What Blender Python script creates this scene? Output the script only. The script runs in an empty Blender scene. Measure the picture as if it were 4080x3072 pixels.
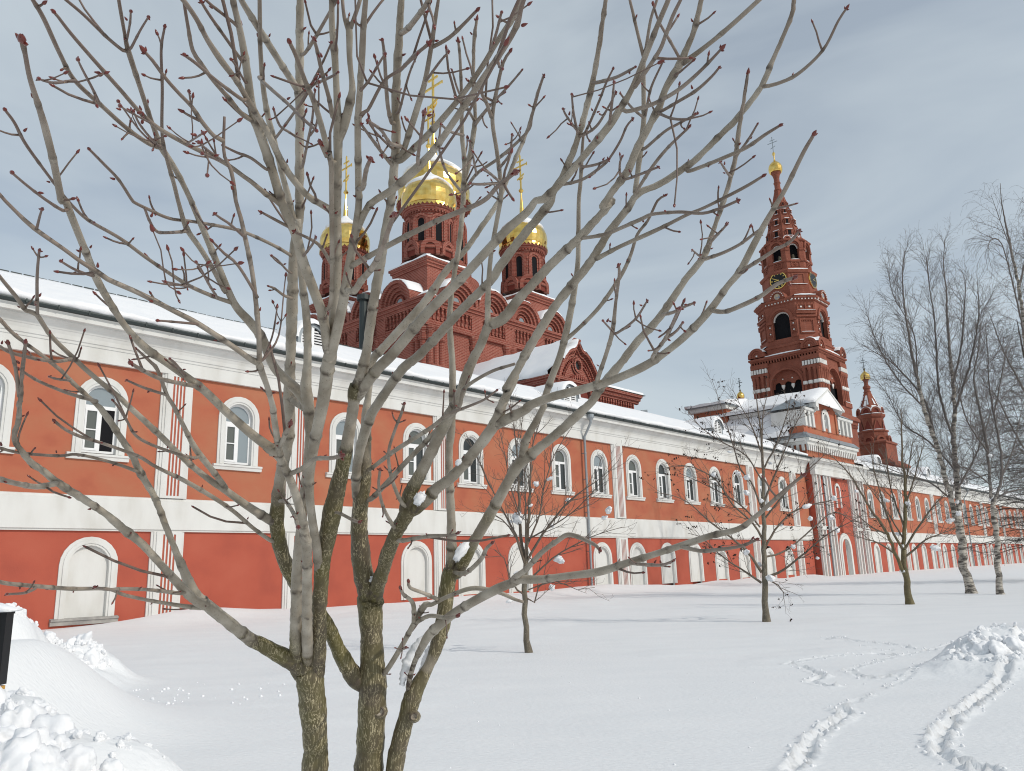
import bpy, bmesh, math, random
import numpy as np
from mathutils import Matrix, Vector, noise as mnoise

C = bpy.context.scene.collection
rnd = random.Random(11)
nrg = np.random.default_rng(11)

# ------------------------------------------------------------------ camera, sky, sun, exposure
cam_data = bpy.data.cameras.new('camera')
cam = bpy.data.objects.new('camera', cam_data)
C.objects.link(cam)
cam_data.sensor_width = 36.0
cam_data.lens = 27.84
cam_data.clip_start = 0.05
cam_data.clip_end = 3000
cam.matrix_world = Matrix(((0.99950645, 0.03141432, 0.0, 0.0),
                           (0.00711866, -0.22649367, -0.97398662, 0.0),
                           (-0.03059713, 0.97350591, -0.22660551, 1.6),
                           (0, 0, 0, 1)))
bpy.context.scene.camera = cam

SUN_EL, SUN_X, SUN_Y = math.radians(35), 0.85, -0.527
world = bpy.data.worlds.new('World')
bpy.context.scene.world = world
world.use_nodes = True
wn = world.node_tree.nodes; wl = world.node_tree.links
wn.clear()
w_out = wn.new('ShaderNodeOutputWorld')
w_bg = wn.new('ShaderNodeBackground')
w_sky = wn.new('ShaderNodeTexSky')
w_sky.sky_type = 'NISHITA'
w_sky.sun_disc = False
w_sky.sun_elevation = SUN_EL
w_sky.sun_rotation = math.atan2(SUN_X, SUN_Y)
w_sky.air_density = 1.0
w_sky.dust_density = 2.0
w_sky.ozone_density = 1.5
w_co = wn.new('ShaderNodeTexCoord')
w_map = wn.new('ShaderNodeMapping')
w_map.inputs['Scale'].default_value = (1.0, 1.0, 3.2)
w_map.inputs['Rotation'].default_value = (0.25, 0.35, 0.6)
w_n = wn.new('ShaderNodeTexNoise')
w_n.inputs['Scale'].default_value = 1.7
w_n.inputs['Detail'].default_value = 5
w_n.inputs['Roughness'].default_value = 0.5
w_n.inputs['Distortion'].default_value = 0.6
w_r = wn.new('ShaderNodeValToRGB')
w_r.color_ramp.elements[0].position = 0.36; w_r.color_ramp.elements[0].color = (0.46, 0.46, 0.46, 1)
w_r.color_ramp.elements[1].position = 0.68; w_r.color_ramp.elements[1].color = (0.86, 0.86, 0.86, 1)
w_mix = wn.new('ShaderNodeMix'); w_mix.data_type = 'RGBA'
# thin milky cloud veil over the clear sky
SKY_STR = 0.12
w_mix.inputs['B'].default_value = (6.0, 6.7, 7.1, 1)
w_bg.inputs['Strength'].default_value = SKY_STR
wl.new(w_co.outputs['Generated'], w_map.inputs['Vector'])
wl.new(w_map.outputs['Vector'], w_n.inputs['Vector'])
wl.new(w_n.outputs['Fac'], w_r.inputs['Fac'])
wl.new(w_r.outputs['Color'], w_mix.inputs['Factor'])
wl.new(w_sky.outputs['Color'], w_mix.inputs['A'])
wl.new(w_mix.outputs['Result'], w_bg.inputs['Color'])
wl.new(w_bg.outputs['Background'], w_out.inputs['Surface'])

sun_d = bpy.data.lights.new('sun', 'SUN')
sun_d.energy = 2.1
sun_d.angle = math.radians(0.6)
sun_d.color = (1.0, 0.95, 0.87)
sun = bpy.data.objects.new('sun', sun_d)
C.objects.link(sun)
sdir = Vector((SUN_X * math.cos(SUN_EL), SUN_Y * math.cos(SUN_EL), math.sin(SUN_EL)))
sun.rotation_euler = sdir.to_track_quat('Z', 'Y').to_euler()

vs = bpy.context.scene.view_settings
vs.view_transform = 'Standard'
vs.look = 'None'
vs.exposure = -0.17
vs.gamma = 1.0
vs.use_curve_mapping = False
bpy.context.scene.cycles.filter_width = 1.1

# ------------------------------------------------------------------ materials
MATS = {}
def mat(name, rgb, rough=0.7, metal=0.0, var=None, scale=3.0, bump=0.0, bscale=30.0, spec=0.3, detail=4, stretch=(1, 1, 1)):
    m = bpy.data.materials.new(name); m.use_nodes = True
    nt = m.node_tree; b = nt.nodes['Principled BSDF']
    b.inputs['Roughness'].default_value = rough
    b.inputs['Metallic'].default_value = metal
    b.inputs['Specular IOR Level'].default_value = spec
    b.inputs['Base Color'].default_value = (*rgb, 1)
    tc = nt.nodes.new('ShaderNodeTexCoord')
    mp = nt.nodes.new('ShaderNodeMapping'); mp.inputs['Scale'].default_value = stretch
    nt.links.new(tc.outputs['Object'], mp.inputs['Vector'])
    if var:
        n = nt.nodes.new('ShaderNodeTexNoise'); n.inputs['Scale'].default_value = scale; n.inputs['Detail'].default_value = detail
        r = nt.nodes.new('ShaderNodeValToRGB')
        cols = var if isinstance(var[0], (tuple, list)) else [rgb, var]
        els = r.color_ramp.elements
        while len(els) < len(cols): els.new(0.5)
        for i, c in enumerate(cols):
            els[i].position = 0.32 + 0.36 * i / max(1, len(cols) - 1); els[i].color = (*c, 1)
        nt.links.new(mp.outputs['Vector'], n.inputs['Vector'])
        nt.links.new(n.outputs['Fac'], r.inputs['Fac'])
        nt.links.new(r.outputs['Color'], b.inputs['Base Color'])
    if bump:
        n2 = nt.nodes.new('ShaderNodeTexNoise'); n2.inputs['Scale'].default_value = bscale; n2.inputs['Detail'].default_value = 5
        bp = nt.nodes.new('ShaderNodeBump'); bp.inputs['Strength'].default_value = bump; bp.inputs['Distance'].default_value = 0.02
        nt.links.new(mp.outputs['Vector'], n2.inputs['Vector'])
        nt.links.new(n2.outputs['Fac'], bp.inputs['Height'])
        nt.links.new(bp.outputs['Normal'], b.inputs['Normal'])
    MATS[name] = m
    return m

mat('snow', (0.86, 0.865, 0.88), 0.65, var=[(0.83, 0.84, 0.86), (0.88, 0.88, 0.885)], scale=1.3, bump=0.25, bscale=45)
mat('snow_field', (0.79, 0.80, 0.81), 0.6, var=[(0.77, 0.78, 0.79), (0.81, 0.815, 0.82)], scale=0.6, bump=0.55, bscale=14, stretch=(1.0, 2.2, 1.0))
mat('upper_plaster', (0.42, 0.13, 0.07), 0.85, var=[(0.375, 0.108, 0.062), (0.415, 0.13, 0.072), (0.41, 0.145, 0.08), (0.42, 0.165, 0.092)], scale=0.55, bump=0.12, bscale=18, stretch=(1, 1, 1.4))
mat('lower_plaster', (0.42, 0.10, 0.06), 0.85, var=[(0.36, 0.082, 0.053), (0.41, 0.094, 0.058), (0.43, 0.106, 0.066)], scale=0.6, bump=0.12, bscale=18)
mat('groove_red', (0.42, 0.115, 0.07), 0.85)
mat('white_plaster', (0.67, 0.67, 0.64), 0.8, var=[(0.59, 0.58, 0.545), (0.66, 0.655, 0.63), (0.69, 0.69, 0.665)], scale=1.2, bump=0.08, bscale=25, stretch=(1, 1, 0.35))
mat('white_frame', (0.80, 0.80, 0.80), 0.4)
mat('old_stone', (0.36, 0.34, 0.32), 0.9, var=[(0.25, 0.24, 0.23), (0.42, 0.40, 0.37)], scale=3)
mat('glass_dark', (0.03, 0.035, 0.035), 0.06, spec=0.6)
mat('glass_mid', (0.10, 0.11, 0.10), 0.1, spec=0.6)
mat('glass_light', (0.24, 0.28, 0.30), 0.12, spec=0.6)
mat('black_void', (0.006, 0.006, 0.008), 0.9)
mat('dark_metal', (0.045, 0.055, 0.055), 0.5, metal=0.3)
mat('grey_metal', (0.30, 0.33, 0.35), 0.45, metal=0.5, var=[(0.27, 0.30, 0.32), (0.34, 0.37, 0.39)], scale=2)
mat('pipe_metal', (0.33, 0.36, 0.38), 0.45, metal=0.4)
mat('white_brick', (0.74, 0.72, 0.68), 0.85)
mat('icon_paint', (0.42, 0.33, 0.22), 0.6, var=[(0.15, 0.2, 0.3), (0.6, 0.45, 0.25)], scale=3)
mat('board_black', (0.008, 0.008, 0.009), 0.35)
mat('yellow_wood', (0.55, 0.30, 0.06), 0.6, var=[(0.48, 0.25, 0.05), (0.6, 0.34, 0.08)], scale=9)
mat('bud', (0.14, 0.022, 0.016), 0.22, spec=0.6, var=[(0.10, 0.016, 0.014), (0.20, 0.035, 0.02)], scale=60)
mat('seed', (0.035, 0.02, 0.014), 0.8)
mat('twig_dark', (0.075, 0.062, 0.054), 0.85)
mat('twig_brown', (0.15, 0.115, 0.085), 0.85)
mat('bronze', (0.16, 0.14, 0.10), 0.4, metal=0.8)
mat('bird_black', (0.02, 0.02, 0.025), 0.5)

def brick_mat(name, c1, c2, cm):
    m = bpy.data.materials.new(name); m.use_nodes = True
    nt = m.node_tree; b = nt.nodes['Principled BSDF']; b.inputs['Roughness'].default_value = 0.85
    b.inputs['Specular IOR Level'].default_value = 0.2
    tc = nt.nodes.new('ShaderNodeTexCoord'); sx = nt.nodes.new('ShaderNodeSeparateXYZ')
    nt.links.new(tc.outputs['Object'], sx.inputs[0])
    m1 = nt.nodes.new('ShaderNodeMath'); m1.operation = 'MULTIPLY'; m1.inputs[1].default_value = 1.3
    ad = nt.nodes.new('ShaderNodeMath'); ad.operation = 'ADD'
    nt.links.new(sx.outputs['Y'], m1.inputs[0]); nt.links.new(sx.outputs['X'], ad.inputs[0]); nt.links.new(m1.outputs[0], ad.inputs[1])
    cb = nt.nodes.new('ShaderNodeCombineXYZ')
    nt.links.new(ad.outputs[0], cb.inputs['X']); nt.links.new(sx.outputs['Z'], cb.inputs['Y'])
    br = nt.nodes.new('ShaderNodeTexBrick')
    br.inputs['Scale'].default_value = 1.0
    br.inputs['Brick Width'].default_value = 0.50; br.inputs['Row Height'].default_value = 0.17
    br.inputs['Mortar Size'].default_value = 0.028
    br.inputs['Color1'].default_value = (*c1, 1); br.inputs['Color2'].default_value = (*c2, 1); br.inputs['Mortar'].default_value = (*cm, 1)
    nt.links.new(cb.outputs[0], br.inputs['Vector'])
    n = nt.nodes.new('ShaderNodeTexNoise'); n.inputs['Scale'].default_value = 0.5; n.inputs['Detail'].default_value = 5
    nt.links.new(tc.outputs['Object'], n.inputs['Vector'])
    mx = nt.nodes.new('ShaderNodeMix'); mx.data_type = 'RGBA'; mx.blend_type = 'MULTIPLY'
    rr = nt.nodes.new('ShaderNodeValToRGB')
    rr.color_ramp.elements[0].position = 0.3; rr.color_ramp.elements[0].color = (0.78, 0.74, 0.72, 1)
    rr.color_ramp.elements[1].position = 0.7; rr.color_ramp.elements[1].color = (1.05, 1.05, 1.05, 1)
    nt.links.new(n.outputs['Fac'], rr.inputs['Fac'])
    mx.inputs['Factor'].default_value = 1.0
    nt.links.new(br.outputs['Color'], mx.inputs['A']); nt.links.new(rr.outputs['Color'], mx.inputs['B'])
    nt.links.new(mx.outputs['Result'], b.inputs['Base Color'])
    bp = nt.nodes.new('ShaderNodeBump'); bp.inputs['Strength'].default_value = 0.4; bp.inputs['Distance'].default_value = 0.02
    bp.invert = True
    nt.links.new(br.outputs['Fac'], bp.inputs['Height']); nt.links.new(bp.outputs['Normal'], b.inputs['Normal'])
    MATS[name] = m
brick_mat('brick', (0.30, 0.082, 0.057), (0.22, 0.057, 0.040), (0.38, 0.18, 0.14))
brick_mat('tower_brick', (0.29, 0.092, 0.058), (0.24, 0.075, 0.046), (0.30, 0.12, 0.085))
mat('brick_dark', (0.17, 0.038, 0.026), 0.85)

def gold_mat():
    m = mat('gold', (0.88, 0.60, 0.17), 0.16, metal=1.0)
    nt = m.node_tree; b = nt.nodes['Principled BSDF']
    n = nt.nodes.new('ShaderNodeTexNoise'); n.inputs['Scale'].default_value = 1.6; n.inputs['Detail'].default_value = 3
    r = nt.nodes.new('ShaderNodeValToRGB')
    r.color_ramp.elements[0].position = 0.3; r.color_ramp.elements[0].color = (0.72, 0.45, 0.10, 1)
    r.color_ramp.elements[1].position = 0.7; r.color_ramp.elements[1].color = (0.90, 0.66, 0.22, 1)
    tc = nt.nodes.new('ShaderNodeTexCoord')
    nt.links.new(tc.outputs['Object'], n.inputs['Vector']); nt.links.new(n.outputs['Fac'], r.inputs['Fac'])
    nt.links.new(r.outputs['Color'], b.inputs['Base Color'])
gold_mat()

def bark_mat(name, old1, old2, crack, young, twig, fs=110.0):
    """one bark for a whole tree: 'age' is how old the wood is (0 twig, .5 smooth young, 1 fissured), 'scar' marks the leaf scars"""
    m = bpy.data.materials.new(name); m.use_nodes = True
    nt = m.node_tree; b = nt.nodes['Principled BSDF']; b.inputs['Roughness'].default_value = 0.55
    b.inputs['Specular IOR Level'].default_value = 0.45
    N, L = nt.nodes.new, nt.links.new
    tc = N('ShaderNodeTexCoord'); mp = N('ShaderNodeMapping'); mp.inputs['Scale'].default_value = (fs, fs, fs * 0.15)
    L(tc.outputs['Object'], mp.inputs['Vector'])
    dn = N('ShaderNodeTexNoise'); dn.inputs['Scale'].default_value = 0.9; dn.inputs['Detail'].default_value = 4
    L(mp.outputs['Vector'], dn.inputs['Vector'])
    mxv = N('ShaderNodeMix'); mxv.data_type = 'VECTOR'; mxv.inputs['Factor'].default_value = 0.5
    va = N('ShaderNodeVectorMath'); va.operation = 'SCALE'; va.inputs['Scale'].default_value = 0.35
    L(dn.outputs['Color'], va.inputs[0])
    vb = N('ShaderNodeVectorMath'); vb.operation = 'ADD'
    L(mp.outputs['Vector'], vb.inputs[0]); L(va.outputs[0], vb.inputs[1])
    fn = N('ShaderNodeTexNoise'); fn.inputs['Scale'].default_value = 1.0; fn.inputs['Detail'].default_value = 3; fn.inputs['Roughness'].default_value = 0.55
    L(vb.outputs[0], fn.inputs['Vector'])
    fa = N('ShaderNodeMath'); fa.operation = 'SUBTRACT'; fa.inputs[1].default_value = 0.5; L(fn.outputs['Fac'], fa.inputs[0])
    vo = N('ShaderNodeMath'); vo.operation = 'ABSOLUTE'; L(fa.outputs[0], vo.inputs[0])
    r1 = N('ShaderNodeValToRGB')
    r1.color_ramp.elements[0].position = 0.008; r1.color_ramp.elements[0].color = (1, 1, 1, 1)
    r1.color_ramp.elements[1].position = 0.030; r1.color_ramp.elements[1].color = (0, 0, 0, 1)
    L(vo.outputs[0], r1.inputs['Fac'])
    n1 = N('ShaderNodeTexNoise'); n1.inputs['Scale'].default_value = 7.0; n1.inputs['Detail'].default_value = 5
    L(tc.outputs['Object'], n1.inputs['Vector'])
    ro = N('ShaderNodeValToRGB')
    ro.color_ramp.elements[0].position = 0.35; ro.color_ramp.elements[0].color = (*old1, 1)
    ro.color_ramp.elements[1].position = 0.65; ro.color_ramp.elements[1].color = (*old2, 1)
    L(n1.outputs['Fac'], ro.inputs['Fac'])
    # cracks only in patches
    n3 = N('ShaderNodeTexNoise'); n3.inputs['Scale'].default_value = 22.0; n3.inputs['Detail'].default_value = 3
    L(tc.outputs['Object'], n3.inputs['Vector'])
    r3 = N('ShaderNodeValToRGB'); r3.color_ramp.elements[0].position = 0.30; r3.color_ramp.elements[1].position = 0.60
    L(n3.outputs['Fac'], r3.inputs['Fac'])
    cm = N('ShaderNodeMath'); cm.operation = 'MULTIPLY'
    L(r1.outputs['Color'], cm.inputs[0]); L(r3.outputs['Color'], cm.inputs[1])
    mo = N('ShaderNodeMix'); mo.data_type = 'RGBA'; L(cm.outputs[0], mo.inputs['Factor']); L(ro.outputs['Color'], mo.inputs['A'])
    mo.inputs['B'].default_value = (*crack, 1)
    # young bark with lenticels
    vl = N('ShaderNodeTexVoronoi'); vl.inputs['Scale'].default_value = 150.0
    L(tc.outputs['Object'], vl.inputs['Vector'])
    rl = N('ShaderNodeValToRGB')
    rl.color_ramp.elements[0].position = 0.10; rl.color_ramp.elements[0].color = tuple(c * 0.55 for c in young) + (1,)
    rl.color_ramp.elements[1].position = 0.22; rl.color_ramp.elements[1].color = (*young, 1)
    L(vl.outputs['Distance'], rl.inputs['Fac'])
    n4 = N('ShaderNodeTexNoise'); n4.inputs['Scale'].default_value = 16.0; n4.inputs['Detail'].default_value = 6
    L(tc.outputs['Object'], n4.inputs['Vector'])
    r4 = N('ShaderNodeValToRGB')
    r4.color_ramp.elements[0].position = 0.3; r4.color_ramp.elements[0].color = (0.60, 0.56, 0.50, 1)
    r4.color_ramp.elements[1].position = 0.7; r4.color_ramp.elements[1].color = (1.2, 1.2, 1.19, 1)
    L(n4.outputs['Fac'], r4.inputs['Fac'])
    my = N('ShaderNodeMix'); my.data_type = 'RGBA'; my.blend_type = 'MULTIPLY'; my.inputs['Factor'].default_value = 1
    L(rl.outputs['Color'], my.inputs['A']); L(r4.outputs['Color'], my.inputs['B'])
    at = N('ShaderNodeAttribute'); at.attribute_name = 'age'
    s1 = N('ShaderNodeMapRange'); s1.inputs['From Min'].default_value = 0.0; s1.inputs['From Max'].default_value = 0.5
    s2 = N('ShaderNodeMapRange'); s2.inputs['From Min'].default_value = 0.6; s2.inputs['From Max'].default_value = 0.9
    L(at.outputs['Fac'], s1.inputs['Value'])
    an = N('ShaderNodeMath'); an.operation = 'MULTIPLY_ADD'; an.inputs[1].default_value = 0.5; 
    L(n1.outputs['Fac'], an.inputs[0]); 
    sub = N('ShaderNodeMath'); sub.operation = 'SUBTRACT'; sub.inputs[1].default_value = 0.25
    L(at.outputs['Fac'], sub.inputs[0]); L(sub.outputs[0], an.inputs[2])
    L(an.outputs[0], s2.inputs['Value'])
    m1 = N('ShaderNodeMix'); m1.data_type = 'RGBA'; m1.inputs['A'].default_value = (*twig, 1)
    L(s1.outputs['Result'], m1.inputs['Factor']); L(my.outputs['Result'], m1.inputs['B'])
    m2 = N('ShaderNodeMix'); m2.data_type = 'RGBA'
    L(s2.outputs['Result'], m2.inputs['Factor']); L(m1.outputs['Result'], m2.inputs['A']); L(mo.outputs['Result'], m2.inputs['B'])
    a2 = N('ShaderNodeAttribute'); a2.attribute_name = 'scar'
    m3 = N('ShaderNodeMix'); m3.data_type = 'RGBA'; m3.inputs['B'].default_value = (0.075, 0.055, 0.04, 1)
    sn = N('ShaderNodeMath'); sn.operation = 'MULTIPLY'; sn.use_clamp = True
    n5 = N('ShaderNodeTexNoise'); n5.inputs['Scale'].default_value = 60.0
    L(tc.outputs['Object'], n5.inputs['Vector'])
    r5 = N('ShaderNodeValToRGB'); r5.color_ramp.elements[0].position = 0.38; r5.color_ramp.elements[1].position = 0.6
    L(n5.outputs['Fac'], r5.inputs['Fac'])
    L(a2.outputs['Fac'], sn.inputs[0]); L(r5.outputs['Color'], sn.inputs[1])
    L(sn.outputs[0], m3.inputs['Factor']); L(m2.outputs['Result'], m3.inputs['A'])
    L(m3.outputs['Result'], b.inputs['Base Color'])
    hb = N('ShaderNodeMath'); hb.operation = 'MULTIPLY'
    L(vo.outputs[0], hb.inputs[0]); L(s2.outputs['Result'], hb.inputs[1])
    hb2 = N('ShaderNodeMath'); hb2.operation = 'MULTIPLY_ADD'; hb2.inputs[1].default_value = 0.35
    L(n4.outputs['Fac'], hb2.inputs[0]); L(hb.outputs[0], hb2.inputs[2])
    bp = N('ShaderNodeBump'); bp.inputs['Strength'].default_value = 0.7; bp.inputs['Distance'].default_value = 0.006
    L(hb2.outputs[0], bp.inputs['Height']); L(bp.outputs['Normal'], b.inputs['Normal'])
    MATS[name] = m
bark_mat('bark_near', (0.10, 0.078, 0.048), (0.125, 0.108, 0.036), (0.50, 0.43, 0.27), (0.385, 0.345, 0.285), (0.14, 0.085, 0.07))
bark_mat('bark_grey', (0.10, 0.085, 0.06), (0.15, 0.125, 0.085), (0.30, 0.26, 0.2), (0.16, 0.125, 0.09), (0.12, 0.09, 0.07), fs=30)
bark_mat('bark_olive', (0.085, 0.07, 0.028), (0.14, 0.11, 0.045), (0.22, 0.18, 0.09), (0.15, 0.115, 0.075), (0.13, 0.1, 0.075), fs=25)

def birch_mat():
    m = bpy.data.materials.new('bark_birch'); m.use_nodes = True
    nt = m.node_tree; b = nt.nodes['Principled BSDF']; b.inputs['Roughness'].default_value = 0.7
    N, L = nt.nodes.new, nt.links.new
    tc = N('ShaderNodeTexCoord'); mp = N('ShaderNodeMapping'); mp.inputs['Scale'].default_value = (2.5, 2.5, 9)
    L(tc.outputs['Object'], mp.inputs['Vector'])
    n = N('ShaderNodeTexNoise'); n.inputs['Scale'].default_value = 1.0; n.inputs['Detail'].default_value = 6; n.inputs['Roughness'].default_value = 0.7
    L(mp.outputs['Vector'], n.inputs['Vector'])
    r = N('ShaderNodeValToRGB')
    r.color_ramp.elements[0].position = 0.44; r.color_ramp.elements[0].color = (0.07, 0.06, 0.05, 1)
    r.color_ramp.elements[1].position = 0.56; r.color_ramp.elements[1].color = (0.46, 0.42, 0.36, 1)
    L(n.outputs['Fac'], r.inputs['Fac'])
    at = N('ShaderNodeAttribute'); at.attribute_name = 'age'
    s = N('ShaderNodeMapRange'); s.inputs['From Min'].default_value = 0.3; s.inputs['From Max'].default_value = 0.6
    L(at.outputs['Fac'], s.inputs['Value'])
    mx = N('ShaderNodeMix'); mx.data_type = 'RGBA'; mx.inputs['A'].default_value = (0.135, 0.115, 0.105, 1)
    L(s.outputs['Result'], mx.inputs['Factor']); L(r.outputs['Color'], mx.inputs['B'])
    L(mx.outputs['Result'], b.inputs['Base Color'])
    MATS['bark_birch'] = m
birch_mat()

# ------------------------------------------------------------------ mesh and object helpers
class MB:
    """collects faces; build() links them as one mesh object"""
    def __init__(s):
        s.v = []; s.f = []; s.m = []; s.mats = []; s.attr = {}; s.smooth = False
    def mi(s, name):
        if name not in s.mats: s.mats.append(name)
        return s.mats.index(name)
    def add(s, vs, fs, m):
        o = len(s.v); k = s.mi(m)
        s.v.extend(vs)
        for f in fs: s.f.append(tuple(i + o for i in f)); s.m.append(k)
    def box(s, a, b, m):
        x0, y0, z0 = a; x1, y1, z1 = b
        s.add([(x0, y0, z0), (x1, y0, z0), (x1, y1, z0), (x0, y1, z0), (x0, y0, z1), (x1, y0, z1), (x1, y1, z1), (x0, y1, z1)],
              [(3, 2, 1, 0), (4, 5, 6, 7), (0, 1, 5, 4), (1, 2, 6, 5), (2, 3, 7, 6), (3, 0, 4, 7)], m)
    def fbox(s, fr, s0, s1, d0, d1, z0, z1, m):
        P = fr.p
        s.add([P(s0, d0, z0), P(s1, d0, z0), P(s1, d1, z0), P(s0, d1, z0), P(s0, d0, z1), P(s1, d0, z1), P(s1, d1, z1), P(s0, d1, z1)],
              [(3, 2, 1, 0), (4, 5, 6, 7), (0, 1, 5, 4), (1, 2, 6, 5), (2, 3, 7, 6), (3, 0, 4, 7)], m)
    def loft(s, rings, m, close=True, cap0=False, cap1=False):
        n = len(rings[0]); vs = [p for r in rings for p in r]; fs = []
        for i in range(len(rings) - 1):
            for j in range(n if close else n - 1):
                k = (j + 1) % n
                fs.append((i * n + j, i * n + k, (i + 1) * n + k, (i + 1) * n + j))
        if cap0: fs.append(tuple(range(n - 1, -1, -1)))
        if cap1: fs.append(tuple((len(rings) - 1) * n + j for j in range(n)))
        s.add(vs, fs, m)
    def lathe(s, cx, cy, prof, n, m, z0=0.0, rot=0.0, jit=0.0):
        rings = []
        for r, z in prof:
            rings.append([(cx + r * math.cos(rot + 2 * math.pi * j / n), cy + r * math.sin(rot + 2 * math.pi * j / n), z0 + z) for j in range(n)])
        if jit:
            rings = [[(x + rnd.uniform(-jit, jit), y + rnd.uniform(-jit, jit), z + rnd.uniform(-jit, jit)) for x, y, z in r] for r in rings]
        s.loft(rings, m, cap0=True, cap1=True)
    def profile(s, fr, s0, s1, prof, m, ends=True):
        a = [fr.p(s0, d, z) for d, z in prof]; b = [fr.p(s1, d, z) for d, z in prof]
        n = len(prof)
        fs = [(i, n + i, n + i + 1, i + 1) for i in range(n - 1)]
        if ends: fs += [tuple(range(n)), tuple(range(2 * n - 1, n - 1, -1))]
        s.add(a + b, fs, m)
    def build(s, name, parent=None, origin=None, smooth=None):
        me = bpy.data.meshes.new(name)
        v = s.v
        if origin is not None:
            ox, oy, oz = origin
            v = [(x - ox, y - oy, z - oz) for x, y, z in v]
        me.from_pydata(v, [], s.f)
        for m in s.mats: me.materials.append(MATS[m])
        me.polygons.foreach_set('material_index', s.m)
        if smooth if smooth is not None else s.smooth:
            me.polygons.foreach_set('use_smooth', [True] * len(s.f))
        for k, vals in s.attr.items():
            a = me.attributes.new(k, 'FLOAT', 'POINT'); a.data.foreach_set('value', np.asarray(vals, dtype=np.float32))
        me.update()
        return link(name, me, parent)

def link(name, data, parent=None):
    o = bpy.data.objects.new(name, data)
    C.objects.link(o)
    if parent is not None: o.parent = parent
    return o
def tag(o, label=None, cat=None, group=None, kind=None):
    if label: o['label'] = label
    if cat: o['category'] = cat
    if group: o['group'] = group
    if kind: o['kind'] = kind
    return o
def thing(name, label, cat, loc=(0, 0, 0), rz=0.0, group=None):
    o = link(name, None); o.location = loc; o.rotation_euler = (0, 0, rz); o.empty_display_size = 0.3
    return tag(o, label, cat, group)
def copy_tree(o, parent):
    c = o.copy(); C.objects.link(c); c.parent = parent
    for ch in list(o.children): copy_tree(ch, c)
    return c

class Fr:
    """a wall frame: s runs along the wall, d outwards"""
    def __init__(s, o, t, n): s.o, s.t, s.n = o, t, n
    def p(s, a, d, z):
        return (s.o[0] + s.t[0] * a + s.n[0] * d, s.o[1] + s.t[1] * a + s.n[1] * d, z)
def face_fr(cx, cy, phi, ap):
    n = (math.cos(phi), math.sin(phi))
    return Fr((cx + n[0] * ap, cy + n[1] * ap), (-n[1], n[0]), n)

def arc_pts(c, w, zb, zs, n=12, rise=1.0):
    r = w / 2
    pts = [(c - r, zb)]
    for i in range(n + 1):
        a = math.pi - math.pi * i / n
        pts.append((c + r * math.cos(a), zs + r * rise * math.sin(a)))
    pts.append((c + r, zb))
    return pts
def arch_wall(mb, fr, s0, s1, z0, z1, ops, m, d=0.0, reveal=0.3, mr=None, n=12):
    """a flat wall with round-headed openings cut through it; ops = (centre, width, bottom, spring)"""
    ops = sorted(ops); x = s0
    def q(a, b, za, zb_):
        if b - a > 1e-4 and zb_ - za > 1e-4:
            mb.add([fr.p(a, d, za), fr.p(b, d, za), fr.p(b, d, zb_), fr.p(a, d, zb_)], [(0, 1, 2, 3)], m)
    for c, w, zb, zs in ops:
        l, r = c - w / 2, c + w / 2
        q(x, l, z0, z1); q(l, r, z0, zb)
        P = arc_pts(c, w, zb, zs, n)
        for i in range(1, len(P) - 2):
            a, b = P[i], P[i + 1]
            mb.add([fr.p(a[0], d, a[1]), fr.p(b[0], d, b[1]), fr.p(b[0], d, z1), fr.p(a[0], d, z1)], [(0, 1, 2, 3)], m)
        if reveal:
            for i in range(len(P) - 1):
                a, b = P[i], P[i + 1]
                mb.add([fr.p(a[0], d, a[1]), fr.p(b[0], d, b[1]), fr.p(b[0], d - reveal, b[1]), fr.p(a[0], d - reveal, a[1])], [(0, 1, 2, 3)], mr or m)
            mb.add([fr.p(l, d, zb), fr.p(r, d, zb), fr.p(r, d - reveal, zb), fr.p(l, d - reveal, zb)], [(0, 1, 2, 3)], mr or m)
        x = r
    q(x, s1, z0, z1)
def arch_ring(mb, fr, c, wi, wo, zb, zs, d0, d1, m, n=12, rise=1.0):
    """a raised band following a round arch"""
    A = arc_pts(c, wi, zb, zs, n, rise); B = arc_pts(c, wo, zb, zs, n, rise)
    k = len(A)
    vs = [fr.p(a, d1, z) for a, z in A] + [fr.p(a, d1, z) for a, z in B] + [fr.p(a, d0, z) for a, z in A] + [fr.p(a, d0, z) for a, z in B]
    fs = []
    for i in range(k - 1):
        fs += [(i, i + 1, k + i + 1, k + i), (k + i, k + i + 1, 3 * k + i + 1, 3 * k + i), (2 * k + i, i, i + 1, 2 * k + i + 1)]
    fs += [(0, k, 3 * k, 2 * k), (k - 1, 2 * k - 1, 4 * k - 1, 3 * k - 1)]
    mb.add(vs, fs, m)
def arch_panel(mb, fr, c, w, zb, zs, d, m, n=12, rise=1.0):
    P = arc_pts(c, w, zb, zs, n, rise)
    mb.add([fr.p(a, d, z) for a, z in P], [tuple(range(len(P)))], m)

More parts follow.
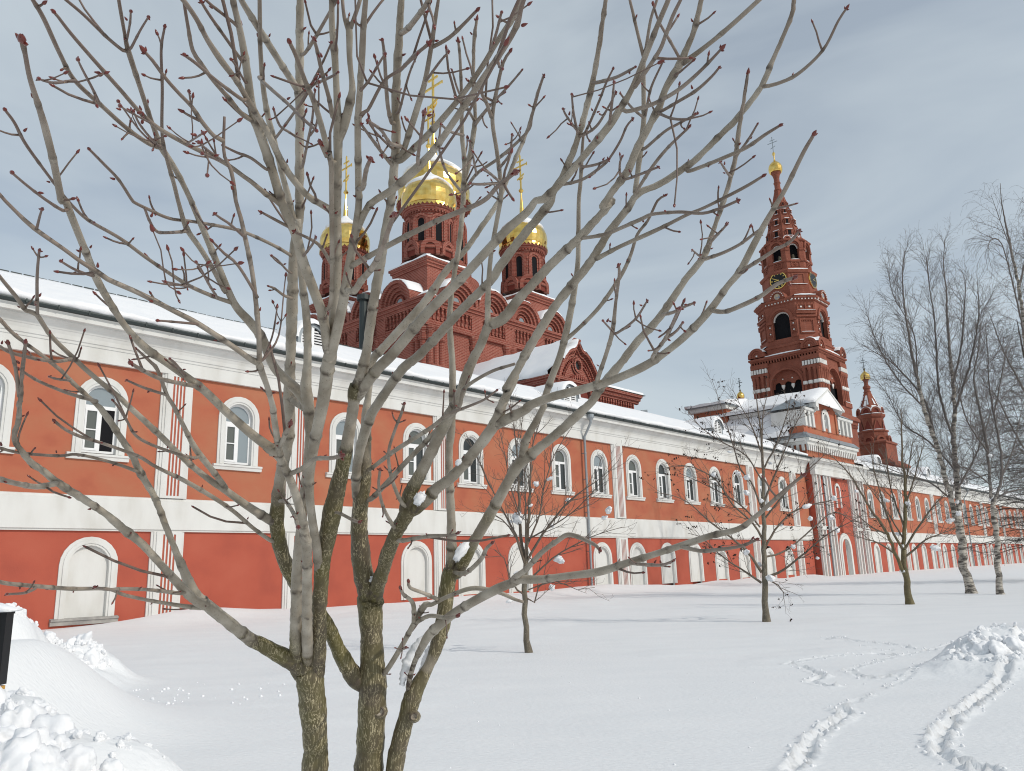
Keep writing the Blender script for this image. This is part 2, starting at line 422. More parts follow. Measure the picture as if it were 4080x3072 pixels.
def catmull(P, step, rad=None):
    P = np.asarray(P, float)
    if len(P) < 3:
        n = max(2, int(np.linalg.norm(P[-1] - P[0]) / step) + 1)
        t = np.linspace(0, 1, n)[:, None]
        return P[0] * (1 - t) + P[-1] * t
    Q = np.vstack([2 * P[0] - P[1], P, 2 * P[-1] - P[-2]])
    out = []
    for i in range(1, len(Q) - 2):
        p0, p1, p2, p3 = Q[i - 1], Q[i], Q[i + 1], Q[i + 2]
        n = max(1, int(np.linalg.norm((p2 - p1)[:3]) / step))
        t = (np.arange(n) / n)[:, None]
        out.append(0.5 * ((2 * p1) + (-p0 + p2) * t + (2 * p0 - 5 * p1 + 4 * p2 - p3) * t ** 2 + (-p0 + 3 * p1 - 3 * p2 + p3) * t ** 3))
    out.append(P[-1:])
    return np.vstack(out)
def tube(mb, P, R, sides, m, age=None, scar=None, tip=True):
    P = np.asarray(P, float); R = np.asarray(R, float); n = len(P)
    T = np.gradient(P, axis=0); T /= np.maximum(np.linalg.norm(T, axis=1), 1e-9)[:, None]
    mean = P[-1] - P[0]; ax = np.argmin(np.abs(mean)); ref = np.zeros(3); ref[ax] = 1
    A = np.cross(T, ref); A /= np.maximum(np.linalg.norm(A, axis=1), 1e-9)[:, None]
    B = np.cross(T, A)
    th = 2 * np.pi * np.arange(sides) / sides
    V = P[:, None, :] + R[:, None, None] * (np.cos(th)[None, :, None] * A[:, None, :] + np.sin(th)[None, :, None] * B[:, None, :])
    o = len(mb.v); k = mb.mi(m)
    mb.v.extend(map(tuple, V.reshape(-1, 3).tolist()))
    i = np.arange(n - 1)[:, None] * sides; j = np.arange(sides)[None, :]; j2 = (j + 1) % sides
    F = np.stack([i + j, i + j2, i + sides + j2, i + sides + j], -1).reshape(-1, 4) + o
    mb.f.extend(map(tuple, F.tolist())); cnt = len(F)
    if tip:
        mb.f.append(tuple(o + (n - 1) * sides + q for q in range(sides))); cnt += 1
    mb.m.extend([k] * cnt)
    if age is not None:
        mb.attr.setdefault('age', []).extend(np.repeat(np.broadcast_to(age, (n,)), sides).tolist())
    if scar is not None:
        mb.attr.setdefault('scar', []).extend(np.repeat(np.broadcast_to(scar, (n,)), sides).tolist())

def lump_mesh(name, seed, mname='snow', sub=4, planes=10, squash=(1, 1, 1), rough=0.05, big=0.0):
    """an angular clod: a sphere cut by random planes, then roughened"""
    r = random.Random(seed)
    bm = bmesh.new(); bmesh.ops.create_icosphere(bm, subdivisions=sub, radius=1.0)
    N = []
    for _ in range(planes):
        v = Vector((r.gauss(0, 1), r.gauss(0, 1), r.gauss(0, 1))).normalized(); N.append((v, r.uniform(0.5, 0.95)))
    for v in bm.verts:
        d = v.co.normalized(); rad = 1.15
        for n_, k in N:
            c = d.dot(n_)
            if c > 0.2: rad = min(rad, k / c)
        rad = 0.25 + 0.75 * rad
        nz = mnoise.noise(d * 2.3 + Vector((seed, 0, 0))) * (0.10 + big) + mnoise.noise(d * 6 + Vector((0, seed, 0))) * rough + mnoise.noise(d * 13 + Vector((0, 0, seed))) * rough * 0.6 + mnoise.noise(d * 26 + Vector((seed, seed, 0))) * rough * 0.35
        v.co = d * (rad + nz)
        v.co.x *= squash[0]; v.co.y *= squash[1]; v.co.z *= squash[2]
    me = bpy.data.meshes.new(name); bm.to_mesh(me); bm.free()
    me.materials.append(MATS[mname])
    me.polygons.foreach_set('use_smooth', [True] * len(me.polygons))
    return me
LUMPS = [lump_mesh('lump', 3 + i * 7, rough=0.11, big=0.12) for i in range(8)]
CLUMPS = [lump_mesh('clump', 90 + i * 5, sub=3, planes=7, rough=0.16, big=0.38) for i in range(4)]

# the monastery grid: u runs along the street front, v goes back from it
U = (0.67312546, 0.7395283); V = (-0.7395283, 0.67312546)
W0 = (-17.3871339, 29.86506005)
TH = math.atan2(U[1], U[0])
def wpt(u, v): return (W0[0] + u * U[0] + v * V[0], W0[1] + u * U[1] + v * V[1])
def uvof(x, y):
    x = x - W0[0]; y = y - W0[1]
    return x * U[0] + y * U[1], x * V[0] + y * V[1]
def building(name, label, cat, u, v, z=0.0):
    x, y = wpt(u, v)
    o = thing(name, label, cat, (x, y, z), TH)
    o['ou'] = u; o['ov'] = v; o['oz'] = z
    return o
TZ = [(0, 0), (26, 25.24), (35.4, 34.35), (38.06, 37.04), (44.58, 43.4), (48.5, 47.4), (54, 52.9), (55.4, 54.5), (65.2, 65.2), (90, 90)]
def bput(mb, name, root, parent=None, smooth=None):
    if root.name == 'bell_tower':     # storey heights as surveyed on the front faces
        zz = np.interp([p[2] for p in mb.v], [q[0] for q in TZ], [q[1] for q in TZ])
        mb.v = [(p[0], p[1], float(z_)) for p, z_ in zip(mb.v, zz)]
    return mb.build(name, parent or root, origin=(root['ou'], root['ov'], root['oz']), smooth=smooth)

SNOW_NEAR = [(-3.135,5.192,0.908,0.15),(-2.912,5.096,0.881,0.14),(-3.068,4.993,0.881,0.18),(-2.841,4.804,0.811,0.24),(-2.64,4.706,0.79,0.24),(-2.825,4.599,0.809,0.22),(-2.566,4.402,0.773,0.27),(-2.462,4.511,0.747,0.2),(-2.432,4.619,0.724,0.13),(-2.278,4.312,0.718,0.2),(-2.305,4.633,0.661,0.14),(-2.224,4.728,0.696,0.17),(-2.114,4.636,0.648,0.15),(-2.094,4.743,0.631,0.1),(-1.986,4.643,0.618,0.07),(-2.411,3.984,0.805,0.28),(-2.26,3.993,0.766,0.24),(-2.154,4.43,0.652,0.13),(-2.488,4.834,0.682,0.1),(-2.905,4.999,0.854,0.12),(-3.121,4.899,0.843,0.3),(-2.813,4.399,0.787,0.3)]
SNOW_MID = [(-7.102,11.366,1.29,0.22),(-6.999,11.383,1.219,0.18),(-7.068,11.714,1.117,0.2),(-7.073,11.41,1.102,0.3),(-7.044,11.847,0.987,0.2),(-7.145,11.754,0.945,0.25),(-7.06,12.077,0.883,0.16),(-7.154,12.507,0.799,0.2),(-7.197,12.729,0.726,0.22),(-7.196,12.537,0.67,0.2),(-7.163,12.865,0.583,0.22),(-7.196,13.166,0.613,0.2),(-7.242,13.462,0.665,0.24),(-7.174,13.558,0.694,0.27),(-7.041,13.482,0.579,0.25),(-7.135,13.29,0.523,0.26),(-7.051,12.787,0.477,0.2),(-6.917,12.801,0.416,0.2),(-6.803,13.214,0.406,0.34),(-6.859,13.502,0.494,0.2),(-6.951,13.588,0.567,0.16),(-6.798,12.907,0.401,0.2),(-7.145,11.17,1.251,0.3),(-6.65,12.825,0.314,0.12),(-7.026,12.459,0.564,0.14)]
SNOW_RIGHT = [(7.063,12.152,0.56,0.13),(6.955,12.161,0.522,0.12),(6.827,12.162,0.515,0.14),(6.619,12.066,0.488,0.13),(6.534,12.072,0.46,0.1),(7.167,12.165,0.505,0.16),(7.294,12.17,0.48,0.15),(6.6,11.985,0.395,0.2),(6.81,11.982,0.409,0.24),(6.937,11.878,0.413,0.24),(6.432,11.988,0.379,0.16),(6.305,12.002,0.322,0.13),(6.336,11.806,0.28,0.2),(6.484,11.698,0.306,0.26),(6.667,11.594,0.31,0.28),(6.954,11.687,0.351,0.24),(6.089,11.807,0.278,0.14),(6.079,11.613,0.229,0.16),(6.203,11.513,0.217,0.16),(6.344,11.413,0.204,0.16),(6.501,11.305,0.23,0.16),(6.639,11.303,0.235,0.13),(5.937,11.621,0.195,0.1),(5.888,11.73,0.165,0.09),(5.785,11.739,0.129,0.07),(7.249,11.98,0.415,0.2),(7.221,11.799,0.313,0.3),(6.776,11.307,0.221,0.2),(5.509,11.646,0.086,0.04),(7.509,16.295,-0.036,0.07)]
TRAILS = [(0.095,0.075,[(2.05,6.69),(2.35,7.19),(2.55,7.64),(2.8,8.05),(3.1,8.55),(3.44,8.94),(3.52,9.32)]),(0.05,0.035,[(3.35,9.26),(3.67,9.59),(4.16,10.13),(4.77,10.85),(5.41,11.59),(5.85,12.16)]),(0.105,0.08,[(3.55,6.5),(3.49,6.71),(3.45,6.91),(3.5,7.22),(3.8,7.77),(4.15,8.34),(4.68,8.98),(5.21,9.64),(5.93,10.53),(6.77,11.52),(7.27,11.97)]),(0.08,0.045,[(4.25,13.28),(4.68,13.65),(5.26,14.05),(6.09,14.27),(6.25,13.92)]),(0.09,0.05,[(4.24,13.2),(4.36,12.94),(4.31,12.38),(4.29,11.92),(3.96,11.51),(3.93,11.12),(4.01,10.97)]),(0.03,0.02,[(4.01,10.97),(4.55,10.99)]),(0.06,0.04,[(4.74,12.24),(5.84,13.45),(6.7,14.25),(7.26,14.7),(8.25,15.78)]),(0.07,0.045,[(4.78,12.26),(4.71,11.61),(4.84,11.43),(5.17,11.47)]),(0.08,0.045,[(6.34,17.29),(6.79,17.74),(6.71,16.64),(6.93,16.18),(7.1,15.57),(7.06,14.97),(7.2,14.64)]),(0.06,0.03,[(6.44,15.8),(6.42,15.18),(6.56,14.79)])]

# ------------------------------------------------------------------ snow ground
MOUNDS = [(5.2, -1.4, 0.42, 2.2, 1.1), (9.5, -2.0, 0.16, 3, 1.4), (16, -2.5, 0.18, 3.5, 1.6), (21.5, -1.8, 0.28, 3, 1.3), (27, -1.5, 0.22, 3, 1.2),
          (32.5, -1.7, 0.45, 3.2, 1.5), (38, -3, 0.22, 4, 1.8), (45, -1.5, 0.20, 4, 1.5), (51.5, -1.6, 0.55, 3.4, 1.5), (59, -4, 0.65, 3.2, 1.4), (66, -2, 0.45, 5, 2),
          (78, -3, 0.4, 6, 2), (92, -2.5, 0.75, 6, 2), (104, -3, 0.6, 7, 2.5), (120, -4, 0.7, 9, 3), (13, -8, 0.16, 4, 3), (28, -8, 0.14, 5, 2.5), (45, -9, 0.16, 6, 3)]
def fbm(x, y, s, seed=0):
    x = np.asarray(x); y = np.asarray(y)
    out = np.zeros(np.broadcast(x, y).shape)
    k = np.random.default_rng(seed)
    for o in range(5):
        for _ in range(3):
            a = k.uniform(0, 2 * np.pi); f = (1.7 ** o) / s * k.uniform(0.7, 1.3); ph = k.uniform(0, 2 * np.pi)
            out = out + np.sin((x * np.cos(a) + y * np.sin(a)) * f * 2 * np.pi + ph + 0.8 * np.sin((x * np.sin(a) - y * np.cos(a)) * f * 4.1 + ph * 2)) * 0.62 ** o / 3
    return out
def ground_z(x, y, fine=False):
    x = np.asarray(x, float); y = np.asarray(y, float)
    u, v = uvof(x, y)
    z = -0.0215 * 12 * np.log1p(np.exp(np.clip((u - 48) / 12, -30, 30)))
    for mu, mv, a, su, sv in MOUNDS:
        z = z + a * np.exp(-0.5 * ((u - mu) / su) ** 2 - 0.5 * ((v - mv) / sv) ** 2)
    z = z + 0.035 * fbm(x, y, 7.0, 3) * np.clip((y - 4) / 8, 0, 1)
    z = z + 1.08 * np.exp(-(np.maximum(0, x + 5.0) / 0.75) ** 1.5 - (np.maximum(0, -x - 6.2) / 1.6) ** 2 - np.abs((y - 8.2) / 1.75) ** 2.4)
    for L, rr, dip in ((SNOW_NEAR, 0.42, 0.5), (SNOW_MID, 0.42, 0.35), (SNOW_RIGHT, 0.36, 0.25)):
        h = np.zeros(z.shape)
        for lx, ly, lz, ls in L:
            d2 = ((x - lx) ** 2 + (y - ly) ** 2) / (rr + ls * 0.4) ** 2
            h = h + np.maximum((lz - dip * ls) * np.exp(-d2 ** 1.2), 0) ** 5
        h = h ** 0.2 * 0.88
        if fine:
            k = np.clip(h / 0.3, 0, 1)
            h = h + k * (0.035 * fbm(x, y, 0.34, 21) + 0.022 * np.abs(fbm(x, y, 0.16, 22)))
        z = np.maximum(z, z * 0.3 + h)
    if fine:
        wob = fbm(x, y, 0.55, 9) * 0.06
        chop = fbm(x, y, 0.22, 12); chop2 = fbm(x, y, 0.09, 13)
        for w, a, pl in TRAILS:
            w = w * 0.62; a = a * 0.85
            d = np.full(z.shape, 9.0)
            for (x0, y0), (x1, y1) in zip(pl[:-1], pl[1:]):
                dx, dy = x1 - x0, y1 - y0; ll = dx * dx + dy * dy
                t = np.clip(((x - x0) * dx + (y - y0) * dy) / ll, 0, 1)
                d = np.minimum(d, np.hypot(x - x0 - t * dx, y - y0 - t * dy))
            d = d + wob * w * 8
            k = np.clip(1.25 - d / w, 0, 1); k = k * k * (3 - 2 * k)
            rim = np.exp(-((d - w * 1.25) / (w * 0.35)) ** 2)
            z = z - a * k * (1 + 0.8 * chop) + k * 0.03 * np.abs(chop2) + rim * a * (0.30 + 0.8 * np.maximum(chop, 0) + 0.35 * np.abs(chop2))
    return z

def axis_lines(segs):
    out = []
    for a, b, st in segs:
        n = max(1, int(round((b - a) / st))); out.extend((a + (b - a) * i / n) for i in range(n))
    out.append(segs[-1][1])
    return np.array(out)
xs = axis_lines([(-900, -200, 100), (-200, -60, 14), (-60, -20, 2), (-20, -9, 0.5), (-9, 1.8, 0.11), (1.8, 8.6, 0.045), (8.6, 24, 0.16), (24, 50, 0.7), (50, 130, 4), (130, 300, 25), (300, 1000, 100)])
ys = axis_lines([(-300, -40, 40), (-40, -6, 3), (-6, 2.5, 0.4), (2.5, 6.3, 0.09), (6.3, 16.5, 0.05), (16.5, 34, 0.16), (34, 60, 0.7), (60, 200, 4), (200, 400, 25), (400, 1200, 100)])
GX, GY = np.meshgrid(xs, ys)
GZ = ground_z(GX, GY, True)
nx, ny = len(xs), len(ys)
me = bpy.data.meshes.new('snow_ground')
me.vertices.add(nx * ny); me.vertices.foreach_set('co', np.stack([GX, GY, GZ], -1).ravel())
ii = (np.arange(ny - 1)[:, None] * nx + np.arange(nx - 1)[None, :]).ravel()
quads = np.stack([ii, ii + 1, ii + nx + 1, ii + nx], -1).astype(np.int32)
me.loops.add(quads.size); me.loops.foreach_set('vertex_index', quads.ravel())
me.polygons.add(len(quads)); me.polygons.foreach_set('loop_start', np.arange(0, quads.size, 4, dtype=np.int32))
me.polygons.foreach_set('use_smooth', np.ones(len(quads), dtype=bool))
me.update(); me.validate()
me.materials.append(MATS['snow_field'])
tag(link('snow_ground', me), kind='structure')

# ------------------------------------------------------------------ the long red building
FRONT = Fr((0, 0), (1, 0), (0, -1))
WALL_TOP = 10.2
def window_proto(root, pane_mats):
    """an upper window: stepped white surround, sash bars, three panes and a sill; local to the wall axis"""
    mb = MB()
    arch_ring(mb, FRONT, 0, 1.66, 1.98, 6.55, 8.68, 0.0, 0.055, 'white_plaster')
    arch_ring(mb, FRONT, 0, 1.48, 1.76, 6.55, 8.68, 0.0, 0.095, 'white_plaster')
    arch_ring(mb, FRONT, 0, 1.30, 1.50, 6.55, 8.68, -0.2, 0.06, 'white_plaster')
    w = mb.build('window', root)
    fr = MB()
    arch_ring(fr, FRONT, 0, 1.12, 1.298, 6.6, 8.68, -0.2, -0.13, 'white_frame')
    fr.fbox(FRONT, -0.56, 0.56, -0.195, -0.115, 8.36, 8.50, 'white_frame')
    fr.fbox(FRONT, -0.05, 0.07, -0.195, -0.12, 6.68, 8.36, 'white_frame')
    fr.fbox(FRONT, -0.56, 0.56, -0.195, -0.125, 6.6, 6.69, 'white_frame')
    for a, b in ((-0.56, -0.49), (-0.12, -0.05)): fr.fbox(FRONT, a, b, -0.195, -0.10, 6.69, 8.36, 'white_frame')
    for a, b in ((6.69, 6.78), (8.27, 8.36), (7.50, 7.545)): fr.fbox(FRONT, -0.49, -0.12, -0.193, -0.102, a, b, 'white_frame')
    fr.build('frame', w)
    for nm, i in (('lunette', 0), ('left', 1), ('right', 2)):
        p = MB()
        if i == 0: arch_panel(p, FRONT, 0, 1.12, 8.50, 8.68, -0.16, pane_mats[0])
        elif i == 1: p.fbox(FRONT, -0.49, -0.12, -0.17, -0.155, 6.78, 8.27, pane_mats[1])
        else: p.fbox(FRONT, 0.07, 0.56, -0.17, -0.155, 6.69, 8.36, pane_mats[2])
        p.build('pane', w)
    s = MB()
    s.profile(FRONT, -1.17, 1.17, [(0.0, 6.30), (0.10, 6.30), (0.12, 6.42), (0.17, 6.45), (0.17, 6.53), (0.0, 6.56)], 'white_plaster')
    s.build('sill', w)
    return w
def niche_proto(root, sill=True):
    mb = MB()
    arch_ring(mb, FRONT, 0, 1.78, 2.12, 0.33, 2.28, 0.0, 0.05, 'white_plaster')
    arch_ring(mb, FRONT, 0, 1.62, 1.86, 0.33, 2.28, 0.0, 0.09, 'white_plaster')
    arch_ring(mb, FRONT, 0, 1.46, 1.64, 0.33, 2.28, -0.16, 0.055, 'white_plaster')
    w = mb.build('blind_window', root)
    p = MB(); arch_panel(p, FRONT, 0, 1.47, 0.33, 2.28, -0.12, 'white_plaster', n=16)
    p.build('infill', w)
    if sill:
        s = MB(); s.profile(FRONT, -1.2, 1.2, [(0.0, 0.10), (0.10, 0.10), (0.12, 0.24), (0.17, 0.26), (0.17, 0.32), (0.0, 0.36)], 'old_stone'); s.build('sill', w)
    return w
def flute_pilaster(root, c, z0, z1, f0, f1, w=1.05, dbase=0.16):
    """white pilaster with four recessed red grooves, ribs between them"""
    mb = MB(); h = w / 2; g0, g1 = -0.265, 0.265
    mb.fbox(FRONT, c - h - 0.2, c - h, 0, dbase - 0.09, z0, z1, 'white_plaster')
    mb.fbox(FRONT, c - h - 0.1, c - h, dbase - 0.09, dbase - 0.045, z0, z1, 'white_plaster')
    mb.fbox(FRONT, c + h, c + h + 0.12, 0, dbase - 0.09, z0, z1, 'white_plaster')
    mb.fbox(FRONT, c - h, c + g0, 0, dbase, z0, z1, 'white_plaster')
    mb.fbox(FRONT, c + g1, c + h, 0, dbase, z0, z1, 'white_plaster')
    if f0 > z0: mb.fbox(FRONT, c + g0, c + g1, 0, dbase, z0, f0, 'white_plaster')
    if f1 < z1: mb.fbox(FRONT, c + g0, c + g1, 0, dbase, f1, z1, 'white_plaster')
    x = g0; gw = 0.088; rw = (g1 - g0 - 4 * gw) / 3
    for i in range(3):
        x += gw; mb.fbox(FRONT, c + x, c + x + rw, 0, dbase, f0, f1, 'white_plaster'); x += rw
    p = bput(mb, 'pilaster', root)
    x = g0
    for i in range(4):
        g = MB(); g.fbox(FRONT, c + x, c + x + gw, 0, dbase - 0.035, f0, f1, 'groove_red'); bput(g, 'groove', root, p); x += gw + rw
    return p
def place(proto, root, u, z, first):
    o = proto if first else copy_tree(proto, root)
    o.location = (u - root['ou'], 0 - root['ov'], z - root['oz'])
    return o

CORNICE = [(0.0, 10.2), (0.165, 10.2), (0.165, 10.76), (0.20, 10.78), (0.21, 10.88), (0.25, 10.90), (0.28, 11.06), (0.34, 11.20), (0.36, 11.21), (0.45, 11.36), (0.58, 11.47), (0.62, 11.48), (0.62, 11.53), (0.78, 11.54), (0.78, 11.76), (0.84, 11.79), (0.0, 11.95)]
def eave_noise(u): return 0.10 * math.sin(u * 0.9) + 0.08 * math.sin(u * 2.3 + 1) + 0.05 * math.sin(u * 5.7 + 2) + 0.03 * math.sin(u * 13.1)
def snow_roof(u0, u1, name, root, step=0.25, ridge_v=5.0, ridge_z=14.95, eave=0.86, back=10.6, edge_z=11.98):
    mb = MB(); rings = []; n = int((u1 - u0) / step)
    for i in range(n + 1):
        u = u0 + (u1 - u0) * i / n
        e = eave + eave_noise(u) * 0.9 + nrg.normal() * 0.012
        t = 0.30 + 0.05 * math.sin(u * 0.6 + 2) + 0.04 * math.sin(u * 1.7) + nrg.normal() * 0.010
        sag = 0.06 * math.sin(u * 0.21) + 0.05 * math.sin(u * 0.53 + 1) + 0.02 * math.sin(u * 1.9)
        prof = [(-0.7, edge_z - 0.02), (-e * 0.96, edge_z - 0.03 + nrg.normal() * 0.015), (-e - 0.09, edge_z + 0.10), (-e - 0.07, edge_z + t * 0.75), (-e + 0.12, edge_z + t + 0.02), (-0.2, edge_z + t + 0.25)]
        for k in (0.12, 0.3, 0.5, 0.7, 0.88):
            prof.append((-0.2 + (ridge_v + 0.2) * k, edge_z + t + 0.25 + (ridge_z - edge_z - t - 0.25) * k + sag * math.sin(k * 3.1) + nrg.normal() * 0.006))
        prof += [(ridge_v, ridge_z + sag * 0.4), (ridge_v + 0.5, ridge_z - 0.15), (back, edge_z + 0.2), (back, edge_z)]
        rings.append([(u, v, z) for v, z in prof])
    mb.loft(rings, 'snow', close=False)
    return bput(mb, name, root, smooth=True)

lb = building('long_building', 'long two-storey orange and red building with arched windows and snowy roof before the gateway', 'building', 20, 0)
WIN = [-6.8, -2.65, 1.44, 7.35, 13.2, 17.9, 22.05, 26.22, 30.4, 34.62, 38.87, 42.9, 47.0, 51.1, 55.2, 60.1, 64.45]
NIC = [-6.8, -2.65, 1.47, 17.85, 21.95, 26.05, 34.45, 38.7, 42.75, 46.85, 51.0, 55.1, 60.1, 64.3]
U0, U1 = -10.0, 70.2
mb = MB()
arch_wall(mb, FRONT, U0, U1, 4.85, WALL_TOP + 0.05, [(u, 1.32, 6.5, 8.68) for u in WIN], 'upper_plaster', reveal=0.21, mr='white_plaster')
bput(mb, 'upper_wall', lb)
mb = MB()
arch_wall(mb, FRONT, U0, U1, -2.2, 3.65, [(u, 1.5, -2.1 if 30 < u < 50 else 0.33, 2.28) for u in NIC], 'lower_plaster', reveal=0.15, mr='white_plaster', n=16)
mb.box((U0, 0.4, -2.2), (U1, 10.0, 3.6), 'lower_plaster')
mb.box((U0, 0.4, 3.6), (U1, 10.0, 12.0), 'upper_plaster')
bput(mb, 'lower_wall', lb)
mb = MB()
mb.profile(FRONT, U0, U1, [(0, 3.56), (0.10, 3.56), (0.10, 3.63), (0.16, 3.64), (0.16, 4.80), (0.10, 4.81), (0.08, 4.90), (0, 4.93)], 'white_plaster')
bput(mb, 'belt_course', lb)
mb = MB(); mb.profile(FRONT, U0, U1, CORNICE, 'white_plaster'); bput(mb, 'cornice', lb)
mb = MB()
mb.profile(FRONT, U0, U1, [(0.845, 11.79), (0.95, 11.81), (0.99, 11.90), (0.98, 11.95), (0.80, 11.95), (0.80, 11.82)], 'dark_metal')
for i in range(int((U1 - U0) / 1.1)):
    u = U0 + 0.4 + i * 1.1; mb.fbox(FRONT, u, u + 0.05, 0.975, 1.01, 11.82, 11.97, 'dark_metal')
bput(mb, 'gutter', lb)
mb = MB(); mb.add([(U0, -0.8, 11.95), (U1, -0.8, 11.95), (U1, 5, 14.6), (U0, 5, 14.6), (U0, 10.4, 11.95), (U1, 10.4, 11.95)], [(0, 1, 2, 3), (3, 2, 5, 4)], 'dark_metal')
mb.tmp = None
roof = bput(mb, 'roof', lb)
snow_roof(U0, 69.5, 'roof_snow', lb)
mb = MB(); rr = random.Random(4)
for i in range(60):   # thin iron ridge capping that shows in gaps of the snow
    u = U0 + 0.5 + i * 0.5
    mb.box((u, 5.02, 14.86 + 0.02 * math.sin(u)), (u + 0.42, 5.10, 15.0 + 0.03 * rr.random() + 0.02 * math.sin(u * 0.6)), 'dark_metal')
bput(mb, 'ridge_cap', lb)
for c in (-5.0, 4.45, 10.56, 19.8, 36.85, 57.75, 66.95):
    flute_pilaster(lb, c, 4.93, 10.2, 5.03, 10.12)
    flute_pilaster(lb, c, -2.0, 3.56, -1.9, 3.45)
VAR = [('glass_light', 'glass_mid', 'black_void'), ('glass_light', 'glass_mid', 'glass_light'), ('glass_light', 'glass_dark', 'glass_dark'), ('glass_mid', 'glass_mid', 'glass_dark'), ('glass_dark', 'glass_mid', 'glass_dark')]
protos = [window_proto(lb, v) for v in VAR]; used = set()
pick = {-6.8: 2, -2.65: 1, 1.44: 0, 7.35: 1, 13.2: 1, 17.9: 3, 22.05: 4, 26.22: 2, 30.4: 3}
for i, u in enumerate(WIN):
    k = pick.get(u, 2 + i % 3); place(protos[k], lb, u, 0, k not in used); used.add(k)
np_ = [niche_proto(lb, True), niche_proto(lb, False)]; nu = set()
for u in NIC:
    k = 1 if 16 < u < 50 else 0
    o = place(np_[k], lb, u, 0.0 if k == 0 and u < 50 else (-0.5 if u > 50 else -0.08), k not in nu); nu.add(k)
# hold the open casement of the second window
mb = MB(); mb.fbox(Fr((0, 0), (math.cos(1.2), math.sin(1.2)), (math.sin(1.2), -math.cos(1.2))), 0, 0.45, 0, 0.05, 6.72, 8.32, 'white_frame')
cw = mb.build('open_casement', lb); cw.location = (2.0 - 20, 0.19, 0)

def downpipe(root, u, zb, zt=11.6, d=0.28):
    mb = MB(); mb.attr = {}
    P = [(u - 0.05, -0.92, zt), (u - 0.05, -0.92, zt - 0.35), (u, -0.55, zt - 0.85), (u, -d, zt - 1.25), (u, -d, 6), (u, -d, zb + 0.35), (u, -d - 0.02, zb)]
    tube(mb, P, [0.085] * len(P), 10, 'pipe_metal')
    p = bput(mb, 'downpipe', root, smooth=True)
    f = MB(); f.lathe(u - 0.05, -0.92, [(0.09, zt - 0.35), (0.10, zt - 0.2), (0.24, zt - 0.02), (0.25, zt + 0.22), (0.22, zt + 0.22)], 12, 'pipe_metal')
    bput(f, 'hopper', root, p, smooth=False)
    for z in (9.2, 7.4, 5.2, 2.6):
        if zb + 0.3 < z < zt - 1.3:
            k = MB(); k.lathe(u, -d, [(0.105, z), (0.105, z + 0.06)], 10, 'pipe_metal'); k.fbox(FRONT, u - 0.02, u + 0.02, 0, d, z, z + 0.05, 'pipe_metal'); bput(k, 'bracket', root, p)
    return p
downpipe(lb, 32.75, 0.1)

def dormer(root, u, w=1.75, v0=1.2):
    fr = Fr((u, v0), (1, 0), (0, -1)); zb = 12.55; zs = 13.55; h = w / 2
    mb = MB()
    arch_ring(mb, fr, 0, w - 0.36, w, zb, zs, -2.6, 0.0, 'grey_metal', n=14)
    mb.fbox(fr, -h + 0.18, -h + 0.26, -0.1, -0.02, zb, zs + 0.3, 'white_frame'); mb.fbox(fr, -0.08, 0.08, -0.1, -0.015, zb, zs + h - 0.2, 'white_frame')
    mb.fbox(fr, h - 0.26, h - 0.18, -0.1, -0.02, zb, zs + 0.3, 'white_frame')
    arch_panel(mb, fr, 0, w - 0.34, zb, zs, -0.14, 'black_void')
    d = bput(mb, 'dormer', root)
    for sx in (-1, 1):
        z = zb + 0.12
        while z < zs + h - 0.42:
            half = h - 0.26 if z < zs else math.sqrt(max(0.02, (h - 0.24) ** 2 - (z + 0.1 - zs) ** 2))
            if half > 0.18:
                s = MB(); a, b = (0.08, half) if sx > 0 else (-half, -0.08)
                s.profile(fr, a, b, [(-0.12, z + 0.10), (-0.02, z), (-0.01, z + 0.02), (-0.11, z + 0.12)], 'white_frame'); bput(s, 'slat', root, d)
            z += 0.145
    # snow cap over the arch
    rings = []
    for k, dd in enumerate((0.14, 0.18, 0.05, -0.6, -1.5, -2.9)):
        t = (0.05, 0.22, 0.34, 0.40, 0.42, 0.4)[k]; r = []
        for i in range(13):
            a = math.pi * (0.02 + 0.96 * i / 12); rr_ = h + 0.02 + t * (0.45 + 0.55 * math.sin(a)) + 0.03 * math.sin(5 * a + k + u)
            r.append(fr.p(-rr_ * math.cos(a), dd, zs - 0.10 + rr_ * math.sin(a)))
        rings.append(r)
    sn = MB(); sn.loft(rings, 'snow', close=False); bput(sn, 'snow_cap', root, d, smooth=True)
    return d
for u in (11.9, 33.3, 54.8): dormer(lb, u)

# ------------------------------------------------------------------ gateway block
gb = building('gate_building', 'taller orange gateway block with white attic and small pediment below the brick bell tower', 'building', 77.1, 0)
GV = -0.6
GF = Fr((0, GV), (1, 0), (0, -1))
mb = MB()
arch_wall(mb, GF, 70.4, 84.3, -4.0, 12.0, [(77.2, 2.5, -3.9, 2.6), (76.9, 0.95, 7.0, 8.9)], 'lower_plaster', reveal=0.35, mr='white_plaster')
mb.box((70.4, GV + 0.45, -4), (84.3, 10, 12.4), 'lower_plaster')
mb.add([(70.4, GV, -4), (70.4, GV + 0.46, -4), (70.4, GV + 0.46, 12), (70.4, GV, 12)], [(0, 1, 2, 3)], 'lower_plaster')
mb.add([(84.3, GV, -4), (84.3, GV + 0.46, -4), (84.3, GV + 0.46, 12), (84.3, GV, 12)], [(0, 1, 2, 3)], 'lower_plaster')
bput(mb, 'wall', gb)
mb = MB(); arch_ring(mb, GF, 77.2, 2.5, 3.5, -3.9, 2.6, 0.0, 0.1, 'white_plaster', n=14); arch_ring(mb, GF, 77.2, 2.3, 2.9, -3.9, 2.6, -0.3, 0.17, 'white_plaster', n=14)
dr = bput(mb, 'doorway', gb); p = MB(); arch_panel(p, GF, 77.2, 2.5, -3.9, 2.6, -0.3, 'white_plaster'); bput(p, 'door', gb, dr)
